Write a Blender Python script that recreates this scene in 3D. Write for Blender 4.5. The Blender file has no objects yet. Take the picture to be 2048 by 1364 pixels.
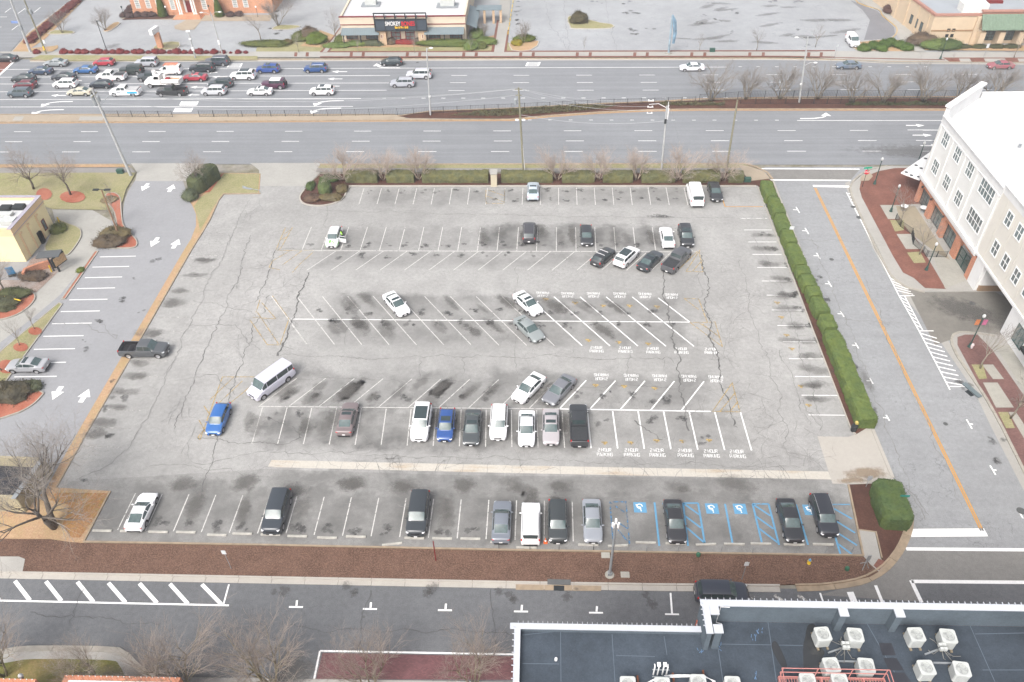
import bpy, bmesh, math, random
from mathutils import Vector, Matrix, noise
random.seed(7)
R = math.radians
scene = bpy.context.scene
COL = scene.collection

# ------------------------------------------------------------------ camera
F = 1593.0; CX = 1024.0; CY = 682.0; CAMH = 64.3
dn = Vector((46.0, 1799.0, F)).normalized()
gy = Vector((63.0, -1413.0, F)); gy = (gy - dn * gy.dot(dn)).normalized()
gx = gy.cross(-dn).normalized()
if gx.x < 0: gx = -gx
EZ = -dn; EY = gy; EX = gx                     # world axes written in camera coordinates (x right, y down, z forward)
CAM = Vector((0.0, 0.0, CAMH))
def P(x, y, z=0.0):
    """the point at height z seen at photograph position x, y"""
    d = Vector((x - CX, y - CY, F))
    w = Vector((d.dot(EX), d.dot(EY), d.dot(EZ)))
    return CAM + w * ((z - CAMH) / w.z)
def proj(v):
    d = Vector(v) - CAM
    c = EX * d.x + EY * d.y + EZ * d.z
    return (CX + F * c.x / c.z, CY + F * c.y / c.z)
def HT(bx, by, ty):
    b = P(bx, by); lo, hi = 0.0, 45.0
    for _ in range(40):
        m = (lo + hi) / 2
        if proj((b.x, b.y, m))[1] > ty: lo = m
        else: hi = m
    return lo
cd = bpy.data.cameras.new('camera'); cam = bpy.data.objects.new('camera', cd); COL.objects.link(cam)
cd.sensor_width = 36.0; cd.lens = 36.0 * F / 2048.0; cd.clip_end = 5000; cd.clip_start = 1
# camera axes in world coordinates
cr = Vector((EX.x, EY.x, EZ.x)); cdn = Vector((EX.y, EY.y, EZ.y)); cf = Vector((EX.z, EY.z, EZ.z))
m = Matrix((cr, -cdn, -cf)).transposed().to_4x4(); m.translation = CAM
cam.matrix_world = m
scene.camera = cam

# ------------------------------------------------------------------ light
EXPO = 1.04
scene.view_settings.view_transform = 'Standard'; scene.view_settings.look = 'None'
scene.view_settings.exposure = EXPO; scene.view_settings.gamma = 1.0
SUN_EL, SUN_AZ = R(50), R(208)                  # azimuth measured from +Y clockwise
w = bpy.data.worlds.new('World'); scene.world = w; w.use_nodes = True
nt = w.node_tree; bg = nt.nodes['Background']
sky = nt.nodes.new('ShaderNodeTexSky'); sky.sky_type = 'NISHITA'; sky.sun_disc = False
sky.sun_elevation = SUN_EL; sky.sun_rotation = SUN_AZ; sky.air_density = 0.7; sky.dust_density = 6.0; sky.ozone_density = 0.6
hs = nt.nodes.new('ShaderNodeHueSaturation'); hs.inputs['Saturation'].default_value = 0.35
nt.links.new(sky.outputs[0], hs.inputs['Color']); nt.links.new(hs.outputs[0], bg.inputs[0]); bg.inputs[1].default_value = 0.15
sl = bpy.data.lights.new('sun', 'SUN'); sl.energy = 0.7; sl.angle = R(20); sl.color = (1.0, 0.965, 0.91)
so = bpy.data.objects.new('sun', sl); COL.objects.link(so)
sd = Vector((math.sin(SUN_AZ) * math.cos(SUN_EL), math.cos(SUN_AZ) * math.cos(SUN_EL), math.sin(SUN_EL)))
so.rotation_euler = sd.to_track_quat('Z', 'Y').to_euler()

# ------------------------------------------------------------------ colours and materials
EE = 1.95
def lin(c):
    c /= 255.0
    return c / 12.92 if c <= 0.04045 else ((c + 0.055) / 1.055) ** 2.4
def S(r, g, b):
    return (min(lin(r) / EE * 1.0, .82), min(lin(g) / EE, .82), min(lin(b) / EE, .82), 1.0)
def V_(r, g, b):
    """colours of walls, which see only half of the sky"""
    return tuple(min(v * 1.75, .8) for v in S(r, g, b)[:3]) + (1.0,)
class NT:
    def __init__(s, name):
        s.m = bpy.data.materials.new(name); s.m.use_nodes = True; s.t = s.m.node_tree
        s.b = s.t.nodes['Principled BSDF']; s.pos = None
    def n(s, ty, **k):
        o = s.t.nodes.new(ty)
        for a, v in k.items(): setattr(o, a, v)
        return o
    def l(s, a, b): s.t.links.new(a, b)
    def coord(s, world):
        if world: return s.n('ShaderNodeNewGeometry').outputs['Position']
        return s.n('ShaderNodeTexCoord').outputs['Object']
    def noise(s, co, scale, detail=4, rough=.55, dist=0, stretch=None):
        if stretch:
            mp = s.n('ShaderNodeMapping'); mp.inputs['Scale'].default_value = stretch; s.l(co, mp.inputs['Vector']); co = mp.outputs[0]
        o = s.n('ShaderNodeTexNoise'); o.inputs['Scale'].default_value = scale; o.inputs['Detail'].default_value = detail
        o.inputs['Roughness'].default_value = rough; o.inputs['Distortion'].default_value = dist; s.l(co, o.inputs['Vector'])
        return o.outputs['Fac']
    def rng(s, v, a, b, c=0.0, d=1.0):
        o = s.n('ShaderNodeMapRange'); s.l(v, o.inputs[0])
        for i, x in enumerate((a, b, c, d)): o.inputs[i + 1].default_value = x
        return o.outputs[0]
    def mul(s, a, b, op='MULTIPLY'):
        o = s.n('ShaderNodeMath', operation=op)
        for i, x in enumerate((a, b)):
            if isinstance(x, (int, float)): o.inputs[i].default_value = x
            else: s.l(x, o.inputs[i])
        return o.outputs[0]
    def mix(s, f, a, b, bt='MIX'):
        o = s.n('ShaderNodeMix', data_type='RGBA', blend_type=bt)
        for i, x in ((0, f), (6, a), (7, b)):
            if isinstance(x, (int, float, tuple)): o.inputs[i].default_value = x
            else: s.l(x, o.inputs[i])
        return o.outputs[2]
    def color(s, v):
        if isinstance(v, tuple): s.b.inputs['Base Color'].default_value = v
        else: s.l(v, s.b.inputs['Base Color'])
    def set(s, rough=.8, spec=.3, metal=0, coat=0):
        s.b.inputs['Roughness'].default_value = rough; s.b.inputs['Specular IOR Level'].default_value = spec
        s.b.inputs['Metallic'].default_value = metal; s.b.inputs['Coat Weight'].default_value = coat; s.b.inputs['Coat Roughness'].default_value = .05
    def bump(s, h, st=.3, d=.05):
        o = s.n('ShaderNodeBump'); o.inputs['Strength'].default_value = st; o.inputs['Distance'].default_value = d
        s.l(h, o.inputs['Height']); s.l(o.outputs[0], s.b.inputs['Normal'])
def sc(c, k): return (min(c[0] * k, .9), min(c[1] * k, .9), min(c[2] * k, .9), 1)
def plain(name, c, rough=.7, var=.12, scale=3, spec=.3, metal=0, world=False, bump=0, coat=0):
    n = NT(name); co = n.coord(world)
    f = n.rng(n.noise(co, scale, 5), .3, .7)
    n.color(n.mix(f, sc(c, 1 - var), sc(c, 1 + var))); n.set(rough, spec, metal, coat)
    if bump: n.bump(n.noise(co, scale * 6, 3), bump)
    return n.m
def asphalt(name, c, blotch=.12, speck=.16, cracks=0.0, streak=0.0, cscale=.33, bands=()):
    n = NT(name); co = n.coord(True)
    v = n.mul(n.rng(n.noise(co, .045, 4), .3, .7, 1 - blotch, 1 + blotch), n.rng(n.noise(co, .35, 5, .65), .3, .7, 1 - blotch * .8, 1 + blotch * .7))
    v = n.mul(v, n.rng(n.noise(co, 9.0, 3, .8), .25, .75, 1 - speck, 1 + speck))
    v = n.mul(v, n.rng(n.noise(co, 2.3, 4, .75), .3, .7, 1 - speck * .75, 1 + speck * .55)); v = n.mul(v, n.rng(n.noise(co, 4.6, 2, .9), .56, .66, 1, 1 - speck * .8))
    if streak:
        v = n.mul(v, n.rng(n.noise(co, 1.0, 4, .6, 0, (.02, .9, 1)), .3, .7, 1 - streak, 1 + streak))
    col = n.mix(1.0, c, v, 'MULTIPLY')
    if bands:                                       # worn, oil darkened parking rows: (x0, x1, y0, y1, strength)
        sp = n.n('ShaderNodeSeparateXYZ'); n.l(co, sp.inputs[0]); wob = n.rng(n.noise(co, .35, 5, .65), .25, .75, -1.6, 1.6); X = n.mul(sp.outputs[0], wob, 'ADD'); Y = n.mul(sp.outputs[1], wob, 'ADD'); tot = None
        for x0, x1, y0, y1, st in bands:
            k = n.mul(n.mul(n.rng(X, x0 - 1, x0 + 1), n.rng(X, x1 - 1, x1 + 1, 1, 0)), n.mul(n.rng(Y, y0 - .8, y0 + .8), n.rng(Y, y1 - .8, y1 + .8, 1, 0))); k = n.mul(k, st); tot = k if tot is None else n.mul(tot, k, 'MAXIMUM')
        mo = n.rng(n.noise(co, .28, 5, .62), .32, .66, .25, 1.25); col = n.mix(n.mul(tot, mo), col, sc(c, .42))
    if cracks:
        wv = n.n('ShaderNodeVectorMath', operation='ADD'); nz = n.n('ShaderNodeTexNoise'); nz.inputs['Scale'].default_value = .8; nz.inputs['Detail'].default_value = 5
        n.l(co, nz.inputs['Vector']); vm = n.n('ShaderNodeVectorMath', operation='SCALE'); n.l(nz.outputs['Color'], vm.inputs[0]); vm.inputs['Scale'].default_value = 2.6
        n.l(co, wv.inputs[0]); n.l(vm.outputs[0], wv.inputs[1])
        tot = None
        for scl, wd, lo in ((cscale, .006, .49), (cscale * 4, .028, .58)):
            vo = n.n('ShaderNodeTexVoronoi', feature='DISTANCE_TO_EDGE'); vo.inputs['Scale'].default_value = scl; n.l(wv.outputs[0], vo.inputs['Vector'])
            line = n.rng(vo.outputs['Distance'], 0.0, wd, 1, 0)
            msk = n.rng(n.noise(co, .09, 3, .6), lo, lo + .08)
            cr_ = n.mul(n.mul(line, msk), cracks)
            tot = cr_ if tot is None else n.mul(tot, cr_, 'MAXIMUM')
        col = n.mix(tot, col, sc(c, .35))
    n.color(col); n.set(.92, .25)
    n.bump(n.noise(co, 14, 3), .25, .02)
    return n.m
def speckle(name, cols, scale=6, world=True, rough=.95, big=.25, bump=.6):
    """mulch, grass, gravel: several colours mixed by noises of different size"""
    n = NT(name); co = n.coord(world); col = cols[0]
    for i, c in enumerate(cols[1:]):
        f = n.rng(n.noise(co, (scale, big, scale * 2.7)[i % 3], 5, .7), .42, .62)
        col = n.mix(f, col, c)
    v = n.rng(n.noise(co, scale * 1.7, 4, .8), .25, .75, .72, 1.28)
    n.color(n.mix(1.0, col, v, 'MULTIPLY')); n.set(rough, .1)
    n.bump(n.noise(co, scale * 1.5, 4), bump, .06)
    return n.m
def brickmat(name, c, mortar, sx=.45, world=True, bw=.5, bh=.25, rot=None):
    n = NT(name); co = n.coord(world)
    if rot:
        mp = n.n('ShaderNodeMapping'); mp.inputs['Rotation'].default_value = rot; n.l(co, mp.inputs['Vector']); co2 = mp.outputs[0]
    else: co2 = co
    b = n.n('ShaderNodeTexBrick'); b.inputs['Scale'].default_value = 1 / sx; b.inputs['Color1'].default_value = sc(c, .82); b.inputs['Color2'].default_value = sc(c, 1.15)
    b.inputs['Mortar'].default_value = mortar; b.inputs['Mortar Size'].default_value = .022; n.l(co2, b.inputs['Vector'])
    v = n.rng(n.noise(co, .5, 5), .3, .7, .82, 1.15)
    n.color(n.mix(1.0, b.outputs['Color'], v, 'MULTIPLY')); n.set(.9, .2)
    return n.m
def wallbrick(name, c, mortar):
    """brick on vertical walls: u = x + y, v = z"""
    n = NT(name); co = n.coord(True); sp = n.n('ShaderNodeSeparateXYZ'); n.l(co, sp.inputs[0])
    cb = n.n('ShaderNodeCombineXYZ'); n.l(n.mul(sp.outputs[0], sp.outputs[1], 'ADD'), cb.inputs[0]); n.l(sp.outputs[2], cb.inputs[1])
    b = n.n('ShaderNodeTexBrick'); b.inputs['Scale'].default_value = 2.2; b.inputs['Color1'].default_value = sc(c, .85); b.inputs['Color2'].default_value = sc(c, 1.12)
    b.inputs['Mortar'].default_value = mortar; b.inputs['Mortar Size'].default_value = .02; n.l(cb.outputs[0], b.inputs['Vector'])
    v = n.rng(n.noise(co, .6, 5), .3, .7, .85, 1.12)
    n.color(n.mix(1.0, b.outputs['Color'], v, 'MULTIPLY')); n.set(.9, .2)
    return n.m
def worn(name, c, lo=.35, hi=.5, scale=3.0, rough=.7):
    """paint on the road with holes where it has worn away"""
    n = NT(name); co = n.coord(True); n.color(n.mix(n.rng(n.noise(co, 6, 4), .3, .7), sc(c, .85), sc(c, 1.05))); n.set(rough, .2)
    a = n.mul(n.rng(n.noise(co, scale, 6, .75), lo, hi), 1.0)
    n.l(a, n.b.inputs['Alpha']); return n.m
def objcol(name, rough, spec, var, scale, coat=0, metal=0, leaf=False):
    """colour comes from the object's own colour property"""
    n = NT(name); oi = n.n('ShaderNodeObjectInfo'); co = n.coord(leaf)
    v = n.rng(n.noise(co, scale, 4, .7), .3, .7, 1 - var, 1 + var)
    c = n.mix(1.0, oi.outputs['Color'], v, 'MULTIPLY')
    if leaf:
        v2 = n.rng(n.noise(co, .9, 3, .6), .38, .64); c = n.mix(n.mul(v2, .55), c, n.mix(1.0, oi.outputs['Color'], (1.5, 1.3, .9, 1), 'MULTIPLY'))
        n.b.inputs['Subsurface Weight'].default_value = 0
    n.color(c); n.set(rough, spec, metal, coat); return n.m

# ------------------------------------------------------------------ mesh helpers
class MB:
    def __init__(s): s.v = []; s.f = []; s.m = []
    def add(s, vs, fs, mi=0):
        o = len(s.v); s.v += [tuple(v) for v in vs]; s.f += [tuple(i + o for i in f) for f in fs]; s.m += [mi] * len(fs); return s
    def box(s, cx, cy, cz, sx, sy, sz, mi=0, rz=0.0, tilt=None):
        M = Matrix.Rotation(rz, 3, 'Z')
        if tilt: M = M @ tilt
        vs = [M @ Vector((x * sx / 2, y * sy / 2, z * sz / 2)) + Vector((cx, cy, cz)) for z in (-1, 1) for y in (-1, 1) for x in (-1, 1)]
        return s.add(vs, [(0, 2, 3, 1), (4, 5, 7, 6), (0, 1, 5, 4), (2, 6, 7, 3), (0, 4, 6, 2), (1, 3, 7, 5)], mi)
    def tube(s, p0, p1, r0, r1=None, n=6, mi=0):
        return s.path([p0, p1], [r0, r0 if r1 is None else r1], n, mi)
    def path(s, pts, rs, n=6, mi=0, cap=True):
        pts = [Vector(p) for p in pts]; rings = []
        for i, p in enumerate(pts):
            d = (pts[min(i + 1, len(pts) - 1)] - pts[max(i - 1, 0)])
            if d.length < 1e-7: d = Vector((0, 0, 1))
            d.normalize(); a = d.cross(Vector((0, 0, 1)) if abs(d.z) < .95 else Vector((1, 0, 0))).normalized(); b = d.cross(a)
            rings.append([p + (a * math.cos(k * 2 * math.pi / n) + b * math.sin(k * 2 * math.pi / n)) * rs[i] for k in range(n)])
        vs = [v for r in rings for v in r]; fs = []
        for i in range(len(pts) - 1):
            for k in range(n):
                fs.append((i * n + k, i * n + (k + 1) % n, (i + 1) * n + (k + 1) % n, (i + 1) * n + k))
        if cap:
            fs.append(tuple(range(n))[::-1]); fs.append(tuple((len(pts) - 1) * n + k for k in range(n)))
        return s.add(vs, fs, mi)
    def prism(s, pts, z0, z1, mi=0, mt=None):
        n = len(pts); a = sum(pts[i][0] * pts[(i + 1) % n][1] - pts[(i + 1) % n][0] * pts[i][1] for i in range(n))
        if a < 0: pts = pts[::-1]
        vs = [(p[0], p[1], z0) for p in pts] + [(p[0], p[1], z1) for p in pts]
        s.add(vs, [(i, (i + 1) % n, n + (i + 1) % n, n + i) for i in range(n)] + [tuple(range(n))[::-1]], mi)
        o = len(s.v) - 2 * n; s.f.append(tuple(o + n + i for i in range(n))); s.m.append(mi if mt is None else mt); return s
    def flat(s, pts, z, mi=0):
        n = len(pts); a = sum(pts[i][0] * pts[(i + 1) % n][1] - pts[(i + 1) % n][0] * pts[i][1] for i in range(n))
        if a < 0: pts = pts[::-1]
        return s.add([(p[0], p[1], z) for p in pts], [tuple(range(n))], mi)
    def lathe(s, prof, c=(0, 0, 0), n=12, mi=0, axis='Z'):
        vs = []
        for r, z in prof:
            for k in range(n):
                a = k * 2 * math.pi / n; x, y = r * math.cos(a), r * math.sin(a)
                v = (x, y, z) if axis == 'Z' else ((x, z, y) if axis == 'Y' else (z, x, y))
                vs.append((v[0] + c[0], v[1] + c[1], v[2] + c[2]))
        fs = [(i * n + k, i * n + (k + 1) % n, (i + 1) * n + (k + 1) % n, (i + 1) * n + k) for i in range(len(prof) - 1) for k in range(n)]
        fs += [tuple(range(n))[::-1], tuple((len(prof) - 1) * n + k for k in range(n))]
        return s.add(vs, fs, mi)
    def ball(s, c, r, n=10, mi=0):
        rx, ry, rz = (r, r, r) if isinstance(r, (int, float)) else r
        h = n // 2; pr = []
        vs = []
        for i in range(h + 1):
            t = math.pi * i / h - math.pi / 2
            for k in range(n):
                a = 2 * math.pi * k / n
                vs.append((c[0] + rx * max(math.cos(t), .01) * math.cos(a), c[1] + ry * max(math.cos(t), .01) * math.sin(a), c[2] + rz * math.sin(t)))
        fs = [(i * n + k, i * n + (k + 1) % n, (i + 1) * n + (k + 1) % n, (i + 1) * n + k) for i in range(h) for k in range(n)]
        return s.add(vs, fs, mi)
    def mesh(s, name, mats, smooth=None):
        me = bpy.data.meshes.new(name); me.from_pydata(s.v, [], s.f)
        for mt in (mats if isinstance(mats, (list, tuple)) else [mats]): me.materials.append(mt)
        if any(s.m): me.polygons.foreach_set('material_index', s.m)
        if smooth:
            me.polygons.foreach_set('use_smooth', [True] * len(me.polygons))
            if smooth < 180: me.set_sharp_from_angle(angle=R(smooth))
        me.update(); return me
    def build(s, name, mats, parent=None, smooth=None):
        return obj(name, s.mesh(name, mats, smooth), parent)
def obj(name, me, parent=None, loc=None):
    o = bpy.data.objects.new(name, me); COL.objects.link(o)
    if parent: o.parent = parent
    if loc is not None: o.location = loc
    return o
def tag(o, label=None, cat=None, group=None, kind=None):
    if label: o['label'] = label
    if cat: o['category'] = cat
    if group: o['group'] = group
    if kind: o['kind'] = kind
    return o
def thing(name, label, cat, loc=(0, 0, 0), rz=0.0, group=None):
    o = bpy.data.objects.new(name, None); COL.objects.link(o); o.empty_display_size = .3
    o.location = loc; o.rotation_euler = (0, 0, rz); return tag(o, label, cat, group)
def dup(src, loc, rz=0.0, label=None, s=1.0, group=None):
    def cp(o, par):
        c = o.copy(); COL.objects.link(c)
        if par: c.parent = par
        for ch in KIDS.get(o.name, None) or o.children: cp(ch, c)
        return c
    r = cp(src, None); r.location = loc; r.rotation_euler = (0, 0, rz); r.scale = (s, s, s)
    if label: r['label'] = label
    if group: r['group'] = group
    return r
KIDS = {}
def setcol(o, c, names=None):
    if names is None or o.name.split('.')[0] in names: o.color = c
    for ch in o.children: setcol(ch, c, names)
def offs(pts, d):
    """polyline moved sideways by d"""
    out = []
    for i, p in enumerate(pts):
        a = pts[max(i - 1, 0)]; b = pts[min(i + 1, len(pts) - 1)]
        t0 = (Vector(p[:2]) - Vector(a[:2])); t1 = (Vector(b[:2]) - Vector(p[:2]))
        t0 = t0.normalized() if t0.length > 1e-6 else t1.normalized(); t1 = t1.normalized() if t1.length > 1e-6 else t0
        n0 = Vector((-t0.y, t0.x)); n1 = Vector((-t1.y, t1.x)); nn = (n0 + n1).normalized(); k = 1 / max(nn.dot(n0), .4)
        out.append((p[0] + nn.x * d * k, p[1] + nn.y * d * k))
    return out
def cat(pts, n=5, closed=False):
    out = []; m_ = len(pts)
    rngi = range(m_) if closed else range(m_ - 1)
    for i in rngi:
        g = (lambda j: pts[j % m_]) if closed else (lambda j: pts[min(max(j, 0), m_ - 1)])
        p0, p1, p2, p3 = g(i - 1), g(i), g(i + 1), g(i + 2)
        for k in range(n):
            t = k / n
            out.append(tuple(.5 * ((2 * p1[q]) + (-p0[q] + p2[q]) * t + (2 * p0[q] - 5 * p1[q] + 4 * p2[q] - p3[q]) * t * t + (-p0[q] + 3 * p1[q] - 3 * p2[q] + p3[q]) * t ** 3) for q in (0, 1)))
    if not closed: out.append(tuple(pts[-1][:2]))
    return out
def W(pts, z=0.0): return [P(x, y, z).to_2d() for x, y in pts]
def strip(mb, pts, wid, z0, z1=None, mi=0):
    """ribbon along world points; z1 given: a raised kerb"""
    a = offs(pts, wid / 2); b = offs(pts, -wid / 2); n = len(pts)
    if z1 is None:
        mb.add([(p[0], p[1], z0) for p in a] + [(p[0], p[1], z0) for p in b], [(n + i, n + i + 1, i + 1, i) for i in range(n - 1)], mi); return
    vs = [(p[0], p[1], z) for z in (z0, z1) for q in (a, b) for p in q]; fs = []
    for i in range(n - 1):
        fs += [(3 * n + i, 3 * n + i + 1, 2 * n + i + 1, 2 * n + i), (i, i + 1, n + i + 1, n + i)[::1], (i, 2 * n + i, 2 * n + i + 1, i + 1), (n + i, n + i + 1, 3 * n + i + 1, 3 * n + i)]
    fs += [(0, n, 3 * n, 2 * n), (n - 1, 3 * n - 1, 4 * n - 1, 2 * n - 1)]
    mb.add(vs, fs, mi)
def G(name, pts, mat, layer=1, z=None, sm=0, depth=None):
    """a piece of the ground outlined by photograph positions"""
    zz = .004 * layer if z is None else z
    if sm: pts = cat(pts, sm, True)
    mb = MB()
    if depth: mb.prism(W(pts, zz), zz - depth, zz)
    else: mb.flat(W(pts, zz), zz)
    return tag(mb.build(name, mat), kind='structure')
def ordinal(i):
    L = 'first second third fourth fifth sixth seventh eighth ninth tenth eleventh twelfth thirteenth fourteenth fifteenth sixteenth seventeenth eighteenth nineteenth twentieth'.split()
    if i < 20: return L[i]
    t = {20: 'twenty', 30: 'thirty', 40: 'forty'}[(i + 1) // 10 * 10]
    r = (i + 1) % 10
    return (t + '-' + L[r - 1]) if r else {30: 'thirtieth', 40: 'fortieth'}.get(i + 1, t)
# ------------------------------------------------------------------ ground materials
m_base = speckle('distant_ground', [S(170, 165, 150), S(150, 145, 120), S(180, 175, 165)], .4)
def BB(xa, xb, ya, yb, st):
    a, b = P(xa, yb), P(xb, ya); return (a.x, b.x, a.y, b.y, min(st * 1.3, .85))
BANDS = [BB(735, 1440, 376, 408, .42), BB(640, 960, 456, 500, .28), BB(960, 1330, 452, 500, .62), BB(640, 1330, 505, 532, .34), BB(640, 1360, 592, 688, .4), BB(560, 1400, 750, 812, .42), BB(520, 1180, 816, 895, .68), BB(1180, 1480, 820, 885, .32), BB(540, 1640, 950, 975, .4), BB(160, 1700, 985, 1082, .5), BB(1200, 1640, 915, 925, .3)]
m_lot = asphalt('old_bleached_asphalt', S(198, 197, 194), .15, .2, .7, 0, .34, BANDS)
m_lot2 = asphalt('weathered_asphalt', S(184, 183, 180), .16, .24, .5, 0, .22, BANDS)
m_hwy = asphalt('highway_asphalt', S(166, 169, 173), .06, .11, 0, .1)
m_drive = asphalt('drive_asphalt', S(186, 187, 190), .07, .1, .25)
m_toplot = asphalt('far_lot_asphalt', S(198, 201, 204), .1, .1, .5, 0, .12)
m_street = asphalt('side_street_asphalt', S(186, 188, 190), .1, .19, .55, .05, .14)
m_street2 = asphalt('near_street_asphalt', S(134, 136, 139), .09, .24, .25, 0, .1)
m_street3 = asphalt('grey_brown_asphalt', S(164, 162, 158), .1, .18, .3, 0, .12)
m_conc = asphalt('concrete', S(207, 204, 197), .08, .08, .15, 0, .2)
m_concw = asphalt('pale_concrete', S(220, 214, 204), .07, .07, .2, 0, .4)
m_conct = asphalt('tan_concrete', S(206, 190, 168), .12, .1, .1)
m_apron = asphalt('worn_apron_concrete', S(207, 205, 198), .1, .1, .2)
m_kerb = plain('kerb_concrete', S(200, 194, 182), .9, .15, 1.2, world=True)
m_kerbtan = plain('tan_kerb_concrete', S(196, 176, 150), .9, .18, 1.5, world=True)
m_mulch = speckle('brown_mulch', [S(118, 88, 76), S(132, 102, 88), S(98, 72, 62), S(156, 126, 108)], 3.2, big=.5)
m_mulchd = speckle('dark_mulch', [S(112, 80, 70), S(130, 96, 82), S(100, 72, 64)], 5)
m_red = speckle('orange_mulch', [S(202, 124, 100), S(188, 112, 90), S(214, 142, 118)], 6)
m_grass = speckle('winter_grass', [S(196, 188, 148), S(156, 162, 104), S(204, 192, 158), S(180, 176, 126)], 4, big=.22)
m_straw = speckle('pine_straw', [S(222, 186, 148), S(232, 202, 164), S(206, 188, 138), S(214, 170, 136)], 4, big=.35)
m_gravel = speckle('river_gravel', [S(196, 180, 168), S(164, 132, 118), S(216, 206, 198)], 7)
m_brickp = brickmat('brick_paving', S(158, 106, 92), S(148, 114, 102), .42)
m_brickx = brickmat('brick_crossing', S(140, 98, 100), S(118, 86, 88), .42)
m_white = plain('fresh_white_paint', (.74, .74, .73, 1), .6, .06, 4, world=True)
m_whitew = worn('old_white_paint', (.54, .53, .51, 1), .30, .47, 2.6)
m_whitef = worn('faint_white_paint', (.5, .49, .46, 1), .42, .60, 2.2)
m_yel = plain('yellow_road_paint', S(250, 186, 92), .6, .08, 3, world=True)
m_yelw = worn('worn_yellow_paint', S(238, 205, 130), .36, .56, 2.0)
m_blue = worn('blue_bay_paint', S(128, 196, 240), .22, .30, 3)
m_bluef = worn('faded_blue_paint', S(96, 160, 210), .42, .56, 2)
m_crack = plain('crack_dark', S(122, 121, 119), .95, .3, 2, world=True)
m_crackl = plain('crack_fine', S(158, 157, 155), .95, .2, 2, world=True)
m_seal = plain('crack_sealer', S(150, 151, 154), .9, .1, 1, world=True)

# ------------------------------------------------------------------ ground sheets
mb = MB(); mb.flat([(-1800, -800), (1800, -800), (1800, 2600), (-1800, 2600)], -.06); tag(mb.build('ground', m_base), kind='structure')
G('far_parking_lot', [(-60, -130), (2200, -130), (2300, 103), (20, 106), (60, 60)], m_toplot, 1)
G('highway', [(-500, 119), (0, 119), (2050, 119), (2600, 121), (2700, 331), (2048, 330), (0, 328), (-620, 333)], m_hwy, 2)
G('cross_street', [(-500, 119.5), (18, 119.5), (20, 104), (57, 62), (140, 0), (240, -75), (-420, -75)], m_hwy, 1.6)
G('brick_crosswalk', [(-200, 134), (-200, 124), (27, 123.5), (-2, 150), (-60, 200), (-260, 200)], m_brickp, 3)
G('asphalt_parking_lot', [(430, 386), (470, 366), (1518, 366), (1522, 372), (1711, 868), (1738, 905), (1760, 950), (1745, 985), (1727, 1111), (1536, 1107), (1024, 1098), (512, 1088), (160, 1083), (220, 981), (80, 981), (100, 960)], m_lot, 1)
G('lower_parking_aisle', [(222, 984), (110, 981), (145, 962), (530, 938), (900, 950), (1660, 958), (1728, 985), (1727, 1110), (1536, 1107), (1024, 1098), (512, 1088), (166, 1083)], m_lot2, 2)
G('left_driveway', [(272, 358), (365, 358), (378, 400), (394, 428), (393, 458), (368, 500), (158, 860), (84, 990), (60, 1020), (-500, 1020), (-700, 480), (245, 440), (248, 405), (256, 383)], m_drive, 1.5)
G('drive_through_lane', [(104, 418), (185, 420), (220, 440), (240, 480), (195, 498), (120, 590), (60, 640), (-100, 760), (-100, 640), (50, 600), (120, 520), (160, 465), (140, 445), (110, 440)], m_apron, 2.4)
G('near_street', [(-500, 1152), (0, 1152), (1024, 1170), (1640, 1178), (1720, 1172), (1780, 1140), (2300, 1090), (2700, 1480), (-700, 1480)], m_street2, 1.2)
G('side_street', [(1528, 334), (1705, 334), (2050, 330), (2300, 420), (2600, 1300), (2500, 1130), (1790, 1110), (1812, 1030), (1786, 955), (1738, 850), (1545, 360)], m_street, 1.4)
G('street_junction', [(1792, 1098), (2400, 1104), (2500, 1168), (1830, 1160), (1838, 1203), (1640, 1190), (1740, 1160), (1785, 1125)], m_street3, 2.6)
G('sidewalk_crossing', [(1519, 338.5), (1720, 338.5), (1700, 361), (1540, 360)], m_street3, 2.8)
G('concrete_apron', [(1635, 872.5), (1696, 874), (1712, 868), (1738, 850), (1742, 850), (1786, 955), (1790, 968), (1665, 967)], m_concw, 3)
G('left_concrete_apron', [(262, 326.5), (400, 326.5), (385, 345), (372, 362), (270, 362), (274, 345)], m_apron, 3.2)
G('middle_concrete_apron', [(500, 326), (655, 326), (640, 345), (614, 372), (520, 372), (518, 340)], m_apron, 3.2)
# concrete drainage gutter, slabs with joints between them
def slabs(name, top, bot, n, mat, z, gap=.02, thick=None, jit=0):
    mb = MB(); T = W(top, z); B = W(bot, z)
    for i in range(n):
        a, b = (i + (0 if i == 0 else 0)) / n, (i + 1) / n
        t0 = T[0].lerp(T[1], a); t1 = T[0].lerp(T[1], b); b0 = B[0].lerp(B[1], a); b1 = B[0].lerp(B[1], b)
        d = (t1 - t0).normalized() * gap
        q = [b0 + d, b1 - d, t1 - d, t0 + d]
        if thick: mb.prism(q, z - thick, z)
        else: mb.flat(q, z)
    return tag(mb.build(name, mat), kind='structure')
n = NT('gutter_concrete'); co = n.coord(True)
c_ = n.mix(n.rng(n.noise(co, .4, 5, .6, 0, (.5, 3, 1)), .52, .72), S(238, 232, 220), S(220, 202, 178)); c_ = n.mix(1.0, c_, n.rng(n.noise(co, 5, 4), .3, .7, .9, 1.08), 'MULTIPLY'); n.color(c_); n.set(.9, .2); m_gut = n.m
slabs('drainage_gutter', [(543, 920), (1024, 930.5)], [(535, 934), (1024, 946)], 10, m_gut, .02)
slabs('drainage_gutter', [(1024, 930.5), (1657, 943)], [(1024, 946), (1663, 959)], 13, m_gut, .02)
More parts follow.
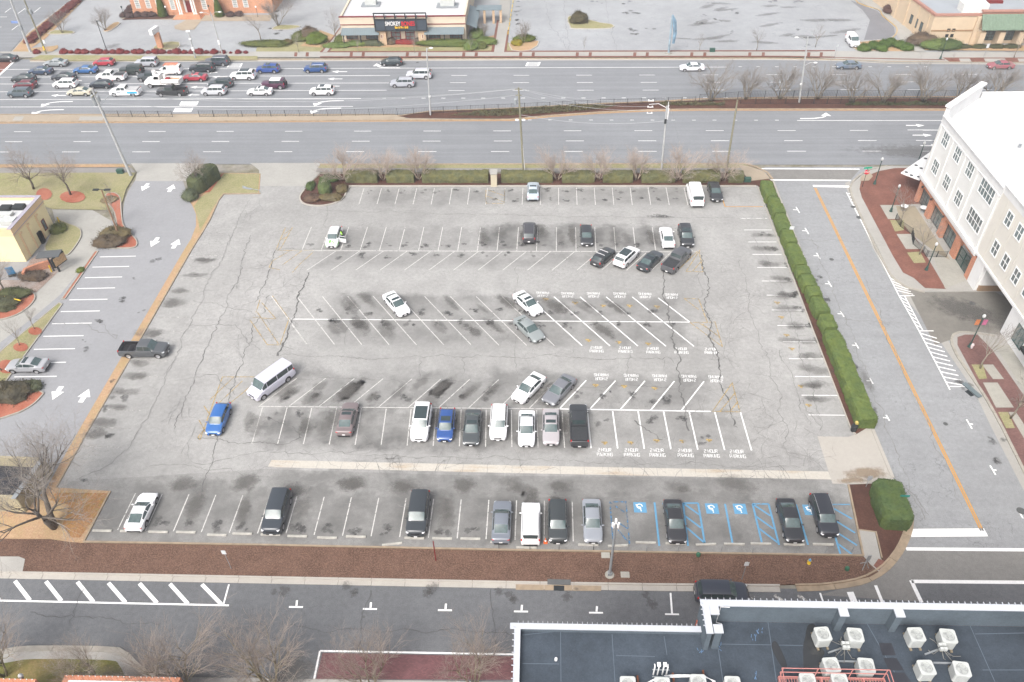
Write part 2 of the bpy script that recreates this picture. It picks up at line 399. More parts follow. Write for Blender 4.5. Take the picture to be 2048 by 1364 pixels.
# highway kerbs, verges and sidewalks
G('upper_sidewalk', [(-10, 103), (590, 103), (1650, 103), (1650, 113.5), (1536, 113.5), (40, 115)], m_conc, 0, z=.11)
G('upper_verge', [(80, 110), (515, 112), (515, 120), (100, 122), (60, 118)], m_grass, 0, z=.135)
G('gutter_pan', [(60, 121), (1024, 117), (1536, 116.5), (1680, 119), (1780, 124), (2300, 128), (2300, 131), (1780, 127.5), (1680, 122), (1536, 120), (1024, 121), (60, 124.5)], m_concw, 3.4)
G('right_upper_sidewalk', [(1640, 101), (1805, 104), (2300, 104), (2300, 127), (1780, 125), (1690, 119.5), (1640, 116)], m_conc, 0, z=.112)
bp = MB()
def bpoly(pts, z=.12): bp.flat(W(pts, z), z)
bpoly([(640, 102), (1670, 100), (1670, 102.4), (640, 104.6)]); bpoly([(640, 112.6), (1560, 111.4), (1670, 113), (1670, 115), (1560, 113.6), (640, 115)])
for x in (592, 615, 703, 727, 815, 840, 928, 953, 1042, 1067, 1155, 1181, 1270, 1295, 1384, 1410, 1500, 1527, 1618, 1643):
    bpoly([(x - 3, 104.6), (x + 3, 104.6), (x + 2, 112.8), (x - 4, 112.8)], .121)
bpoly([(1600, 114.2), (1700, 116.5), (1890, 120.5), (1890, 118.8), (1700, 114.8)])
bpoly([(1885, 115), (2300, 115), (2300, 125), (1900, 123.6)])
tag(bp.build('sidewalk_brick_bands', m_brickp), kind='structure')
cp = MB()
for x0, x1 in ((1918, 1940), (1968, 2010), (2035, 2060)): cp.flat(W([(x0, 117), (x1, 117), (x1 + 3, 123.4), (x0 + 3, 123.4)], .125), .125)
tag(cp.build('sidewalk_concrete_insets', m_conc), kind='structure')
G('lower_verge', [(640, 330), (1490, 328), (1506, 336), (636, 336)], m_grass, 0, z=.1)
G('lower_sidewalk', [(634, 336), (1506, 336), (1545, 345), (1520, 352), (1480, 345), (632, 344)], asphalt('sidewalk_grey', S(176, 172, 168), .08, .1), 0, z=.105)
G('corner_sidewalk', [(1478, 329), (1500, 333), (1528, 343), (1540, 357), (1500, 362), (1490, 350)], m_conct, 0, z=.11)
G('left_verge', [(-500, 331), (250, 329), (262, 334), (-500, 337)], m_straw, 0, z=.1)
G('left_sidewalk', [(-500, 337), (262, 335), (272, 345), (-500, 347)], bpy.data.materials['sidewalk_grey'], 0, z=.105)
G('left_lawn', [(-500, 346), (272, 344), (262, 362), (252, 378), (246, 400), (236, 420), (105, 418), (80, 410), (-500, 414)], m_grass, 0, z=.1)
kb = MB()
strip(kb, W([(60, 120.3), (1024, 116.6), (1536, 115.8), (1680, 118.5), (1780, 123), (2300, 127)], .1), .22, 0, .15)
strip(kb, W([(-500, 330.5), (250, 328.5)], .1), .3, 0, .14); strip(kb, W([(640, 328.5), (1490, 327), (1512, 333), (1535, 345), (1545, 358)], .1), .35, 0, .14)
strip(kb, W([(-500, 228.5), (500, 229), (790, 229)], .1), .25, 0, .16); strip(kb, W([(-500, 246), (500, 241.5), (1020, 238.5), (1100, 231), (1200, 224), (1300, 219.5), (1400, 218), (2300, 218)], .1), .35, 0, .15)
strip(kb, W([(795, 232), (860, 222), (1024, 216), (1200, 207), (1300, 203), (1400, 200), (1500, 197), (2300, 194)], .1), .3, 0, .15)
tag(kb.build('highway_kerb', m_kerbtan), kind='structure')
G('median_paving', [(-500, 230), (800, 229), (812, 236), (1024, 239), (-500, 245)], m_conct, 0, z=.12)
G('median_paving_slab', [(30, 233), (48, 233), (43, 241), (25, 241)], m_conc, 0, z=.13); G('median_paving_slab', [(160, 233), (208, 233), (205, 240.5), (157, 240.5)], m_conc, 0, z=.13)
G('median_mulch', [(795, 232), (860, 223), (1024, 216.5), (1200, 208), (1300, 204), (1400, 200.6), (1500, 198), (2300, 195), (2300, 217), (1400, 217), (1300, 218.5), (1200, 223), (1100, 230), (1020, 236.5), (820, 236)], m_mulchd, 0, z=.14)
# yellow edge lines of the median
ymb = MB()
for d in (0, 3): strip(ymb, W([(-500, 248 + d * .4), (500, 243.4 + d * .4), (1024, 240.6 + d * .4), (1100, 233 + d * .4), (1200, 226 + d * .4), (1300, 221.6 + d * .4), (1400, 220 + d * .4), (2300, 220 + d * .4)]), .11, .016)
strip(ymb, W([(1280, 204), (1400, 197.5), (1536, 194.5), (1700, 193.5), (2300, 192)]), .15, .016)

# ---- beds, strips and lawns near the lot
def bed(name, pts, mat, h=.12, sm=0, kerb=None, kw=.16):
    if sm: pts = cat(pts, sm, True)
    w_ = W(pts, h); mb = MB(); mb.prism(w_, -.03, h); o = tag(mb.build(name, mat), kind='structure')
    if kerb:
        k = MB(); strip(k, w_ + w_[:1], kw, -.02, h + .03); tag(k.build(name.split('_')[0] + '_kerb', kerb), kind='structure')
    return o
bed('grass_strip', [(406, 345), (521, 347), (518, 387), (447, 388), (437, 402), (420, 440), (402, 470), (383, 500), (177, 860), (112, 975), (220, 982), (167, 1086), (100, 1090), (-200, 1090), (-200, 1000), (60, 1000), (88, 985), (158, 860), (368, 500), (382, 478), (392, 452), (392, 428), (382, 405), (372, 385)], m_straw, .06)
G('strip_lawn', [(410, 346), (519, 348), (516, 386), (446, 386), (430, 410), (418, 430), (400, 462), (396, 440), (388, 412), (400, 395), (425, 380)], m_grass, 0, z=.075)
G('corner_grass', [(112, 985), (217, 986), (190, 1035), (160, 1075), (140, 1075), (125, 1050), (140, 1010), (100, 1000)], speckle('patchy_grass', [S(196, 150, 100), S(168, 156, 80), S(205, 165, 118), S(190, 130, 88)], 3, big=.3), 0, z=.075)
ks = MB()
strip(ks, W([(521, 387.5), (447, 388.5), (437, 402), (420, 440), (402, 470), (383, 500), (281, 678)]), .18, 0, .13)
strip(ks, W([(265, 710), (177, 860), (112, 977)]), .15, 0, .1)
strip(ks, W([(221, 983), (168, 1084), (512, 1090), (1024, 1100.5), (1536, 1108.5), (1727, 1111.5)]), .16, 0, .14)
tag(ks.build('lot_kerb', m_kerbtan), kind='structure')
ISL = [(735, 371), (700, 372), (694, 382), (684, 398), (665, 407), (640, 411), (615, 409), (602, 402), (600, 392), (608, 380), (622, 366), (640, 350), (650, 346), (760, 346)]
bed('hedge_bed', [(735, 371), (698, 371)] + cat(ISL[1:9], 4)[1:] + [(600, 392), (608, 380), (622, 366), (640, 348), (1500, 346), (1535, 357), (1545, 362), (1567, 420), (1742, 850), (1712, 868), (1704, 862), (1522, 376), (1515, 370)], m_mulchd, .1)
ki = MB(); strip(ki, W([(1512, 371.5), (735, 371.5), (699, 371.5)] + cat(ISL[1:10], 4)[1:], .1), .22, 0, .16); strip(ki, W([(1516, 374), (1704, 862), (1712, 868)], .1), .12, 0, .13); strip(ki, W([(1545, 360), (1742, 850), (1786, 955)], .05), .35, 0, .06)
tag(ki.build('island_kerb', m_concw), kind='structure')
bed('mulch_bed', [(-300, 1075), (100, 1078), (140, 1084), (167, 1086), (512, 1091), (1024, 1102), (1536, 1110), (1727, 1113), (1757, 1143), (1740, 1153), (1700, 1161), (1640, 1167), (1536, 1169.5), (1024, 1162), (512, 1152), (44, 1143), (-300, 1140)], m_mulch, .1)
G('sidewalk_stub', [(-300, 1112), (38, 1113), (50, 1118), (45, 1143), (-300, 1140)], m_conc, 0, z=.125)
bed('corner_mulch_bed', [(1697, 969), (1746, 967), (1790, 966), (1808, 1000), (1813, 1030), (1808, 1065), (1795, 1095), (1772, 1125), (1766, 1122), (1753, 1064), (1716, 1060)], m_mulchd, .1)
G('corner_path', [(1714, 1059), (1750, 1064), (1762, 1120), (1772, 1124), (1757, 1143), (1740, 1128), (1727, 1112)], m_conc, 0, z=.118)
G('corner_ramp', [(1757, 1117), (1772, 1123), (1758, 1141), (1747, 1131)], m_brickp, 0, z=.124)
kk = MB()
strip(kk, W([(1697, 969), (1716, 1060), (1727, 1112)], .1), .18, 0, .15); strip(kk, W([(1716, 1059), (1752, 1064), (1764, 1116)], .1), .12, 0, .15)
tag(kk.build('corner_kerb', m_kerbtan), kind='structure')
# near street kerb and gutter, cast in lengths
path = cat([(1811, 1010), (1817, 1040), (1808, 1075), (1790, 1108), (1762, 1138), (1725, 1158), (1680, 1167), (1640, 1171.5), (1580, 1173)], 4)
def castkerb(name, path, wid, z0, z1, seg, mat, gap=.02):
    mb = MB(); pts = [Vector(p) for p in path]; acc = [0]
    for i in range(1, len(pts)): acc.append(acc[-1] + (pts[i] - pts[i - 1]).length)
    def at(s):
        for i in range(1, len(pts)):
            if s <= acc[i]: return pts[i - 1].lerp(pts[i], (s - acc[i - 1]) / (acc[i] - acc[i - 1]))
        return pts[-1]
    k = int(acc[-1] / seg)
    for i in range(k):
        a = i * acc[-1] / k + gap; b = (i + 1) * acc[-1] / k - gap
        strip(mb, [at(a + (b - a) * q / 3) for q in range(4)], wid, z0, z1)
    return tag(mb.build(name, mat), kind='structure')
castkerb('kerb_gutter', offs(W(path[1:-1]), .2), .62, -.02, .05, 3, m_kerbtan); castkerb('kerb_top', offs(W(path[1:-1], .1), -.16), .17, 0, .16, 3, m_kerbtan)
castkerb('kerb_gutter', W([(-300, 1146), (0, 1151), (512, 1161), (1024, 1171), (1300, 1176), (1560, 1178.5)]), .6, -.02, .05, 3.05, m_concw); castkerb('kerb_top', W([(-300, 1138.5), (0, 1144), (512, 1154), (1024, 1164), (1300, 1168.5), (1560, 1170.5)], .1), .17, 0, .16, 3.05, m_concw)
slabs('stained_kerb_gutter', [(1031, 1168.5), (1203, 1171.5)], [(1031, 1179.5), (1203, 1182)], 3, m_kerbtan, .058)
# right sidewalk
m_panel = asphalt('sidewalk_panel', S(208, 205, 194), .1, .12, .1)
def curveout(): return [(1717, 360), (1712, 380), (1715, 400), (1722, 418), (1800, 560), (1816, 574), (1843, 582)]
G('right_sidewalk', [(2100, 330), (1775, 332), (1740, 340), (1722, 352), (1702, 368), (1702, 385), (1710, 405), (1760, 505), (1785, 552), (1812, 572), (1850, 582), (1900, 583), (1960, 583), (2200, 583), (2200, 330)], m_conc, 0, z=.1, depth=.13)
G('right_brick_paving', [(2100, 336), (1790, 336), (1758, 342), (1738, 350), (1722, 362), (1719, 378), (1724, 395), (1785, 510), (1806, 545), (1828, 556), (1850, 576), (1892, 578), (1870, 540), (1840, 490), (1815, 450), (1795, 410), (1830, 408), (2100, 400)], m_brickp, 0, z=.115)
G('brick_corner_ramp', [(1722, 352), (1740, 345), (1746, 352), (1738, 361), (1720, 362)], m_conct, 0, z=.12)
for q in ([(1760, 410), (1795, 410), (1798, 438), (1776, 438)], [(1793, 468), (1822, 468), (1846, 498), (1812, 498)], [(1862, 500), (1900, 500), (1935, 560), (1890, 577)]): G('sidewalk_panel', q, m_panel, 0, z=.12)
G('garage_driveway', [(1812, 575), (1850, 584), (1990, 584), (2200, 690), (2200, 760), (1975, 672), (1925, 665), (1905, 668), (1900, 680), (1870, 690)], asphalt('wet_driveway', S(164, 160, 152), .16, .14, .3), 4)
G('right_lower_sidewalk', [(1906, 668), (1925, 664), (1960, 664), (2200, 700), (2400, 1300), (2220, 1240), (2060, 965), (2004, 853), (1970, 792), (1915, 712), (1902, 686)], m_conc, 0, z=.1, depth=.13)
G('right_lower_brick', [(1915, 674), (1930, 669), (1955, 669), (1985, 700), (2200, 1010), (2200, 1180), (2050, 950), (1995, 838), (1915, 690)], m_brickx if False else brickmat('dark_brick_paving', S(150, 112, 106), S(138, 110, 106), .42), 0, z=.115)
for q in ([(1964, 729), (1986, 729), (2008, 758), (1986, 758)], [(1966, 765), (1995, 765), (2028, 815), (1992, 815)], [(2017, 824), (2032, 824), (2075, 890), (2050, 880)], [(1990, 690), (2040, 690), (2120, 800), (2060, 800)]): G('sidewalk_panel', q, m_panel, 0, z=.12)
for q in ([(1943, 729), (1966, 729), (1974, 757), (1958, 758)], [(1996, 824), (2016, 824), (2030, 856), (2012, 856)], [(1780, 440), (1808, 440), (1808, 460), (1790, 463)], [(1814, 505), (1840, 503), (1852, 525), (1828, 526)]): G('tree_pit_grass', q, m_grass, 0, z=.126)
castkerb('right_kerb', W([(1775, 332), (1740, 338), (1722, 348), (1706, 362), (1700, 375), (1704, 393), (1752, 497), (1783, 553), (1812, 574), (1850, 584)], .08), .3, 0, .14, 3, m_kerb)
castkerb('right_kerb', W(cat([(1990, 672), (1930, 664), (1908, 668), (1903, 684), (1915, 712)], 4) + [(1970, 792), (2004, 853), (2060, 965), (2220, 1240)], .08), .3, 0, .14, 3, m_kerb)
G('right_gutter_pan', [(1690, 366), (1700, 362), (1702, 375), (1710, 400), (1785, 553), (1815, 578), (1878, 660), (1903, 690), (1915, 712), (1970, 792), (2004, 853), (2060, 965), (2220, 1240), (2190, 1240), (2046, 978), (1982, 853), (1948, 781), (1905, 718), (1868, 665), (1778, 556), (1745, 495), (1696, 385)], m_conc, 3)
# left lot beds
for nm, pts, mt in (('orange_mulch_bed', [(212, 388), (228, 385), (240, 395), (242, 420), (246, 448), (258, 464), (272, 479), (273, 490), (262, 495), (214, 495), (200, 488), (204, 476), (232, 462), (229, 425), (214, 404)], m_red),
                    ('curb_island', [(112, 440), (135, 446), (157, 455), (162, 466), (158, 480), (140, 505), (125, 510), (90, 500), (100, 470)], m_grass),
                    ('curb_island', [(0, 578), (40, 577), (62, 582), (70, 594), (58, 612), (30, 630), (-10, 640), (-60, 640), (-60, 580)], m_red),
                    ('curb_island', [(-60, 770), (55, 778), (84, 784), (82, 792), (60, 812), (20, 830), (-60, 845)], m_red)):
    bed(nm, pts, mt, .135, 3, kerb=m_kerb)
bed('orange_mulch_strip', [(190, 502), (196, 502), (130, 597), (123, 598)], m_red, .1, kerb=m_kerb)
bed('parking_strip', [(118, 605), (124, 608), (48, 712), (-60, 860), (-120, 860), (-20, 720)], m_grass, .1, kerb=m_kerb)
G('river_gravel_bed', [(40, 560), (60, 520), (90, 500), (135, 500), (120, 540), (72, 585), (40, 576), (-50, 580), (-50, 560)], m_gravel, 0, z=.05)
for x, y, rx, ry in ((145, 393.5, 26, 12), (88, 388, 16, 12), (70, 662, 14, 8), (41, 694, 15, 9), (13, 733, 18, 14)):
    G('mulch_ring', [(x + rx * math.cos(a * .52), y + ry * math.sin(a * .52)) for a in range(12)], m_red, 0, z=.16 + x * .00005)
G('straw_bed', [(390, 378), (400, 386), (420, 384), (449, 345), (440, 350), (415, 382)], m_red, 0, z=.09)
G('brown_mulch_patch', [(120, 462), (132, 450), (155, 455), (160, 468), (145, 472)], m_mulchd, 0, z=.13)
# bottom left plaza
bed('lower_left_island', cat([(-60, 1320), (10, 1306), (60, 1300), (220, 1302), (248, 1312), (270, 1335), (300, 1350)], 4) + [(300, 1420), (-60, 1420)], m_conc, .1)
G('island_lawn', cat([(-60, 1338), (20, 1324), (70, 1318), (215, 1320), (238, 1330), (250, 1352), (262, 1370)], 3) + [(262, 1420), (-60, 1420)], speckle('plaza_grass', [S(150, 140, 84), S(172, 150, 104), S(126, 128, 70)], 4), 0, z=.11)
castkerb('plaza_kerb', W(cat([(-60, 1317), (10, 1303), (60, 1297), (220, 1299), (252, 1310), (276, 1335), (306, 1354)], 4), .1), .5, 0, .15, 3, m_kerb)
G('near_sidewalk', [(300, 1353), (1040, 1364), (1040, 1450), (250, 1450)], m_conc, 0, z=.1, depth=.12)
G('brick_crossing', [(645, 1306), (1100, 1314), (1100, 1360), (632, 1358)], m_brickx, 3)
# top areas
G('bank_walk', [(240, 37), (372, 40), (348, 52), (350, 58), (365, 61), (388, 59), (402, 42), (540, 42), (545, 30), (262, 28)], m_conct, 0, z=.06)
G('bank_bed', [(243, 40), (262, 30), (350, 30), (345, 37), (260, 39)], m_mulchd, 0, z=.09)
G('street_verge', [(20, 108), (57, 66), (140, 2), (165, 2), (90, 78), (62, 96), (105, 92), (116, 90), (116, 96), (100, 106), (60, 112)], m_straw, 0, z=.08)
for pts, mt in (([(98, 66), (110, 60), (145, 62), (143, 67), (100, 68)], m_grass), ([(208, 60), (228, 45), (240, 46), (222, 60), (210, 63)], m_straw), ([(305, 98), (325, 85), (358, 84), (352, 98)], m_grass), ([(545, 56), (560, 50), (596, 51), (598, 54), (580, 58), (550, 59)], m_grass), ([(1135, 35), (1150, 32), (1200, 45), (1223, 48), (1222, 56), (1150, 57), (1140, 52)], m_grass), ([(1024, 80), (1078, 82), (1060, 100), (1024, 100)], m_straw), ([(1715, 84), (1800, 80), (1826, 98), (1822, 103), (1713, 100)], m_straw)):
    bed('lot_island', pts, mt, .12, 2, kerb=m_concw, kw=.2)
G('restaurant_lawn', [(512, 100), (520, 82), (640, 80), (655, 88), (690, 85), (1010, 82), (1040, 96), (1035, 103), (512, 104)], m_grass, 0, z=.1)
G('restaurant_bed', [(600, 92), (640, 60), (690, 78), (940, 80), (990, 70), (1010, 82), (990, 92), (660, 96)], m_straw, 0, z=.12)
G('restaurant_walk', [(640, 104), (662, 78), (690, 40), (705, 20), (716, 20), (696, 50), (678, 80), (658, 104)], m_brickp, 0, z=.13)
G('restaurant_walk', [(645, 104), (664, 80), (690, 44), (694, 46), (670, 82), (654, 104)], m_conc, 0, z=.14)
G('restaurant_side_walk', [(984, 104), (996, 50), (1002, -20), (1022, -20), (1018, 50), (1010, 104)], m_conc, 0, z=.14)
for a in ([(982, 104), (994, 40), (998, 40), (988, 104)], [(1008, 104), (1015, 60), (1018, 60), (1013, 104)]): G('restaurant_side_walk_edge', a, m_brickp, 0, z=.145)
G('tan_building_walk', [(1710, -20), (1722, 6), (1757, 20), (1790, 52), (1793, 72), (1830, 103), (1850, 103), (1815, 52), (1770, 20), (1745, -20)], m_conc, 0, z=.13)
G('tan_building_bed', [(1790, 52), (1832, 68), (1850, 100), (2300, 104), (2300, 95), (1900, 88), (1810, 55)], m_straw, 0, z=.12)
G('new_asphalt_patch', [(1700, 0), (1720, 8), (1755, 22), (1788, 54), (1790, 68), (1775, 78), (1728, 80), (1740, 40), (1725, 20)], asphalt('newer_asphalt', S(160, 160, 164), .08, .1), 2)
yk = MB(); strip(yk, W(cat([(1700, -20), (1716, 6), (1757, 20), (1765, 32), (1791, 54), (1793, 66), (1785, 76)], 3)), .2, 0, .15); tag(yk.build('yellow_kerb', plain('yellow_kerb_paint', S(235, 200, 140))), kind='structure')

# ------------------------------------------------------------------ painted markings
LZ = .024
wf, ww, wt = MB(), MB(), MB()      # fresh, worn, faint white
def line(mb, a, b, wid=.1, z=LZ, out=0): strip(mb, W([a, b]), wid, z)
def row(mb, a0, a1, b0, b1, n, wid=.1, ks=None, z=LZ):
    A0, A1, B0, B1 = (P(*q).to_2d() for q in (a0, a1, b0, b1))
    for k in (ks if ks is not None else range(n)):
        t = k / (n - 1); strip(mb, [A0.lerp(A1, t), B0.lerp(B1, t)], wid, z)
row(ww, (718, 408.5), (1375.75, 410.5), (728, 377), (1368, 375), 19)
row(ww, (604, 500), (1311.5, 503), (623, 454), (1304.5, 455), 19)
line(ww, (585, 501.4), (1393, 503.8), .12)
row(ww, (614, 540.5), (1303, 540.5), (673, 501.5), (1343.6, 503.5), 15)
row(ww, (669, 689), (1388, 693), (593.5, 592.5), (1264.5, 594), 14, ks=range(-1, 9)); row(wf, (669, 689), (1388, 693), (593.5, 592.5), (1264.5, 594), 14, .14, ks=range(9, 14))
line(wf, (1316.5, 596), (1379, 644), .14); line(ww, (584, 650), (614.5, 690)); line(wf, (582, 638.3), (1379, 644.5), .13)
row(ww, (518, 813), (1362.8, 821), (594.5, 756), (1407.8, 763), 15, ks=range(0, 10)); row(wf, (518, 813), (1362.8, 821), (594.5, 756), (1407.8, 763), 15, .14, ks=range(10, 15))
line(ww, (517, 813), (1115, 818), .11); line(wf, (1115, 818), (1421, 823), .15)
row(ww, (504, 887), (1503, 901), (525, 815), (1481, 825), 20, ks=range(0, 13)); row(wf, (504, 887), (1503, 901), (525, 815), (1481, 825), 20, .14, ks=range(13, 20))
row(ww, (235.5, 1060), (1146.5, 1083), (271, 987), (1144.5, 1003), 17, .1)
row(wf, (1480, 437), (1616.8, 830), (1534, 437), (1691.4, 830.7), 14, .1)
row(wf, (199.8, 514), (28.5, 754), (271.8, 512.4), (113.5, 752.8), 11, .14)
row(wt, (375, 511), (167.5, 892.5), (446, 511), (243, 895), 14, .1)
# yellow no parking boxes
yw = MB()
def poly_y(*pts, w_=.1, m_=None):
    for a, b in zip(pts[:-1], pts[1:]): line(m_ or yw, a, b, w_)
poly_y((585, 455), (562, 496), (555, 501), (627, 501)); poly_y((571, 455), (552, 500)); poly_y((562, 480), (578, 472)); poly_y((568, 468), (582, 460)); poly_y((628, 503), (598, 530), (585, 545)); poly_y((604, 502), (565, 530)); poly_y((580, 502), (545, 522), (538, 535), (560, 540))
poly_y((545, 592), (578, 638), (560, 690)); poly_y((523, 605), (552, 638), (505, 635)); poly_y((500, 640), (535, 690), (558, 690)); poly_y((520, 600), (512, 625)); poly_y((515, 625), (557, 688))
poly_y((445, 754), (400, 880), (396, 874), (452, 812)); poly_y((468, 754), (420, 800)); poly_y((485, 762), (432, 812)); poly_y((505, 770), (450, 815)); poly_y((445, 754), (512, 754)); poly_y((398, 840), (415, 872)); poly_y((408, 812), (430, 845))
poly_y((1400, 500), (1372, 543), (1406, 544), (1398, 503)); poly_y((1395, 503), (1356, 540)); poly_y((1405, 520), (1385, 543))
poly_y((1368, 597), (1397, 598), (1415, 645), (1380, 645), (1445, 694), (1430, 644), (1418, 645)); poly_y((1368, 597), (1398, 620)); poly_y((1405, 648), (1440, 676)); poly_y((1397, 645), (1437, 672))
poly_y((1465, 765), (1425, 823), (1480, 824), (1464, 765)); poly_y((1471, 785), (1440, 823)); poly_y((1476, 803), (1460, 823))
poly_y((1446, 401), (1450, 413.5), (1526, 413.5), m_=ymb, w_=.12)
poly_y((972, 380), (972, 407), (1008, 407), (1010, 378)); poly_y((975, 380), (1010, 392)); poly_y((972, 392), (1008, 404))
for x0, y0 in ((1091, 598), (1150, 605), (1206, 611), (1259, 611), (1314, 613), (1177, 680), (1237, 684), (1296, 687), (1191, 770), (1248, 772), (1309, 776), (1209, 885), (1261, 885), (1313, 881), (1365, 882), (1418, 880), (1554, 605), (1562, 634), (1573, 670), (1583, 697), (1602, 772), (1617, 810)):
    line(yw, (x0 - 6, y0 - .6), (x0 + 6, y0 + .6), .25); line(yw, (x0 - 2, y0 + 2.2), (x0 + 3, y0 + 3), .25)
# fast food lot arrows
def arrow(tail, tip, hl=.45, hw=.9, sw=.28, mb=wf):
    a = P(*tail).to_2d(); b = P(*tip).to_2d(); d = b - a; L = d.length; d.normalize(); n_ = Vector((-d.y, d.x)); h = a + d * L * (1 - hl)
    mb.flat([a + n_ * sw, a - n_ * sw, h - n_ * sw, h - n_ * hw, b, h + n_ * hw, h + n_ * sw], LZ + .001)
for a, b in (((296, 367), (284, 382)), ((338, 384), (347, 369)), ((316, 475), (302, 494)), ((346, 497), (358, 478))): arrow(a, b, .6, .75, .3)
for a, b in (((123, 773), (105, 800)), ((161, 805), (178, 778))): arrow(a, b, .6, .75, .3)
# highway
for y0, xs in ((263.6, None), (283.7, None), (303.7, None)): pass
def dashes(y0, y1, x0, step, L=3.05, ln=None, mb=wf, wid=.13, x_end=2300):
    """dashes along the highway, 12.19 m apart"""
    A = P(x0, y0).to_2d(); B = P(2048, y1).to_2d(); d = (B - A).normalized(); s = -140.0 // step * step
    while s < 220:
        p = A + d * s; q = p + d * L
        if proj((p.x, p.y, 0))[0] < x_end: strip(mb, [p, q], wid, .018)
        s += step
dashes(263.5, 260.3, 28, 12.19); dashes(283.5, 280.7, 10, 12.19); dashes(304, 302, 124, 12.19)
dashes(240, 241, 1056, 3.6, .65, x_end=1570)
for a, b in (((-300, 214.5), (706, 213)), ((-300, 200), (722, 197)), ((-300, 185), (773, 180.5)), ((-300, 169), (778, 166)), ((-300, 156), (780, 151)), ((-300, 140), (1453, 134.3)), ((1594, 241), (2300, 241)), ((1815, 260), (2300, 260)), ((1832, 281), (2300, 281)), ((1845, 302.5), (2300, 302.5))): line(wf, a, b, .15, .018)
A_ = P(764, 196.5).to_2d(); B_ = P(2048, 195).to_2d(); d_ = (B_ - A_).normalized()
for i in range(22):
    p = A_ + d_ * 3.72 * i; strip(wf, [p, p + d_ * .75], .16, .018)
for y0, y1, x0 in ((151, 148.5, 903), (165.5, 163.5, 900), (181, 179, 897)):
    A_ = P(x0, y0).to_2d(); d_ = (P(2048, y1).to_2d() - A_).normalized()
    for i in range(10): strip(wf, [A_ + d_ * 12.19 * i, A_ + d_ * (12.19 * i + 3.05)], .13, .018)
for x in (1477, 1513, 1550, 1587, 1625, 1664, 1737, 1775, 1811, 1848): line(wf, (x, 133.6), (x + 7, 133.6), .15, .018)
for a, b in (((420, 182), (378, 174)), ((411, 174.5), (380, 174.5)), ((399, 190), (372, 190)), ((132, 191), (102, 191)), ((694, 143.5), (664, 143.5)), ((685, 158), (655, 158)), ((679, 172.5), (650, 172.5)), ((455, 154), (425, 154)), ((164, 161), (145, 161)), ((435, 145), (415, 145)), ((1812, 251), (1849, 251)), ((1825, 270.5), (1864, 270.5)), ((1841, 291.5), (1880, 291.5))):
    if a == (420, 182): continue
    arrow(a, b, .42, .55, .13)
def turn(x, y, s=1, up=1):
    """curved lane arrow whose head sits at x, y"""
    o = P(x, y).to_2d(); q = [(-.1, .1 * up), (.4, .6 * up), (1.4, .95 * up), (2.6, 1.15 * up), (4.6, 1.2 * up)]
    strip(wf, [o + Vector((a * s, b)) for a, b in cat(q, 3)], .3, LZ)
    wf.flat([o + Vector((-1.0 * s, .25 * up)), o + Vector((.75 * s, .1 * up)), o + Vector((-.45 * s, -1.1 * up))], LZ + .001)
turn(92, 209); turn(73, 225.5); turn(636, 207.5); turn(630, 222.5); turn(756, 131.5, 1, -1); turn(1650, 231, -1, -1)
for x0, y0, x1, y1, k in ((348, 219, 381, 219, 1), (360, 206, 392, 206, 1), (455, 130, 480, 130, 0), (1052, 127.5, 1076, 127.5, 0)):
    for i in range(4):
        a = i / 4.0; yy = y0 - 4 + i * 2.2
        line(wf, (x0 + (3 - i), yy + 2), (x1 + (3 - i), yy + 2), .28 if k else .22, LZ)
    line(wf, (x0, y0 + 5), (x0 + 4, y0 - 3), .3, LZ + .001); line(wf, (x1, y1 + 5), (x1 + 4, y1 - 3), .3, LZ + .001)
line(wf, (28, 123), (-60, 205), .5, LZ)
for a, b in (((0, 34), (14, 34)), ((-5, 55), (3, 54)), ((10, 25), (22, 16)), ((36, 27), (50, 17)), ((24, 60), (36, 51)), ((68, 25), (81, 15))): line(wf, a, b, .18, .02)
# side street
for a, b, w_ in (((1521, 337.5), (1719, 338.5), .3), ((1541, 360), (1702, 361), .35), ((1626, 372), (1699, 373.5), .55), ((1819, 1066), (1972, 1065), .9), ((1812, 1098), (2300, 1102), .35), ((1823, 1163), (2300, 1167), .35), ((1822, 1161), (1843, 1205), .35)): line(wf, a, b, w_)
for d in (-.11, .11):
    a = W([(1630, 376), (1964, 1062)]); strip(ymb, offs(a, d), .14, LZ)
for x, y in ((1594, 420), (1612, 462), (1635, 512), (1658, 568), (1683, 628), (1712, 691), (1741, 762), (1774, 836)):
    line(wf, (x - 8, y - .5), (x + 1, y), .16); line(wf, (x - 2, y - 6), (x + 5, y + 6), .16)
for x, y in ((1938, 848), (1985, 940), (2040, 1027)): line(wf, (x + 8, y + .5), (x, y), .16); line(wf, (x - 5, y - 9), (x + 6, y + 10), .16)
def hatch(A, B, C, D, n, wid=.16, mb=wf, slant=0.0, border=True):
    """A-B and C-D the two long sides; stripes between them"""
    a, b, c, d = (P(*q).to_2d() for q in (A, B, C, D))
    for i in range(n):
        t = (i + .5) / n; t2 = t + slant
        if t2 < 0 or t2 > 1: continue
        strip(mb, [a.lerp(b, t), c.lerp(d, t2)], wid, LZ)
    if border: strip(mb, [a, b], .14, LZ + .001)
hatch((1693, 385), (1770, 536), (1701, 378), (1787, 545), 24, .16, slant=.04); hatch((1770, 536), (1797, 590), (1788, 547), (1829, 592), 9, .14, slant=.1)
hatch((1797, 590), (1838, 662), (1809, 592), (1846, 661), 9, .15, slant=.1); hatch((1838, 662), (1900, 780), (1865, 662), (1930, 774), 12, .17, slant=.1)
line(wf, (1797, 592), (1829, 591.5), .14); line(wf, (1838, 662), (1867, 662), .14); line(wf, (1899, 773), (1930, 773.5), .14); line(wf, (1809, 592), (1846, 662), .14); line(wf, (1701, 378), (1708, 392), .14)
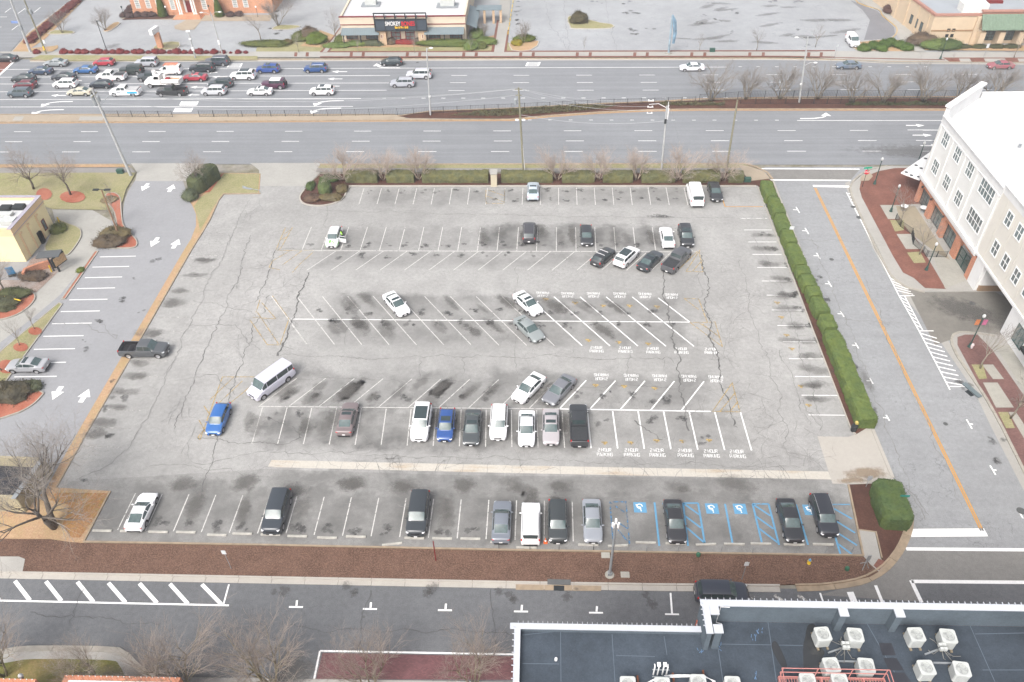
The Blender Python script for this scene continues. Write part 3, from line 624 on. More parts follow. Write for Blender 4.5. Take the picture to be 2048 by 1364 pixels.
# near street
line(wf, (-60, 1200), (458, 1211), .17)
for a, b in (((30, 1162), (60, 1201)), ((92, 1163), (123, 1202)), ((155, 1164), (187, 1204)), ((217, 1166), (251, 1205)), ((279, 1167), (314, 1206)), ((340, 1168), (376, 1208)), ((404, 1169), (443, 1209)), ((-32, 1161), (-2, 1200))): line(wf, a, b, .33, LZ + .001)
line(wf, (458, 1169), (447, 1209), .14, LZ + .001)
for x, y in ((592, 1213), (740, 1217), (890, 1219.5), (1042, 1222), (1192, 1224.5), (1344, 1227.5)):
    line(wf, (x - 14, y + 1), (x + 14, y + 1.4), .16)
    if x != 1344: line(wf, (x + 1, y - 1), (x + 2, y - 12), .18)
line(wf, (1344, 1227), (1341, 1186), .16)
line(wf, (640, 1302), (1150, 1311), .16); line(wf, (640, 1302), (628, 1360), .16)
for a, b, w_ in (((1700, 1184), (1709, 1206), .6), ((1751, 1171), (1765, 1206), .28), ((1640, 1186), (1646, 1204), .16)): line(wf, a, b, w_)
for a in ((1500, 1190), (1549, 1190), (1596, 1190)): line(wt, a, (a[0] + 18, a[1] + 14), .35)
tag(ymb.build('yellow_road_lines', m_yel), kind='structure')
tag(yw.build('worn_yellow_markings', m_yelw), kind='structure')
tag(wt.build('faint_parking_lines', m_whitef), kind='structure')
tag(ww.build('worn_parking_lines', m_whitew), kind='structure')
# blue accessible bays
bl, bf = MB(), MB()
for a, b in (((1309, 1005), (1318.5, 1092)), ((1326, 1006), (1327, 1010)), ((1366, 1006), (1376, 1092)), ((1366, 1006.5), (1396, 1006.5)), ((1396, 1006), (1409.5, 1087)), ((1367, 1007), (1399, 1030)), ((1370, 1032), (1402, 1056)), ((1374, 1056), (1410, 1087)),
             ((1450, 1008), (1465, 1087)), ((1505, 1008), (1524, 1087)), ((1505, 1008), (1537, 1008)), ((1537, 1008), (1558, 1090)), ((1506, 1009), (1541, 1032)), ((1512, 1033), (1547, 1058)), ((1518, 1057), (1556, 1086)), ((1592, 1009), (1616, 1090)),
             ((1663, 1009.5), (1700, 1009.5)), ((1667, 1017), (1704, 1038)), ((1673, 1043), (1710, 1066)), ((1677, 1067), (1714, 1091)), ((1671, 1076), (1681, 1109)), ((1676, 1088), (1704, 1109)), ((1663, 1009), (1671, 1076))): line(bl, a, b, .18)
for a, b in (((1220, 1004), (1254, 1004)), ((1220, 1004), (1226, 1085)), ((1252, 1004), (1259, 1088)), ((1221, 1006), (1254, 1028)), ((1232, 1042), (1256, 1058)), ((1236, 1060), (1258, 1086))): line(bf, a, b, .13)
for x, y in ((1280, 1015), (1424, 1017.5), (1480, 1018), (1620, 1020)):
    c = P(x, y).to_2d(); s = .62
    bl.flat([c + Vector((-s, -s * .98)), c + Vector((s, -s)), c + Vector((s, s)), c + Vector((-s, s))], LZ - .002)
    # wheelchair figure, painted the other way round
    def tp(u, v): return c + Vector((-u * s, -v * s))
    strip(wf, [tp(.05 + .42 * math.cos(a * .35 - 3.3), -.22 + .42 * math.sin(a * .35 - 3.3)) for a in range(13)], .09, LZ + .003)
    strip(wf, [tp(-.1, .5), tp(-.05, -.05), tp(.35, -.08), tp(.5, -.5), tp(.65, -.45)], .1, LZ + .004); strip(wf, [tp(-.08, .25), tp(.28, .22)], .08, LZ + .0045)
    wf.flat([tp(-.12 + .11 * math.cos(k), .66 + .11 * math.sin(k)) for k in [i * .785 for i in range(8)]], LZ + .003)
tag(bl.build('blue_bay_markings', m_blue), kind='structure'); tag(bf.build('faded_blue_markings', m_bluef), kind='structure')
# stencilled words: 2 HOUR PARKING
GL = {'2': [[(0, 1), (.8, 1), (.8, .55), (0, .45), (0, 0), (.8, 0)]], 'H': [[(0, 0), (0, 1)], [(.8, 0), (.8, 1)], [(0, .5), (.8, .5)]], 'O': [[(0, .08), (0, 1), (.8, 1), (.8, 0), (.06, 0)]], 'U': [[(0, 1), (0, 0), (.8, 0), (.8, 1)]],
      'R': [[(0, 0), (0, 1), (.8, 1), (.8, .5), (.15, .5)], [(.4, .42), (.85, 0)]], 'P': [[(0, 0), (0, 1), (.8, 1), (.8, .45), (.12, .45)]], 'A': [[(0, 0), (.38, 1), (.5, 1), (.85, 0)], [(.25, .32), (.6, .32)]], 'K': [[(0, 0), (0, 1)], [(.8, 1), (.1, .5), (.85, 0)]],
      'I': [[(.2, 0), (.2, 1)]], 'N': [[(0, 0), (0, 1), (.8, 0), (.8, 1)]], 'G': [[(.8, .85), (.8, 1), (0, 1), (0, 0), (.8, 0), (.8, .48), (.45, .48)]], ' ': []}
wd_ = MB()
def word(mb, txt, c, flip, h=.43, wd=.235, z=LZ + .002):
    adv = {'I': .42, ' ': .5}; tot = sum(adv.get(ch, 1.12) for ch in txt); x = -tot / 2; sgn = -1 if flip else 1
    for ch in txt:
        for st in GL[ch]: strip(mb, [c + Vector((sgn * (x + u) * wd, sgn * v * h)) for u, v in st], .046, z)
        x += adv.get(ch, 1.12)
for x, y in ((1193.5, 698.8), (1251, 699.5), (1306.5, 700.8), (1363, 701.5), (1423, 702), (1210, 904.5), (1264, 905), (1315, 905.5), (1371, 906), (1423, 907), (1475, 908)):
    c = P(x, y).to_2d(); word(wd_, '2 HOUR', c + Vector((0, .1)), False); word(wd_, 'PARKING', c + Vector((0, -.55)), False)
for x, y in ((1084.8, 589), (1134.8, 590), (1186.5, 590), (1239, 590.5), (1289.5, 591), (1342.8, 592.5), (1202, 753.8), (1262, 755), (1319, 755.8), (1377.8, 756.8), (1431.5, 758)):
    c = P(x, y).to_2d(); word(wd_, '2 HOUR', c + Vector((0, -.1)), True); word(wd_, 'PARKING', c + Vector((0, .55)), True)
tag(wf.build('white_road_markings', m_white), kind='structure'); tag(wd_.build('stencilled_words', m_white), kind='structure')

# ------------------------------------------------------------------ cracks, stains, covers in the asphalt
rc = random.Random(11)
def jag(pts, amp=.22, step=.9):
    out = []; ps = W(pts); step *= .4
    for a, b in zip(ps[:-1], ps[1:]):
        L = (b - a).length; k = max(1, int(L / step)); d = (b - a).normalized(); n_ = Vector((-d.y, d.x))
        for i in range(k): q = a.lerp(b, i / k); v = Vector((q.x, q.y, 0)); out.append(q + n_ * amp * (noise.noise(v * .35) * 1.9 + noise.noise(v * 1.7) * .9 + rc.uniform(-.3, .3)))
    out.append(ps[-1]); return out
def varstrip(mb, pts, w0, z):
    a, b = [], []
    for i, p in enumerate(pts):
        w_ = w0 * (.2 + 1.9 * abs(noise.noise(Vector((p.x * .9, p.y * .9, 3)))) + rc.uniform(0, .7)); q = pts[min(i + 1, len(pts) - 1)] - pts[max(i - 1, 0)]; q = q.normalized() if q.length else Vector((1, 0)); n_ = Vector((-q.y, q.x))
        a.append(p + n_ * w_ / 2); b.append(p - n_ * w_ / 2)
    n_ = len(pts); mb.add([(p.x, p.y, z) for p in a] + [(p.x, p.y, z) for p in b], [(n_ + i, n_ + i + 1, i + 1, i) for i in range(n_ - 1)])
dk, fi, se = MB(), MB(), MB()
low = MB()
CZ = .0285
for pts, w_ in (([(617, 545), (600, 590), (585, 640), (565, 690), (555, 712)], .28), ([(512, 605), (530, 560), (548, 520), (552, 500)], .12), ([(1324, 535), (1328, 590), (1337, 625), (1345, 660), (1352, 705), (1358, 740), (1365, 790), (1372, 840), (1378, 862)], .2), ([(1404, 510), (1412, 560), (1415, 625), (1425, 680), (1440, 760), (1455, 800), (1466, 835), (1475, 855)], .22), ([(555, 712), (700, 715), (900, 713), (1100, 715), (1340, 720), (1350, 728)], .07),
               ([(400, 1000), (440, 855), (490, 700), (540, 590)], .1), ([(552, 500), (620, 497), (760, 494)], .06), ([(345, 858), (400, 730), (440, 640), (480, 540), (500, 470)], .09), ([(395, 875), (560, 888), (605, 875), (560, 845), (530, 835)], .1), ([(1030, 770), (1370, 777)], .06), ([(580, 755), (860, 762), (1024, 766)], .05), ([(1270, 840), (1310, 865), (1325, 880)], .14), ([(1466, 620), (1440, 720)], .03)): varstrip(dk, jag(pts, .3, .7), w_ * .62, CZ)
for pts in ([(1395, 600), (1410, 580), (1402, 560), (1398, 545)], [(1035, 530), (1030, 575), (1035, 640), (1030, 700), (1035, 760)], [(1254, 690), (1256, 740), (1262, 770)], [(930, 715), (925, 750)], [(842, 715), (840, 760)], [(690, 690), (700, 640)], [(388, 600), (500, 620), (540, 650)], [(380, 650), (470, 650), (520, 700)], [(350, 760), (430, 750), (470, 790)], [(600, 800), (700, 830), (740, 880), (800, 900)], [(540, 905), (1000, 917), (1600, 936)], [(300, 930), (400, 935), (540, 955)], [(390, 930), (520, 905), (540, 900)], [(1500, 470), (1560, 560), (1600, 700), (1640, 830)], [(1480, 520), (1500, 620), (1560, 800), (1580, 930)], [(1560, 700), (1585, 760), (1620, 850)], [(630, 420), (1130, 433), (1530, 437)], [(655, 410), (652, 455)], [(560, 960), (900, 985), (1400, 1000), (1700, 1010)], [(150, 960), (200, 940), (260, 900), (330, 760), (420, 560), (500, 400)], [(540, 1005), (760, 1010), (960, 1015)], [(1610, 800), (1640, 860)], [(70, 640), (170, 648), (235, 676), (200, 650)], [(1620, 470), (1700, 660), (1790, 900), (1850, 1040)], [(1730, 560), (1830, 800), (1930, 1020)], [(1600, 480), (1720, 483)], [(1690, 640), (1800, 645)], [(1780, 950), (1830, 985), (1850, 1025), (1858, 1030)], [(60, 1225), (150, 1235), (320, 1250)], [(575, 1255), (780, 1262), (1030, 1268)], [(735, 1180), (725, 1235), (712, 1300)], [(985, 1178), (984, 1240), (988, 1310)], [(160, 1180), (140, 1250)], [(1086, -20), (1100, 50), (1140, 103)], [(1210, 0), (1228, 80), (1235, 103)], [(1128, 0), (1133, 60), (1140, 100)], [(1720, 20), (1760, 55), (1775, 78)]): varstrip(low if pts[0][1] > 1170 else fi, jag(pts, .3, 1.0), .065, CZ)
def fork(p, ang, L, w_, lev, mb):
    pts = [p]; a = ang
    for i in range(int(L / .8) + 1):
        a += rc.uniform(-.5, .5); p = p + Vector((math.cos(a), math.sin(a))) * .8; pts.append(p)
        if lev and rc.random() < .4: fork(p, a + rc.choice((-1, 1)) * rc.uniform(.7, 1.5), L * rc.uniform(.3, .7), w_ * .8, lev - 1, mb)
    varstrip(mb, pts, w_, CZ + .0005)
for (x0, y0, x1, y1, k) in ((440, 450, 580, 720, 26), (1390, 500, 1480, 860, 26), (1320, 620, 1420, 860, 10), (560, 885, 1180, 925, 26), (1180, 905, 1640, 938, 26), (1480, 560, 1640, 930, 20), (300, 740, 440, 860, 8), (430, 400, 620, 440, 8), (700, 935, 1640, 960, 16)):
    for _ in range(int(k * 1.1)): fork(P(rc.uniform(x0, x1), rc.uniform(y0, y1)).to_2d(), rc.uniform(0, 6.28), rc.uniform(1, 3.4), .034, 2, fi)
tag(low.build('street_cracks', plain('street_crack_dark', S(104, 104, 106))), kind='structure'); tag(dk.build('asphalt_cracks', m_crack), kind='structure'); tag(fi.build('fine_asphalt_cracks', m_crackl), kind='structure')
# stains with soft ragged edges: alpha falls off from the middle of each patch
def stainmat(name, c, strength, ragged, nscale):
    n = NT(name); co = n.coord(True); uv = n.n('ShaderNodeTexCoord').outputs['UV']
    gd = n.n('ShaderNodeTexGradient', gradient_type='SPHERICAL'); mp = n.n('ShaderNodeMapping'); mp.inputs['Location'].default_value = (-1, -1, 0); mp.inputs['Scale'].default_value = (2, 2, 2)
    n.l(uv, mp.inputs['Vector']); n.l(mp.outputs[0], gd.inputs['Vector'])
    a = n.mul(gd.outputs['Fac'], n.rng(n.noise(co, nscale, 6, .7), .3, .7, -ragged, ragged), 'ADD')
    a = n.mul(n.mul(n.rng(a, .12, .6), n.rng(gd.outputs['Fac'], 0, .15)), strength)
    n.color(c); n.set(.85, .2); n.l(a, n.b.inputs['Alpha']); return n.m
class Stain:
    def __init__(s): s.q = []
    def add(s, a, b, wid, z):
        """patch stretched from a to b (world 2d), wid wide"""
        d = (b - a); d = d.normalized() if d.length > .01 else Vector((1, 0)); n_ = Vector((-d.y, d.x)) * wid / 2; e = d * wid * .35
        s.q.append([(p.x, p.y, z) for p in (a - n_ - e, b - n_ + e, b + n_ + e, a + n_ - e)])
    def build(s, name, mat):
        me = bpy.data.meshes.new(name); me.from_pydata([v for q in s.q for v in q], [], [(4 * i, 4 * i + 1, 4 * i + 2, 4 * i + 3) for i in range(len(s.q))])
        uv = me.uv_layers.new(name='UVMap')
        for i in range(len(s.q)):
            for k, c in enumerate(((0, 0), (1, 0), (1, 1), (0, 1))): uv.data[4 * i + k].uv = c
        me.materials.append(mat); return tag(obj(name, me), kind='structure')
oil, damp, rust = Stain(), Stain(), Stain()
zi = [0.030]
def nz():
    zi[0] += .00012; return zi[0]
def oils(pts, r=.7, spread=.5):
    for x, y in pts:
        c = P(x, y).to_2d()
        for _ in range(rc.choice((2, 3, 4))):
            o = c + Vector((rc.uniform(-spread, spread), rc.uniform(-spread, spread))); e = o + Vector((rc.uniform(-.4, .4), rc.uniform(-.3, .3))); oil.add(o, e, r * rc.uniform(.3, 1.15), nz())
oils([(734 + 36 * k + rc.uniform(-5, 5), 382 + rc.uniform(-3, 3)) for k in range(18)], .9); oils([(740 + 36 * k + rc.uniform(-5, 5), 399 + rc.uniform(-2, 2)) for k in range(7, 19)], .9)
oils([(620 + 38.5 * k, 489 + rc.uniform(-3, 3)) for k in range(18) if k not in (1,)], .9); oils([(660 + 48 * k + 20, 511 + rc.uniform(-3, 3)) for k in range(9)], .9)
oils([(640 + 51 * k, 624 + rc.uniform(-3, 4)) for k in range(14)], 1.0); oils([(665 + 52 * k, 648 + rc.uniform(-3, 4)) for k in range(14)], 1.0)
oils([(575 + 58 * k, 792 + rc.uniform(-6, 6)) for k in range(14) if k not in (8, 9)], 1.0, .7); oils([(1205, 845), (1305, 840), (1362, 840), (1410, 880), (600, 830), (540, 832)], 1.0)
oils([(320, 1048), (375, 1050), (432, 1052), (487, 1054), (597, 1056), (655, 1058), (706, 1062), (774, 1060), (884, 1064), (944, 1062)], 1.1, .45)
oils([(1560 + .39 * 36 * k - 22 + rc.uniform(-8, 8), 470 + 30 * k) for k in range(13)], 1.0, .5); oils([(310, 520), (270, 560), (245, 600), (205, 640), (170, 680), (230, 765), (175, 700), (290, 620), (250, 800), (215, 820), (165, 958), (215, 870), (225, 790)], .9)
oils([(1300 + 4, 806), (1332, 801)], 1.6, .15)
for a, b, w_ in (((1290, 433), (1348, 436), 1.0), ((1305, 430), (1335, 433), .9)): oil.add(P(*a).to_2d(), P(*b).to_2d(), w_, nz())
oils([(564, 1182), (702, 1183), (860, 1187), (1010, 1191), (1155, 1190), (1305, 1196), (1635, 560), (1645, 600), (1670, 680), (1705, 740), (1745, 820), (1990, 880), (2010, 930), (1925, 770)], 1.3, .8)
oils([(1240 + rc.uniform(-90, 60), 20 + rc.uniform(-20, 60)) for _ in range(8)], 1.4, 1.2); oils([(1400 + rc.uniform(-100, 240), rc.uniform(0, 95)) for _ in range(10)], 1.4, 1.2); oils([(1036, 4 + 9 * k) for k in range(6)], 1.4, .5); oils([(570 + rc.uniform(-40, 20), 30 + rc.uniform(-20, 40)) for _ in range(8)], 1.6)
# damp marks left by parked cars
def bay(a, b, w_=2.0):
    A, B = P(*a).to_2d(), P(*b).to_2d()
    if rc.random() < .22: return
    for _ in range(rc.choice((1, 2, 2, 3))):
        t0 = rc.uniform(-.15, .5); t1 = rc.uniform(t0 + .3, 1.1); j = Vector((rc.uniform(-.6, .6), rc.uniform(-.4, .4))); damp.add(A.lerp(B, t0) + j, A.lerp(B, t1) + j, w_ * rc.uniform(.5, 1.05), nz())
for k in range(12): bay((970 + 36.5 * k * .98 + rc.uniform(-6, 6), 455), (972 + 37.5 * k * .98, 494), rc.uniform(1.8, 3.2))
for k in (1, 2, 5, 6, 7, 8, 9, 10, 11): bay((628 + 51.4 * k, 592), (665 + 53 * k, 628), rc.uniform(1.6, 2.6))
for k in (0, 1, 2, 3, 4, 5, 6, 7, 8, 9, 10): bay((660 + 52.5 * k, 642), (690 + 54.5 * k, 678), rc.uniform(1.5, 2.6))
for k in range(0, 10): bay((555 + 59.5 * k, 805), (608 + 58.5 * k, 758 if k in (1, 2, 3, 4, 5, 7) else 770), rc.uniform(1.8, 2.8)); bay((548 + 59.5 * k, 806), (590 + 59 * k, 765), rc.uniform(1.8, 2.8))
for k in range(-1, 12): bay((548 + 52 * k, 875), (560 + 51 * k, 825), rc.uniform(2.0, 3.2))
for k in range(0, 16):
    if k in (1, 3, 8, 12): continue
    bay((262 + 56.5 * k, 1050), (285 + 55.5 * k, 985), rc.uniform(1.8, 2.8))
for k in range(0, 26, 2): bay((240 + 55 * k + rc.uniform(-20, 20), 970 + rc.uniform(-6, 12)), (290 + 55 * k, 974 + rc.uniform(-6, 12)), rc.uniform(1.5, 3.5))
for k in range(13):
    y = 520 + 29.5 * k; x = 372 - .575 * (y - 505); bay((x + 5, y), (x + 62, y + 1), rc.uniform(1.5, 2.6))
for k in range(12): bay((1500 + .35 * 28 * k, 470 + 30 * k), (1550 + .39 * 29 * k, 470 + 30 * k), 2.0)
for a, b, w_ in (((225, 990), (190, 1060), 2.4), ((250, 965), (360, 975), 3), ((1690, 690), (1745, 790), 1.6), ((255, 400), (262, 450), 2.0), ((375, 390), (385, 420), 1.8), ((255, 470), (230, 485), 1.5), ((620, 1330), (560, 1360), 5), ((1860, 600), (1990, 640), 7), ((0, 1355), (600, 1360), 3), ((150, 960), (205, 955), 4)): bay(a, b, w_)
for k in range(24): q = P(1400 + rc.uniform(-60, 260), rc.uniform(2, 98)).to_2d(); damp.add(q, q + Vector((rc.uniform(2, 8), rc.uniform(-1, 3))), rc.uniform(1, 2.5), nz())
damp.add(P(320, 96).to_2d(), P(380, 92).to_2d(), 3, nz()); damp.add(P(215, 96).to_2d(), P(235, 90).to_2d(), 3, nz()); damp.add(P(1700, 300).to_2d(), P(2000, 310).to_2d(), 6, nz())
oil.build('oil_stains', stainmat('oil_stain', S(118, 117, 116), .42, .6, 3.0)); damp.build('damp_stains', stainmat('damp_stain', S(140, 137, 133), .33, .3, 1.1))
rust.add(P(1690, 950).to_2d(), P(1775, 944).to_2d(), 2.0, .036); rust.add(P(1672, 962).to_2d(), P(1740, 960).to_2d(), 1.0, .0362)
rust.build('rust_stains', stainmat('rust_stain', S(192, 166, 136), .55, .3, 1.2))
# covers and drains
cv = MB()
for x, y, r in ((2042, 1022, .42), (1706, 414, .35), (1718, 435, .4), (1891, 848, .25), (1663, 519, .3), (810, 128, .3), (835, 125, .3), (1535, 412, .5), (1944, 607, .4), (728, 1234, .13)):
    c = P(x, y); cv.lathe([(r, 0), (r, .006)], (c.x, c.y, .03), 16)
tag(cv.build('manhole_covers', plain('cast_iron', S(110, 112, 112), .7, .2, 8)), kind='structure')
# ------------------------------------------------------------------ vehicles
m_paint = objcol('car_paint', .28, .5, .03, 1.2, coat=.6)
m_trim = plain('black_trim', (.018, .018, .02, 1), .55, .1, 5)
m_glass = plain('car_glass', (.03, .045, .047, 1), .05, .1, 2, spec=.7, coat=.4)
m_screen = plain('windscreen_glass', (.06, .09, .09, 1), .06, .22, 3, spec=.7, coat=.4)
m_tyre = plain('tyre_rubber', (.02, .02, .021, 1), .85, .1, 5)
m_rim = plain('wheel_alloy', (.42, .42, .43, 1), .35, .1, 6, metal=.6)
m_lamp = plain('lamp_lens', (.62, .64, .66, 1), .15, .1, 9, spec=.7)
m_tail = plain('tail_lens', (.45, .02, .02, 1), .2, .1, 9, spec=.6)
m_plate = plain('plate', (.7, .7, .7, 1), .5, .05, 9)
m_rub = plain('bed_liner', (.03, .03, .032, 1), .8, .2, 6)
m_steelw = plain('white_fitting', (.7, .7, .7, 1), .5, .1, 3)
SPEC = {
 # L, W, H, belt points (fraction, z), glass stations xw0 xr0 xr1 xr2 (fractions from the nose), roof half width, wheel stations, wheel radius
 'sedan': (4.78, 1.83, 1.45, [(0, .55), (.015, .68), (.06, .76), (.27, .93), (.5, .95), (.85, 1.0), (.97, 1.0), (.99, .9), (1, .62)], (.26, .43, .69, .87), .72, (.19, .79), .33),
 'coupe': (4.5, 1.86, 1.30, [(0, .5), (.015, .6), (.06, .7), (.3, .86), (.5, .88), (.72, .94), (.93, .95), (.985, .86), (1, .55)], (.30, .48, .66, .90), .66, (.18, .79), .34),
 'hatch': (4.35, 1.78, 1.50, [(0, .55), (.015, .7), (.06, .8), (.24, .98), (.5, .99), (.9, 1.03), (.98, 1.0), (1, .6)], (.23, .40, .84, .975), .74, (.18, .80), .32),
 'suv': (4.65, 1.88, 1.68, [(0, .6), (.012, .8), (.05, .92), (.24, 1.07), (.5, 1.07), (.9, 1.1), (.985, 1.08), (1, .65)], (.24, .38, .90, .98), .77, (.19, .80), .36),
 'bigsuv': (4.95, 1.98, 1.80, [(0, .65), (.01, .9), (.04, 1.02), (.24, 1.14), (.5, 1.14), (.9, 1.16), (.985, 1.14), (1, .7)], (.25, .38, .92, .985), .79, (.18, .79), .38),
 'boxsuv': (4.5, 1.85, 1.74, [(0, .62), (.008, .92), (.03, 1.02), (.26, 1.08), (.5, 1.08), (.95, 1.1), (.99, 1.08), (1, .7)], (.27, .36, .95, .985), .84, (.18, .80), .38),
 'jeep': (4.6, 1.86, 1.84, [(0, .7), (.005, 1.02), (.02, 1.1), (.32, 1.15), (.5, 1.15), (.98, 1.15), (.995, 1.1), (1, .6)], (.34, .39, .96, .985), .90, (.15, .80), .42),
 'van': (5.7, 2.02, 2.12, [(0, .65), (.01, .92), (.04, 1.02), (.16, 1.22), (.5, 1.25), (.98, 1.25), (.995, 1.2), (1, .6)], (.15, .26, .975, .995), .86, (.15, .78), .37),
 'minicargo': (4.6, 1.85, 1.9, [(0, .6), (.01, .85), (.05, .98), (.2, 1.12), (.5, 1.14), (.98, 1.14), (.995, 1.1), (1, .6)], (.19, .34, .97, .992), .84, (.17, .80), .33),
 'pickup': (5.7, 1.97, 1.86, [(0, .65), (.01, .95), (.03, 1.06), (.22, 1.17), (.55, 1.18), (.62, 1.2), (.99, 1.2), (1, 1.15)], (.22, .33, .56, .60), .76, (.16, .79), .40),
}
def interp(pts, x):
    for (a, u), (b, v) in zip(pts[:-1], pts[1:]):
        if x <= b: return u + (v - u) * (x - a) / (b - a + 1e-9)
    return pts[-1][1]
class Car:
    def __init__(s, kind):
        s.kind = kind; s.L, s.W, s.H, s.belt, s.g, s.rw, s.wf, s.r = SPEC[kind]; s.zb0 = .24 if kind in ('sedan', 'coupe', 'hatch') else .32
    def cab(s, u):
        a, b, c, d = s.g
        if u <= a or u >= d: return 0.0
        if u < b: return (u - a) / (b - a)
        if u > c: return (d - u) / (d - c)
        return 1.0
    def sec(s, u, bed=None):
        """half section at fraction u from the nose: list of (y, z)"""
        nose = max(0, 1 - u / .13); tl = max(0, 1 - (1 - u) / .1)
        boxy = .5 if s.kind in ('jeep', 'van', 'pickup', 'boxsuv', 'minicargo') else 1.0
        wd = s.W / 2 * (1 - .24 * boxy * nose ** 2.4 - .16 * boxy * tl ** 2.4)
        B = interp(s.belt, u); c = s.cab(u); zb = s.zb0 + .1 * (nose ** 2 + tl ** 2)
        for wx in s.wf:
            dx = (u - wx) * s.L; ra = s.r + .07
            if abs(dx) < ra: zb = max(zb, s.r + math.sqrt(max(ra * ra - dx * dx, 0)) * .98)
        mid = (s.g[1] + s.g[2]) / 2; hw = (s.g[2] - s.g[1]) / 2 + .1
        rf = s.H - .05 * ((u - mid) / hw) ** 2; crown = .07 if u < s.g[0] else .04
        z1 = max(zb + .02, .34); z2 = max(z1 + .02, min(.52, B - .12)); z3 = max(z2 + .02, B - .16)
        bul = 1.0
        k = c
        lp = lambda p, q: (p[0] + (q[0] - p[0]) * k, p[1] + (q[1] - p[1]) * k)
        if bed is not None:
            return [(wd * .9, zb), (wd * .97, z1), (wd, z2), (wd * .99, z3), (wd * .96, B), (wd * .86, B), (wd * .86, bed), (wd * .5, bed), (0, bed)]
        rw = s.rw * s.W / 2
        return [(wd * .9, zb), (wd * .97, z1), (wd, z2), (wd * .985, z3), (wd * .95, B - .01), (wd * .9, B + .01),
                lp((wd * .74, B + crown * .6), (rw, rf - .07)), lp((wd * .5, B + crown * .85), (rw * .86, rf - .012)), lp((0, B + crown), (0, rf + .012))]
    def X(s, u): return s.L / 2 - u * s.L
    def body(s):
        us = {0, .006, .018, .04, .07, .1, .13, .999, .985, .96, .93, .9}
        us |= {i / 28 for i in range(1, 28)}; us |= set(s.g)
        for wx in s.wf:
            ra = (s.r + .07) / s.L
            for k in range(9): us.add(wx + ra * math.cos(k * math.pi / 8) * (1 if k not in (0, 8) else 1.0)); us.add(wx + ra * math.cos(k * math.pi / 8) * .999)
            us.add(wx - ra * 1.03); us.add(wx + ra * 1.03)
        us = sorted(u for u in us if 0 <= u <= 1); us[-1] = 1.0
        secs = []
        for u in us:
            if s.kind == 'pickup' and u > s.g[3] + .012 and u < .975: secs.append((u, s.sec(u, .72)))
            else: secs.append((u, s.sec(u)))
            if s.kind == 'pickup': pass
        mb = MB(); n = 9; vs = []; 
        for u, q in secs:
            x = s.X(u)
            row_ = [(x, -y, z) for y, z in q] + [(x, y, z) for y, z in q[-2::-1]]
            vs += row_
        m_ = 2 * n - 1; fs = []; mi = []
        for i in range(len(secs) - 1):
            for k in range(m_ - 1):
                fs.append((i * m_ + k, (i + 1) * m_ + k, (i + 1) * m_ + k + 1, i * m_ + k + 1)); b = s.kind == 'pickup' and secs[i][1][6][1] == .72 and secs[i + 1][1][6][1] == .72 and 5 <= k <= 10
                mi.append(1 if (k in (0, m_ - 2) or b) else 0)
            fs.append((i * m_ + m_ - 1, (i + 1) * m_ + m_ - 1, (i + 1) * m_, i * m_)); mi.append(1)
        fs.append(tuple(range(m_))[::-1][::-1]); mi.append(0); fs.append(tuple((len(secs) - 1) * m_ + k for k in range(m_))[::-1]); mi.append(0)
        mb.v = vs; mb.f = fs; mb.m = mi
        return mb
    def pane(s, fn, us, ts):
        mb = MB(); vs = [fn(u, t) for u in us for t in ts]; n = len(ts)
        return mb.add(vs, [(i * n + k, i * n + k + 1, (i + 1) * n + k + 1, (i + 1) * n + k) for i in range(len(us) - 1) for k in range(n - 1)])
    def side(s, u, t, sg, o=.012):
        q = s.sec(u); a, b = q[5], q[6]; return (s.X(u), sg * (a[0] + (b[0] - a[0]) * t + o), a[1] + (b[1] - a[1]) * t + o * .4)
    def top(s, u, t, o=.012, dx=0):
        q = s.sec(u); pl = [q[6], q[7], q[8]]; a = abs(t)
        if a < .6: k = a / .6; y, z = pl[2][0] + (pl[1][0] - pl[2][0]) * k, pl[2][1] + (pl[1][1] - pl[2][1]) * k
        else: k = (a - .6) / .4; y, z = pl[1][0] + (pl[0][0] - pl[1][0]) * k, pl[1][1] + (pl[0][1] - pl[1][1]) * k
        return (s.X(u) + dx, math.copysign(y, t), z + o)
CARC = {}
TT = [-.97, -.6, -.3, 0, .3, .6, .97]
def lr(a, b, n): return [a + (b - a) * i / n for i in range(n + 1)]
def fx(mb, flip):
    if flip: mb.f = [f[::-1] for f in mb.f]
    return mb
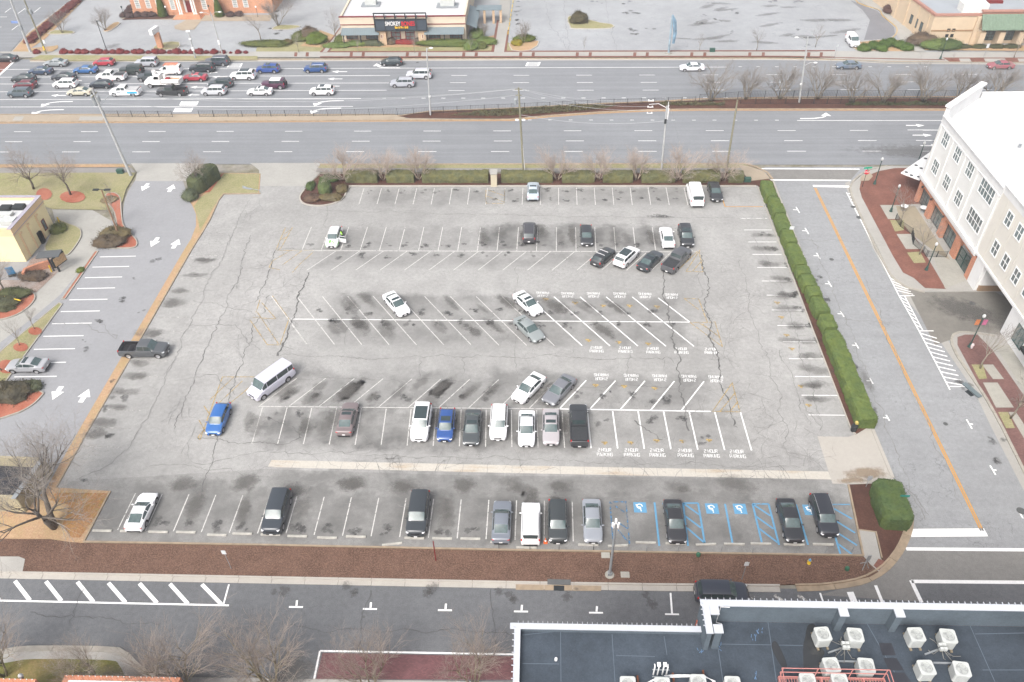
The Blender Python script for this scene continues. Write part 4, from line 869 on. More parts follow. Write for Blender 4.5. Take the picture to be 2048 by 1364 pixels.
def carmesh(kind, part):
    key = (kind, part)
    if key in CARC: return CARC[key]
    c = Car(kind); a, b, c_, d = c.g; me = None
    if part == 'body': me = c.body().mesh('car_body', [m_paint, m_trim], 38)
    if part == 'windshield': me = c.pane(lambda u, t: c.top(u, t, .014, .006), lr(a + (b - a) * .07, b - (b - a) * .03, 5), TT).mesh('windshield', m_screen, 60)
    if part == 'rear_window': me = c.pane(lambda u, t: c.top(u, t, .014, -.006), lr(c_ + (d - c_) * .05, d - (d - c_) * (.25 if kind not in ('sedan', 'coupe') else .12), 5), [t * .9 for t in TT]).mesh('rear_window', m_glass if kind in ('suv', 'bigsuv', 'hatch', 'boxsuv', 'jeep', 'van', 'pickup', 'minicargo') else m_screen, 60)
    if part.startswith('side'):
        sg = 1 if part[4] == 'L' else -1; k = int(part[5])
        m1 = a + (c_ - a) * (.56 if kind not in ('coupe',) else .75); m2 = c_ + (d - c_) * .55
        if kind == 'pickup': m1 = a + (c_ - a) * .6; m2 = c_
        if kind in ('suv', 'bigsuv', 'boxsuv', 'jeep'): m1 = a + (c_ - a) * .42; m2 = a + (c_ - a) * .76
        if kind == 'van': m1 = .30; m2 = .56
        if kind == 'minicargo': m1 = .42; m2 = .6
        segs = [(a + (b - a) * .35, m1 - .008), (m1 + .008, m2 - .008)]
        if kind in ('suv', 'bigsuv', 'boxsuv', 'jeep', 'van'): segs.append((m2 + .008, c_ + (d - c_) * .3 if kind != 'van' else .83))
        if kind == 'van': segs.append((.845, .965))
        if k >= len(segs): CARC[key] = None; return None
        u0, u1 = segs[k]
        me = c.pane(lambda u, t: c.side(u, t, sg), lr(u0, u1, 6), [.1, .5, .93]).mesh('side_window', m_glass, 60)
    if part == 'wheel':
        r = c.r; mb = MB(); mb.lathe([(r * .6, -.11), (r * .94, -.11), (r, -.08), (r, .08), (r * .94, .11), (r * .6, .11), (r * .6, .06), (.02, .06)], n=18, axis='Y'); me = mb.mesh('wheel', m_tyre, 40)
    if part == 'rim':
        r = c.r; mb = MB(); mb.lathe([(r * .60, .07), (r * .66, .115), (r * .60, .118), (r * .54, .09)], n=18, axis='Y'); mb.lathe([(.06, .07), (.06, .11), (.02, .112)], n=8, axis='Y')
        for i in range(5):
            an = i * 1.2566; mb.box(math.cos(an) * r * .32, .095, math.sin(an) * r * .32, r * .58, .02, .055, tilt=None) if False else mb.add([(math.cos(an + e) * q, .1, math.sin(an + e) * q) for q, e in ((.04, -.5), (r * .6, -.13), (r * .6, .13), (.04, .5))], [(0, 1, 2, 3), (3, 2, 1, 0)])
        me = mb.mesh('rim', m_rim)
    if part == 'headlight' or part == 'taillight':
        fr = part == 'headlight'; tall = kind in ('suv', 'bigsuv', 'boxsuv', 'van', 'jeep', 'minicargo', 'hatch', 'pickup') and not fr
        B = interp(c.belt, .04 if fr else .97); mb = MB()
        mb.ball((0, 0, 0), ((.19 if fr else .09), (.17 if not tall else .09), (.075 if not tall else .19)), 10); me = mb.mesh(part, m_lamp if fr else m_tail, 80)
    if part == 'grille':
        B = interp(c.belt, .02); mb = MB(); w_ = c.W * .42; x = c.L / 2
        mb.box(x + .0, 0, B - .17, .05, w_, .13); mb.box(x - .005, 0, .42, .05, w_ * 1.15, .14); me = mb.mesh('grille', m_trim)
    if part == 'bumper':
        mb = MB(); x = -c.L / 2; mb.box(x + .0, 0, .40, .07, c.W * .72, .16); me = mb.mesh('rear_bumper', m_trim)
    if part == 'plate': mb = MB(); mb.box(0, 0, 0, .012, .32, .16); me = mb.mesh('plate', m_plate)
    if part == 'mirror': mb = MB(); mb.ball((0, 0, 0), (.08, .12, .075), 8); me = mb.mesh('side_mirror', m_paint, 80)
    if part == 'sunroof': me = c.pane(lambda u, t: c.top(u, t, .02), lr(b + (c_ - b) * .12, b + (c_ - b) * .48, 3), [-.55, 0, .55]).mesh('sunroof', m_glass, 60)
    if part == 'glass_roof': me = c.pane(lambda u, t: c.top(u, t, .02), lr(b + (c_ - b) * .06, b + (c_ - b) * .75, 3), [-.62, 0, .62]).mesh('glass_roof', m_glass, 60)
    if part == 'roof_rail':
        mb = MB(); pts = [c.top(u, .92, .06) for u in lr(b + .04, c_ - .03, 5)]; pts[0] = c.top(b + .03, .92, .01); pts[-1] = c.top(c_ - .02, .92, .01)
        mb.path(pts, [.022] * len(pts), 5); me = mb.mesh('roof_rail', m_rim)
    if part == 'bed_cover': me = c.pane(lambda u, t: (c.X(u), t * c.W * .415, 1.215), lr(c.g[3] + .03, .965, 2), [-1, 0, 1]).mesh('bed_cover', plain('bed_cover_vinyl', (.035, .037, .04, 1), .6, .2, 5))
    if part == 'cross_bars':
        mb = MB()
        for u in (b + (c_ - b) * .15, b + (c_ - b) * .62): p = c.top(u, .95, .07); q = c.top(u, -.95, .07); mb.tube(p, q, .035, n=6)
        me = mb.mesh('cross_bar', m_steelw)
    CARC[key] = me; return me
def make_car(kind, col, name, label, catg, loc=(0, 0, 0), rz=0, opts=(), group=None, scl=1.0, roof=None, far=False):
    c = Car(kind); t = thing(name, label, catg, loc, rz, group); t.scale = (scl,) * 3
    def part(nm, me, loc=(0, 0, 0), rot=0, parent=t, cl=None):
        if me is None: return None
        o = obj(nm, me, parent, loc); o.rotation_euler = (0, 0, rot); k_ = cl or col; o.color = (*((v * 1.15 + .008 if v < .5 else v) for v in k_), 1); return o
    part('body', carmesh(kind, 'body')); part('windshield', carmesh(kind, 'windshield'))
    cargo = 'cargo' in opts
    part('rear_window', carmesh(kind, 'rear_window'))
    for sd_ in 'LR':
        for k in range(4):
            if cargo and k > 0: continue
            part('side_window', carmesh(kind, 'side%s%d' % (sd_, k)))
    for u in c.wf:
        for sg in (1, -1):
            q = c.sec(u); y = c.W / 2 - .13
            wh = part('wheel', carmesh(kind, 'wheel'), (c.X(u), sg * y, c.r), 0 if sg > 0 else math.pi); part('rim', carmesh(kind, 'rim'), parent=wh)
    for nm, u in (('headlight', .035), ('taillight', .975)):
        q = c.sec(u); B = interp(c.belt, u); tall = nm == 'taillight' and kind not in ('sedan', 'coupe')
        for sg in (1, -1): part(nm, carmesh(kind, nm), (c.X(u), sg * (q[3][0] - (.12 if not tall else .05)), B - (.1 if not tall else .04)), -sg * (.35 if nm == 'headlight' else 0))
    part('grille', carmesh(kind, 'grille')); part('rear_bumper', carmesh(kind, 'bumper'))
    part('license_plate', carmesh(kind, 'plate'), (-c.L / 2 - .045, 0, .62 if kind != 'pickup' else .5)); part('license_plate', carmesh(kind, 'plate'), (c.L / 2 + .04, 0, .42))
    u = c.g[0] + (c.g[1] - c.g[0]) * .45; q = c.sec(u)
    for sg in (1, -1): part('side_mirror', carmesh(kind, 'mirror'), (c.X(u), sg * (c.W / 2 + .07), q[5][1] + .04))
    for o_ in opts:
        if o_ in ('sunroof', 'glass_roof', 'bed_cover'): part(o_, carmesh(kind, o_))
        if o_ == 'cross_bars': part('cross_bar', carmesh(kind, o_))
        if o_ == 'rails':
            r_ = part('roof_rail', carmesh(kind, 'roof_rail')); r2 = part('roof_rail', carmesh(kind, 'roof_rail')); r2.scale = (1, -1, 1)
    if roof:
        cc = c; rp = cc.pane(lambda u, t: cc.top(u, t, .016), lr(cc.g[1], cc.g[2] + .01, 4), [x * 1.02 for x in TT]); part('roof_panel', rp.mesh('roof_panel', m_paint, 60), cl=roof)
    if 'spare' in opts:
        s_ = part('spare_wheel', carmesh(kind, 'wheel'), (-c.L / 2 - .14, 0, .95), math.pi / 2)
    return t
def place(kind, x, y, hd):
    """ground spot whose vehicle box projects centred on photograph position x, y"""
    L, W_, H = SPEC[kind][:3]; p = P(x, y, H * .45)
    for _ in range(6):
        c, s = math.cos(hd), math.sin(hd); q = [proj((p.x + c * a * L / 2 - s * b * W_ / 2, p.y + s * a * L / 2 + c * b * W_ / 2, z)) for a in (-1, 1) for b in (-1, 1) for z in (0.2, H * (.93 if kind in ('van', 'minicargo', 'jeep') else .62))]
        ex = (min(i[0] for i in q) + max(i[0] for i in q)) / 2 - x; ey = (min(i[1] for i in q) + max(i[1] for i in q)) / 2 - y
        g0 = P(x, y); g1 = P(x + 1, y); g2 = P(x, y + 1); p = p - (g1 - g0) * ex - (g2 - g0) * ey
    return Vector((p.x, p.y, 0))
def hdg(a, b):
    v = P(*b) - P(*a); return math.atan2(v.y, v.x)
UP, DN, LF, RT = math.pi / 2, -math.pi / 2, math.pi, 0.0
H3 = hdg((629, 530), (673, 501)); H4 = hdg((695.8, 592.5), (777, 688.8)); H4b = hdg((1109, 593.8), (1222.8, 692.5)); H6 = hdg((1173.5, 759.5), (1119, 818.8)); H6a = hdg((594.5, 756), (518, 813))
BLK = (.02, .022, .025); DG = (.035, .037, .04); GR = (.16, .165, .175); SIL = (.40, .42, .44); WH = (.76, .76, .77); NAVY = (.014, .03, .075); BLU = (.015, .09, .28); RED = (.22, .015, .02)
CARS = [
 ('sedan', 1066, 382, UP, (.36, .41, .46), 'silver_car', 'silver blue sedan parked alone in the hedge row with its tail lights facing out', 'car', ('sunroof',)),
 ('van', 1391, 385, UP, WH, 'cargo_van', 'white windowless cargo van parked by the top hedge beside a black sedan', 'van', ('cargo',)),
 ('sedan', 1430, 384, DN, BLK, 'black_car', 'black sedan parked by the top hedge just right of the white cargo van', 'car', ()),
 ('suv', 1058, 465, UP, (.035, .034, .038), 'dark_suv', 'charcoal SUV alone in the second row with red tail lights facing the camera', 'suv', ('rails',)),
 ('hatch', 1173, 472, DN, BLK, 'dark_hatchback', 'dark hatchback standing alone in the second row and nosing towards the camera', 'car', ()),
 ('sedan', 1334, 475, UP, WH, 'white_car', 'white sedan in the second row beside the black crossover, tail towards the camera', 'car', ()),
 ('suv', 1372, 473, DN, BLK, 'black_crossover', 'black crossover at the right end of the second row, right of a white sedan', 'suv', ('sunroof',)),
 ('hatch', 1206, 514, H3, BLK, 'black_hatchback', 'black hatchback with two white roof bars, leftmost of the angled foursome', 'car', ('cross_bars',)),
 ('suv', 1253, 514, H3, WH, 'white_suv', 'white crossover with a big glass roof parked at an angle by the roof bar car', 'suv', ('glass_roof',)),
 ('sedan', 1300, 522, H3, (.02, .025, .03), 'dark_car', 'dark sedan with sunroof parked at an angle between white crossover and grey pickup', 'car', ('sunroof',)),
 ('pickup', 1353, 520, H3, (.06, .062, .067), 'grey_pickup', 'dark grey pickup truck with covered bed at the right end of the angled foursome', 'pickup truck', ('bed_cover',)),
 ('sedan', 793, 609, H4, WH, 'white_car', 'white sedan with black mesh grille parked alone left of the middle angled row', 'car', ('sunroof',)),
 ('sedan', 1056, 608, H4b, WH, 'white_car', 'white sedan with sunroof parked nose to tail above the grey sedan mid lot', 'car', ('sunroof',)),
 ('sedan', 1058, 659, H4b, (.19, .21, .21), 'grey_car', 'grey green sedan parked at an angle just below the white sunroof sedan', 'car', ()),
 ('van', 540, 760, H6a, (.5, .5, .49), 'passenger_van', 'pale grey long passenger van with dark side windows at the left of the angled row', 'van', ()),
 ('sedan', 1057, 777, H6, WH, 'white_car', 'white sedan with black roof glass parked at an angle beside the grey sedan', 'car', ()),
 ('sedan', 1118, 781, H6, (.13, .135, .15), 'grey_car', 'slate grey sedan parked at an angle right of the white one, above black pickup', 'car', ()),
 ('hatch', 437, 839, hdg((452, 812), (437, 850)) if False else DN, BLU, 'blue_hatchback', 'bright blue hatchback beside the yellow no parking stripes at the left of the lot', 'car', ()),
 ('sedan', 695, 838, UP, (.14, .11, .11), 'brown_car', 'brown grey sedan with sunroof parked alone with red tail lights facing the gutter', 'car', ('sunroof',)),
 ('bigsuv', 842, 846, DN, WH, 'white_suv', 'white SUV with black glass roof left of the deep blue hatchback', 'suv', ('glass_roof',)),
 ('hatch', 892, 851, DN, (.01, .05, .19), 'blue_hatchback', 'deep blue hatchback with sunroof between the white SUV and the charcoal car', 'car', ('sunroof',)),
 ('sedan', 944, 856, DN, (.04, .047, .05), 'charcoal_car', 'charcoal green sedan parked right of the deep blue hatchback', 'car', ('sunroof',)),
 ('suv', 997, 846, DN, WH, 'white_suv', 'white crossover with roof rails and black grille parked between two sedans', 'suv', ('rails',)),
 ('sedan', 1053, 858, DN, (.68, .69, .7), 'white_car', 'older white sedan with rounded nose parked left of the mauve silver sedan', 'car', ()),
 ('sedan', 1102, 855, DN, (.30, .28, .29), 'silver_car', 'mauve silver sedan with sunroof parked left of the black pickup', 'car', ('sunroof',)),
 ('pickup', 1158, 851, UP, BLK, 'black_pickup', 'black pickup truck with its bed towards the camera by the bright white bay lines', 'pickup truck', ('bed_cover',)),
 ('coupe', 283, 1024, UP, WH, 'white_coupe', 'white rounded sports coupe alone at the left end of the bottom row', 'car', ()),
 ('bigsuv', 553, 1024, DN, (.022, .028, .036), 'black_suv', 'blue black SUV standing alone second from left in the bottom row', 'suv', ()),
 ('bigsuv', 836, 1028, DN, (.02, .025, .03), 'black_suv', 'black SUV standing alone in the middle of the bottom row', 'suv', ()),
 ('sedan', 1003, 1044, UP, (.13, .145, .17), 'grey_car', 'blue grey sedan with red tail lights facing the mulch, left of the white SUV', 'car', ()),
 ('boxsuv', 1061, 1048, UP, WH, 'white_suv', 'white boxy SUV with roof rails parked tail to the mulch beside an orange cone', 'suv', ('rails',)),
 ('suv', 1116, 1044, DN, (.025, .03, .032), 'black_suv', 'black crossover nosing at a wheel stop just right of the orange cone', 'suv', ()),
 ('sedan', 1185, 1043, DN, (.2, .215, .24), 'grey_car', 'silver grey sedan parked left of the faded blue hatching and lamp post', 'car', ()),
 ('sedan', 1350, 1044, DN, (.015, .015, .018), 'black_car', 'black sedan in an accessible bay between the blue line and blue hatching', 'car', ()),
 ('sedan', 1580, 1042, DN, (.012, .013, .016), 'black_car', 'black sedan with chrome window trim in the accessible bays, left of black wagon', 'car', ()),
 ('suv', 1648, 1032, DN, (.014, .016, .022), 'black_wagon', 'black wagon with silver roof rails covering the rightmost blue wheelchair sign', 'car', ('rails',)),
 ('suv', 1444, 1186, RT, (.014, .018, .03), 'black_suv', 'navy black SUV parked on the street along the mulch bed, partly behind the parapet', 'suv', ()),
 ('pickup', 288, 699, RT, (.055, .06, .065), 'dark_pickup', 'dark grey pickup truck with open black bed driving across the straw strip', 'pickup truck', ()),
 ('sedan', 55, 731, LF, (.28, .285, .3), 'silver_car', 'silver sedan nosed under bare branches in the restaurant lot at the left', 'car', ('sunroof',)),
 ('sedan', 12, 117, LF, BLK, 'black_car', 'black sedan on the brick crosswalk at the far left edge of the junction', 'car', ()),
 ('sedan', 112, 126, LF, (.22, .24, .25), 'grey_car', 'grey sedan first in the queue along the far kerb', 'car', ()),
 ('sedan', 81, 142, LF, (.03, .05, .09), 'navy_car', 'dark navy sedan in the queue just below left of the grey sedan', 'car', ()),
 ('sedan', 47, 157, LF, (.015, .02, .022), 'black_car', 'black sedan above the dark red car at the head of the queue', 'car', ()),
 ('hatch', 50, 170, LF, (.10, .012, .02), 'maroon_car', 'dark maroon hatchback near the stop line, above the slate crossover', 'car', ()),
 ('suv', 40, 186, LF, (.055, .075, .09), 'slate_suv', 'slate blue crossover at the lower left corner of the traffic queue', 'suv', ()),
 ('sedan', 171, 140, LF, (.02, .09, .24), 'blue_car', 'medium blue sedan in the queue, left of the white double cab pickup', 'car', ()),
 ('sedan', 127, 154, LF, (.014, .018, .024), 'black_car', 'black sedan in the queue just above the white crossover', 'car', ()),
 ('suv', 131, 168, LF, WH, 'white_suv', 'white crossover in the queue left of the beige sedan', 'suv', ()),
 ('sedan', 160, 184, LF, (.38, .36, .28), 'beige_car', 'beige sedan in the queue just behind the white straight arrow', 'car', ()),
 ('hatch', 208, 125, LF, (.30, .02, .035), 'red_car', 'bright red hatchback in the queue lane beside the far kerb', 'car', ()),
 ('pickup', 223, 153, LF, WH, 'white_pickup', 'white double cab pickup with black bed cover in the middle of the queue', 'pickup truck', ('bed_cover',)),
 ('hatch', 202, 169, LF, (.016, .022, .03), 'black_car', 'black hatchback in the queue behind the white crossover, above the utility pole head', 'car', ()),
 ('pickup', 251, 183, LF, WH, 'utility_pickup', 'white pickup with bright blue flank and grey bed lid in the queue', 'pickup truck', ()),
 ('jeep', 262, 138, LF, (.022, .03, .028), 'black_jeep', 'black boxy off roader with a spare wheel in the queue', 'suv', ('spare',)),
 ('boxsuv', 294, 125, LF, (.33, .34, .37), 'silver_suv', 'silver boxy SUV in the queue lane beside the far kerb', 'suv', ('rails',)),
 ('jeep', 299, 151, LF, (.04, .048, .052), 'dark_suv', 'dark grey off roader half hidden by the white bucket truck', 'suv', ()),
 ('minicargo', 340, 138, LF, WH, 'white_van', 'white panel van with orange ladders on its roof in the queue', 'van', ('cargo',)),
 ('pickup', 344, 183, LF, (.014, .015, .017), 'black_pickup', 'black pickup truck in the queue just below the bucket truck', 'pickup truck', ()),
 ('bigsuv', 404, 136, LF, (.016, .022, .028), 'black_suv', 'large black SUV in the queue right of the ladder van', 'suv', ('rails',)),
 ('bigsuv', 434, 123, LF, (.045, .055, .07), 'grey_suv', 'dark slate SUV last in the lane beside the far kerb', 'suv', ('rails',)),
 ('sedan', 390, 155, LF, (.27, .015, .03), 'red_car', 'red sedan in the queue right of the bucket truck', 'car', ('sunroof',)),
 ('suv', 441, 167, LF, (.03, .04, .045), 'dark_suv', 'charcoal crossover in the queue directly above the silver one', 'suv', ()),
 ('suv', 428, 182, LF, (.4, .41, .43), 'silver_suv', 'silver crossover with roof rails in the queue right of the black pickup', 'suv', ('rails',)),
 ('bigsuv', 486, 151, LF, WH, 'white_suv', 'white SUV with black wheels and glass roof in the queue', 'suv', ('glass_roof',)),
 ('sedan', 520, 183, LF, WH, 'white_car', 'white sedan with sunroof in the queue below the two tone off roader', 'car', ('sunroof',)),
 ('suv', 536, 138, LF, (.015, .05, .2), 'blue_suv', 'royal blue crossover, left one of the two blue ones at the queue tail', 'suv', ('sunroof',)),
 ('suv', 631, 137, LF, (.012, .05, .16), 'blue_suv', 'deep blue crossover, last in its lane with rails on the roof', 'suv', ('rails',)),
 ('jeep', 547, 166, LF, (.06, .015, .04), 'maroon_suv', 'dark maroon off roader with a white roof and spare wheel', 'suv', ('spare',)),
 ('suv', 644, 182, LF, WH, 'white_suv', 'white crossover with sunroof, last in the queue lane above the turn arrow', 'suv', ('sunroof',)),
 ('hatch', 783, 124, LF, (.015, .025, .03), 'dark_car', 'dark teal hatchback moving in the far lane below the restaurant sign', 'car', ()),
 ('bigsuv', 838, 149, LF, (.42, .43, .46), 'silver_suv', 'light silver SUV moving behind the thin lamp post on the median', 'suv', ()),
 ('suv', 805, 166, LF, (.3, .31, .34), 'grey_suv', 'silver grey crossover moving left just below the light silver SUV', 'suv', ()),
 ('sedan', 1384, 135, LF, (.7, .72, .76), 'white_car', 'white sedan moving alone on the far carriageway above the bare median trees', 'car', ()),
 ('sedan', 1697, 131, LF, (.1, .13, .17), 'blue_grey_car', 'blue grey sedan moving behind the median trees near the tan building', 'car', ()),
 ('sedan', 2001, 131, LF, (.26, .07, .085), 'red_car', 'red sedan moving at the far right edge of the highway', 'car', ()),
 ('minicargo', 1706, 79, DN, WH, 'white_van', 'white high roofed van parked in the far lot beside the round shrubs', 'van', ()),
]
placed = {}
for c in CARS:
    kind, x, y, hd, col, name, label, cg, opts = c
    loc = place(kind, x, y, hd); roof = (.74, .74, .74) if x == 547 else None
    placed[(x, y)] = make_car(kind, col, name, label, cg, loc, hd, opts, roof=roof, group='vehicles queuing on the highway' if (y < 190 and x < 660) else ('cars parked in the lot' if y > 360 and x not in (288, 55, 1444) else None))
# extras: ladders on the panel van, blue flank and lid on the utility pickup
v = placed[(340, 138)]; m_or = plain('orange_paint', (.65, .14, .03, 1), .6)
for s_ in (-.4, .4):
    mb = MB()
    for k in (-.18, .18): mb.tube((-1.7, s_ + k, 1.98), (1.0, s_ + k, 1.98), .04)
    for k in range(9): mb.tube((-1.6 + k * .3, s_ - .18, 1.98), (-1.6 + k * .3, s_ + .18, 1.98), .03)
    lo = v.matrix_world; l_ = mb.build('ladder', m_or); l_.location = v.location; l_.rotation_euler = (0, 0, LF); tag(l_, 'orange ladder on the roof of the white panel van, %s one' % ('nearer' if s_ > 0 else 'farther'), 'ladder', 'ladders on the panel van')
v = placed[(251, 183)]
mb = MB(); mb.box(-1.65, .985, .86, 1.9, .02, .42); mb.box(-1.65, -.985, .86, 1.9, .02, .42); mb.box(-1.62, 0, 1.28, 2.0, 1.7, .14, 1); mb.build('bed_lid', [plain('bright_blue_paint', (.02, .35, .6, 1), .4), plain('grey_lid', (.4, .4, .4, 1), .5)], v)
# bucket truck
bt = thing('bucket_truck', 'white utility bucket truck with orange tool bed standing in the traffic queue', 'truck', P(327, 172), LF, 'vehicles queuing on the highway')
pc = bpy.data.materials.new; m_wp = plain('white_truck_paint', (.75, .74, .72, 1), .4); mb = MB()
sec_ = [(-.1, 2.4), (.7, 2.4), (1.15, 1.75), (2.5, 1.5), (3.0, 1.35), (3.1, .7), (-.1, .7)]
mb.add([(x, -1.05, z) for x, z in sec_] + [(x, 1.05, z) for x, z in sec_], [tuple(range(7))[::-1], tuple(range(7, 14))] + [(i, (i + 1) % 7, 7 + (i + 1) % 7, 7 + i) for i in range(7)]); mb.build('cab', m_wp, bt)
mb = MB(); mb.add([(.74, -.9, 2.36), (.74, .9, 2.36), (1.15, .95, 1.8), (1.15, -.95, 1.8)], [(0, 1, 2, 3), (3, 2, 1, 0)]); mb.add([(.76, s * 1.06, 2.3) for s in (1,)] + [(1.1, 1.06, 1.75), (0, 1.06, 1.75), (0, 1.06, 2.3)], [(0, 1, 2, 3), (3, 2, 1, 0)]); mb.add([(.76, -1.06, 2.3), (1.1, -1.06, 1.75), (0, -1.06, 1.75), (0, -1.06, 2.3)], [(0, 1, 2, 3), (3, 2, 1, 0)]); mb.v = [(v_[0] + .02, v_[1], v_[2] + .01) for v_ in mb.v]; mb.build('window', m_glass, bt)
mb = MB(); mb.box(-2.0, 0, .85, 3.6, 2.1, .3); mb.box(-2.0, .85, 1.25, 3.6, .4, .7); mb.box(-2.0, -.85, 1.25, 3.6, .4, .7); mb.box(-3.7, 0, 1.2, .1, 2.1, .6); mb.build('service_body', m_wp, bt)
mb = MB(); mb.box(-2.2, 0, 1.15, 2.4, 1.2, .3); mb.build('tool_bed', plain('orange_tool_bed', (.5, .26, .12, 1), .7), bt)
mb = MB(); mb.box(-1.3, .1, 1.55, .8, .6, .3); mb.build('tarp', plain('dark_red_tarp', (.3, .03, .04, 1), .8), bt)
mb = MB(); mb.lathe([(.3, 0), (.25, .9)], (-.8, 0, 1.4)); mb.tube((-.8, 0, 2.4), (-3.4, 0, 2.75), .16, .13); mb.tube((-3.4, .25, 2.75), (.6, .25, 2.95), .12, .1); mb.build('boom', m_wp, bt)
mb = MB(); mb.lathe([(.3, 0), (.38, .05), (.38, .95), (.42, 1.0), (.34, 1.0), (.34, .1)], (.9, .3, 2.2), 8); mb.build('bucket', m_wp, bt)
for x in (2.1, -2.4):
    for sg in (1, -1): wh = obj('wheel', carmesh('jeep', 'wheel'), bt, (x, sg * .95, .48)); wh.scale = (1.15,) * 3; wh.rotation_euler = (0, 0, 0 if sg > 0 else math.pi); obj('rim', carmesh('jeep', 'rim'), wh).color = (.6, .6, .6, 1)
# the security car with its open door
sx, sy = 668, 475
loc = place('hatch', sx, sy, DN)
sc_ = make_car('hatch', WH, 'security_car', 'white patrol hatchback with green decals and an open door in the second row', 'car', loc, DN, ('rails',), 'cars parked in the lot')
m_grn = plain('bright_green_decal', (.12, .55, .04, 1), .5)
c = Car('hatch')
mb = c.pane(lambda u, t: c.top(u, t, .006), lr(.07, .2, 3), [-.5, -.3, -.1]); mb2 = c.pane(lambda u, t: c.top(u, t, .006), lr(.05, .1, 3), [.3, .5, .7]); mb.add(mb2.v, mb2.f); mb2 = c.pane(lambda u, t: c.top(u, t, .006), lr(.12, .16, 2), [0, .2, .4]); mb.add(mb2.v, mb2.f)
for sg in (1, -1): mb.box(1.45, sg * .885, .6, .7, .02, .2); mb.box(1.95, sg * .74, .5, .3, .1, .15)
mb.build('green_decal', m_grn, sc_)
mb = MB(); mb.box(.0, .52, .62, .07, 1.05, .66, 0); mb.box(0, .5, 1.12, .05, .9, .34, 1); mb.box(.0, .52, 1.3, .06, .95, .04, 0)
d_ = mb.build('car_door', [m_steelw, m_glass], sc_); d_.location = (.72, .86, 0); d_.rotation_euler = (0, 0, R(-12))
# ladder end
# ------------------------------------------------------------------ buildings
m_cream = plain('cream_stucco', V_(223, 223, 220), .9, .04, .6, world=True)
m_beige = plain('beige_stucco', V_(217, 213, 204), .9, .04, .6, world=True)
m_whitetrim = plain('white_trim', (.66, .66, .655, 1), .7, .05, 1, world=True)
m_roofw = plain('white_membrane', (.5, .505, .51, 1), .7, .08, .25, world=True)
m_bglass = plain('window_glass', (.13, .165, .165, 1), .06, .35, 1.3, spec=.9, world=True)
m_frame = plain('window_frame', (.78, .79, .79, 1), .6, .05, 2)
m_wbrick = wallbrick('orange_brick', V_(190, 126, 98), V_(200, 170, 150))
m_wbrick2 = wallbrick('bank_brick', V_(192, 136, 104), V_(200, 170, 150))
m_dark = plain('dark_metal', (.02, .024, .026, 1), .6, .1, 4)
m_green = plain('green_post_paint', S(60, 96, 88), .5, .1, 4)
m_galv = plain('galvanised_steel', S(190, 196, 200), .5, .08, 3, metal=.2)
m_wpole = plain('white_pole_paint', S(222, 224, 224), .55, .08, 3)
m_wood = plain('weathered_pole_wood', S(168, 164, 140), .9, .15, 4)
m_reddk = plain('dark_red_paint', S(150, 48, 50), .6, .08, 3)
class Face:
    """a wall plane: o bottom corner, u along the wall (unit), outward normal to its right"""
    def __init__(s, o, u): s.o = Vector((o[0], o[1], 0)); s.u = Vector((u[0], u[1], 0)).normalized(); s.n = Vector((s.u.y, -s.u.x, 0))
    def p(s, a, z, d=0.0): v = s.o + s.u * a + s.n * d; return (v.x, v.y, z)
    def box(s, mb, a0, a1, z0, z1, d0, d1, mi=0):
        vs = [s.p(a, z, d) for z in (z0, z1) for d in (d0, d1) for a in (a0, a1)]
        return mb.add(vs, [(0, 2, 3, 1), (4, 5, 7, 6), (0, 1, 5, 4), (2, 6, 7, 3), (0, 4, 6, 2), (1, 3, 7, 5)], mi)
    def window(s, par, a, z, w_, h, nx=2, ny=2, mf=None, mg=None, d=.0, name='window', fw=.09):
        mb = MB(); s.box(mb, a - w_ / 2, a + w_ / 2, z - h / 2, z - h / 2 + fw, d + .012, d + .07); s.box(mb, a - w_ / 2, a + w_ / 2, z + h / 2 - fw, z + h / 2, d + .012, d + .07)
        s.box(mb, a - w_ / 2, a - w_ / 2 + fw, z - h / 2 + fw, z + h / 2 - fw, d + .012, d + .07); s.box(mb, a + w_ / 2 - fw, a + w_ / 2, z - h / 2 + fw, z + h / 2 - fw, d + .012, d + .07)
        for i in range(1, nx): x = a - w_ / 2 + w_ * i / nx; s.box(mb, x - fw * .3, x + fw * .3, z - h / 2 + fw, z + h / 2 - fw, d + .02, d + .055)
        for i in range(1, ny): y = z - h / 2 + h * i / ny; s.box(mb, a - w_ / 2 + fw, a + w_ / 2 - fw, y - fw * .3, y + fw * .3, d + .022, d + .05)
        o = mb.build(name, mf or m_frame, par); g = MB(); s.box(g, a - w_ / 2 + fw * .5, a + w_ / 2 - fw * .5, z - h / 2 + fw * .5, z + h / 2 - fw * .5, d + .003, d + .015); g.build('pane', mg or m_bglass, o); return o
def textmesh(txt, size, ext=.03, mat=None, bold=0.0):
    cu = bpy.data.curves.new('lettering', 'FONT'); cu.body = txt; cu.size = size; cu.extrude = ext; cu.offset = bold; cu.align_x = 'CENTER'; cu.align_y = 'CENTER'
    o = bpy.data.objects.new('t', cu); COL.objects.link(o); dg = bpy.context.evaluated_depsgraph_get(); me = bpy.data.meshes.new_from_object(o.evaluated_get(dg)); bpy.data.objects.remove(o); me.name = 'lettering'
    me.materials.clear(); me.materials.append(mat); return me
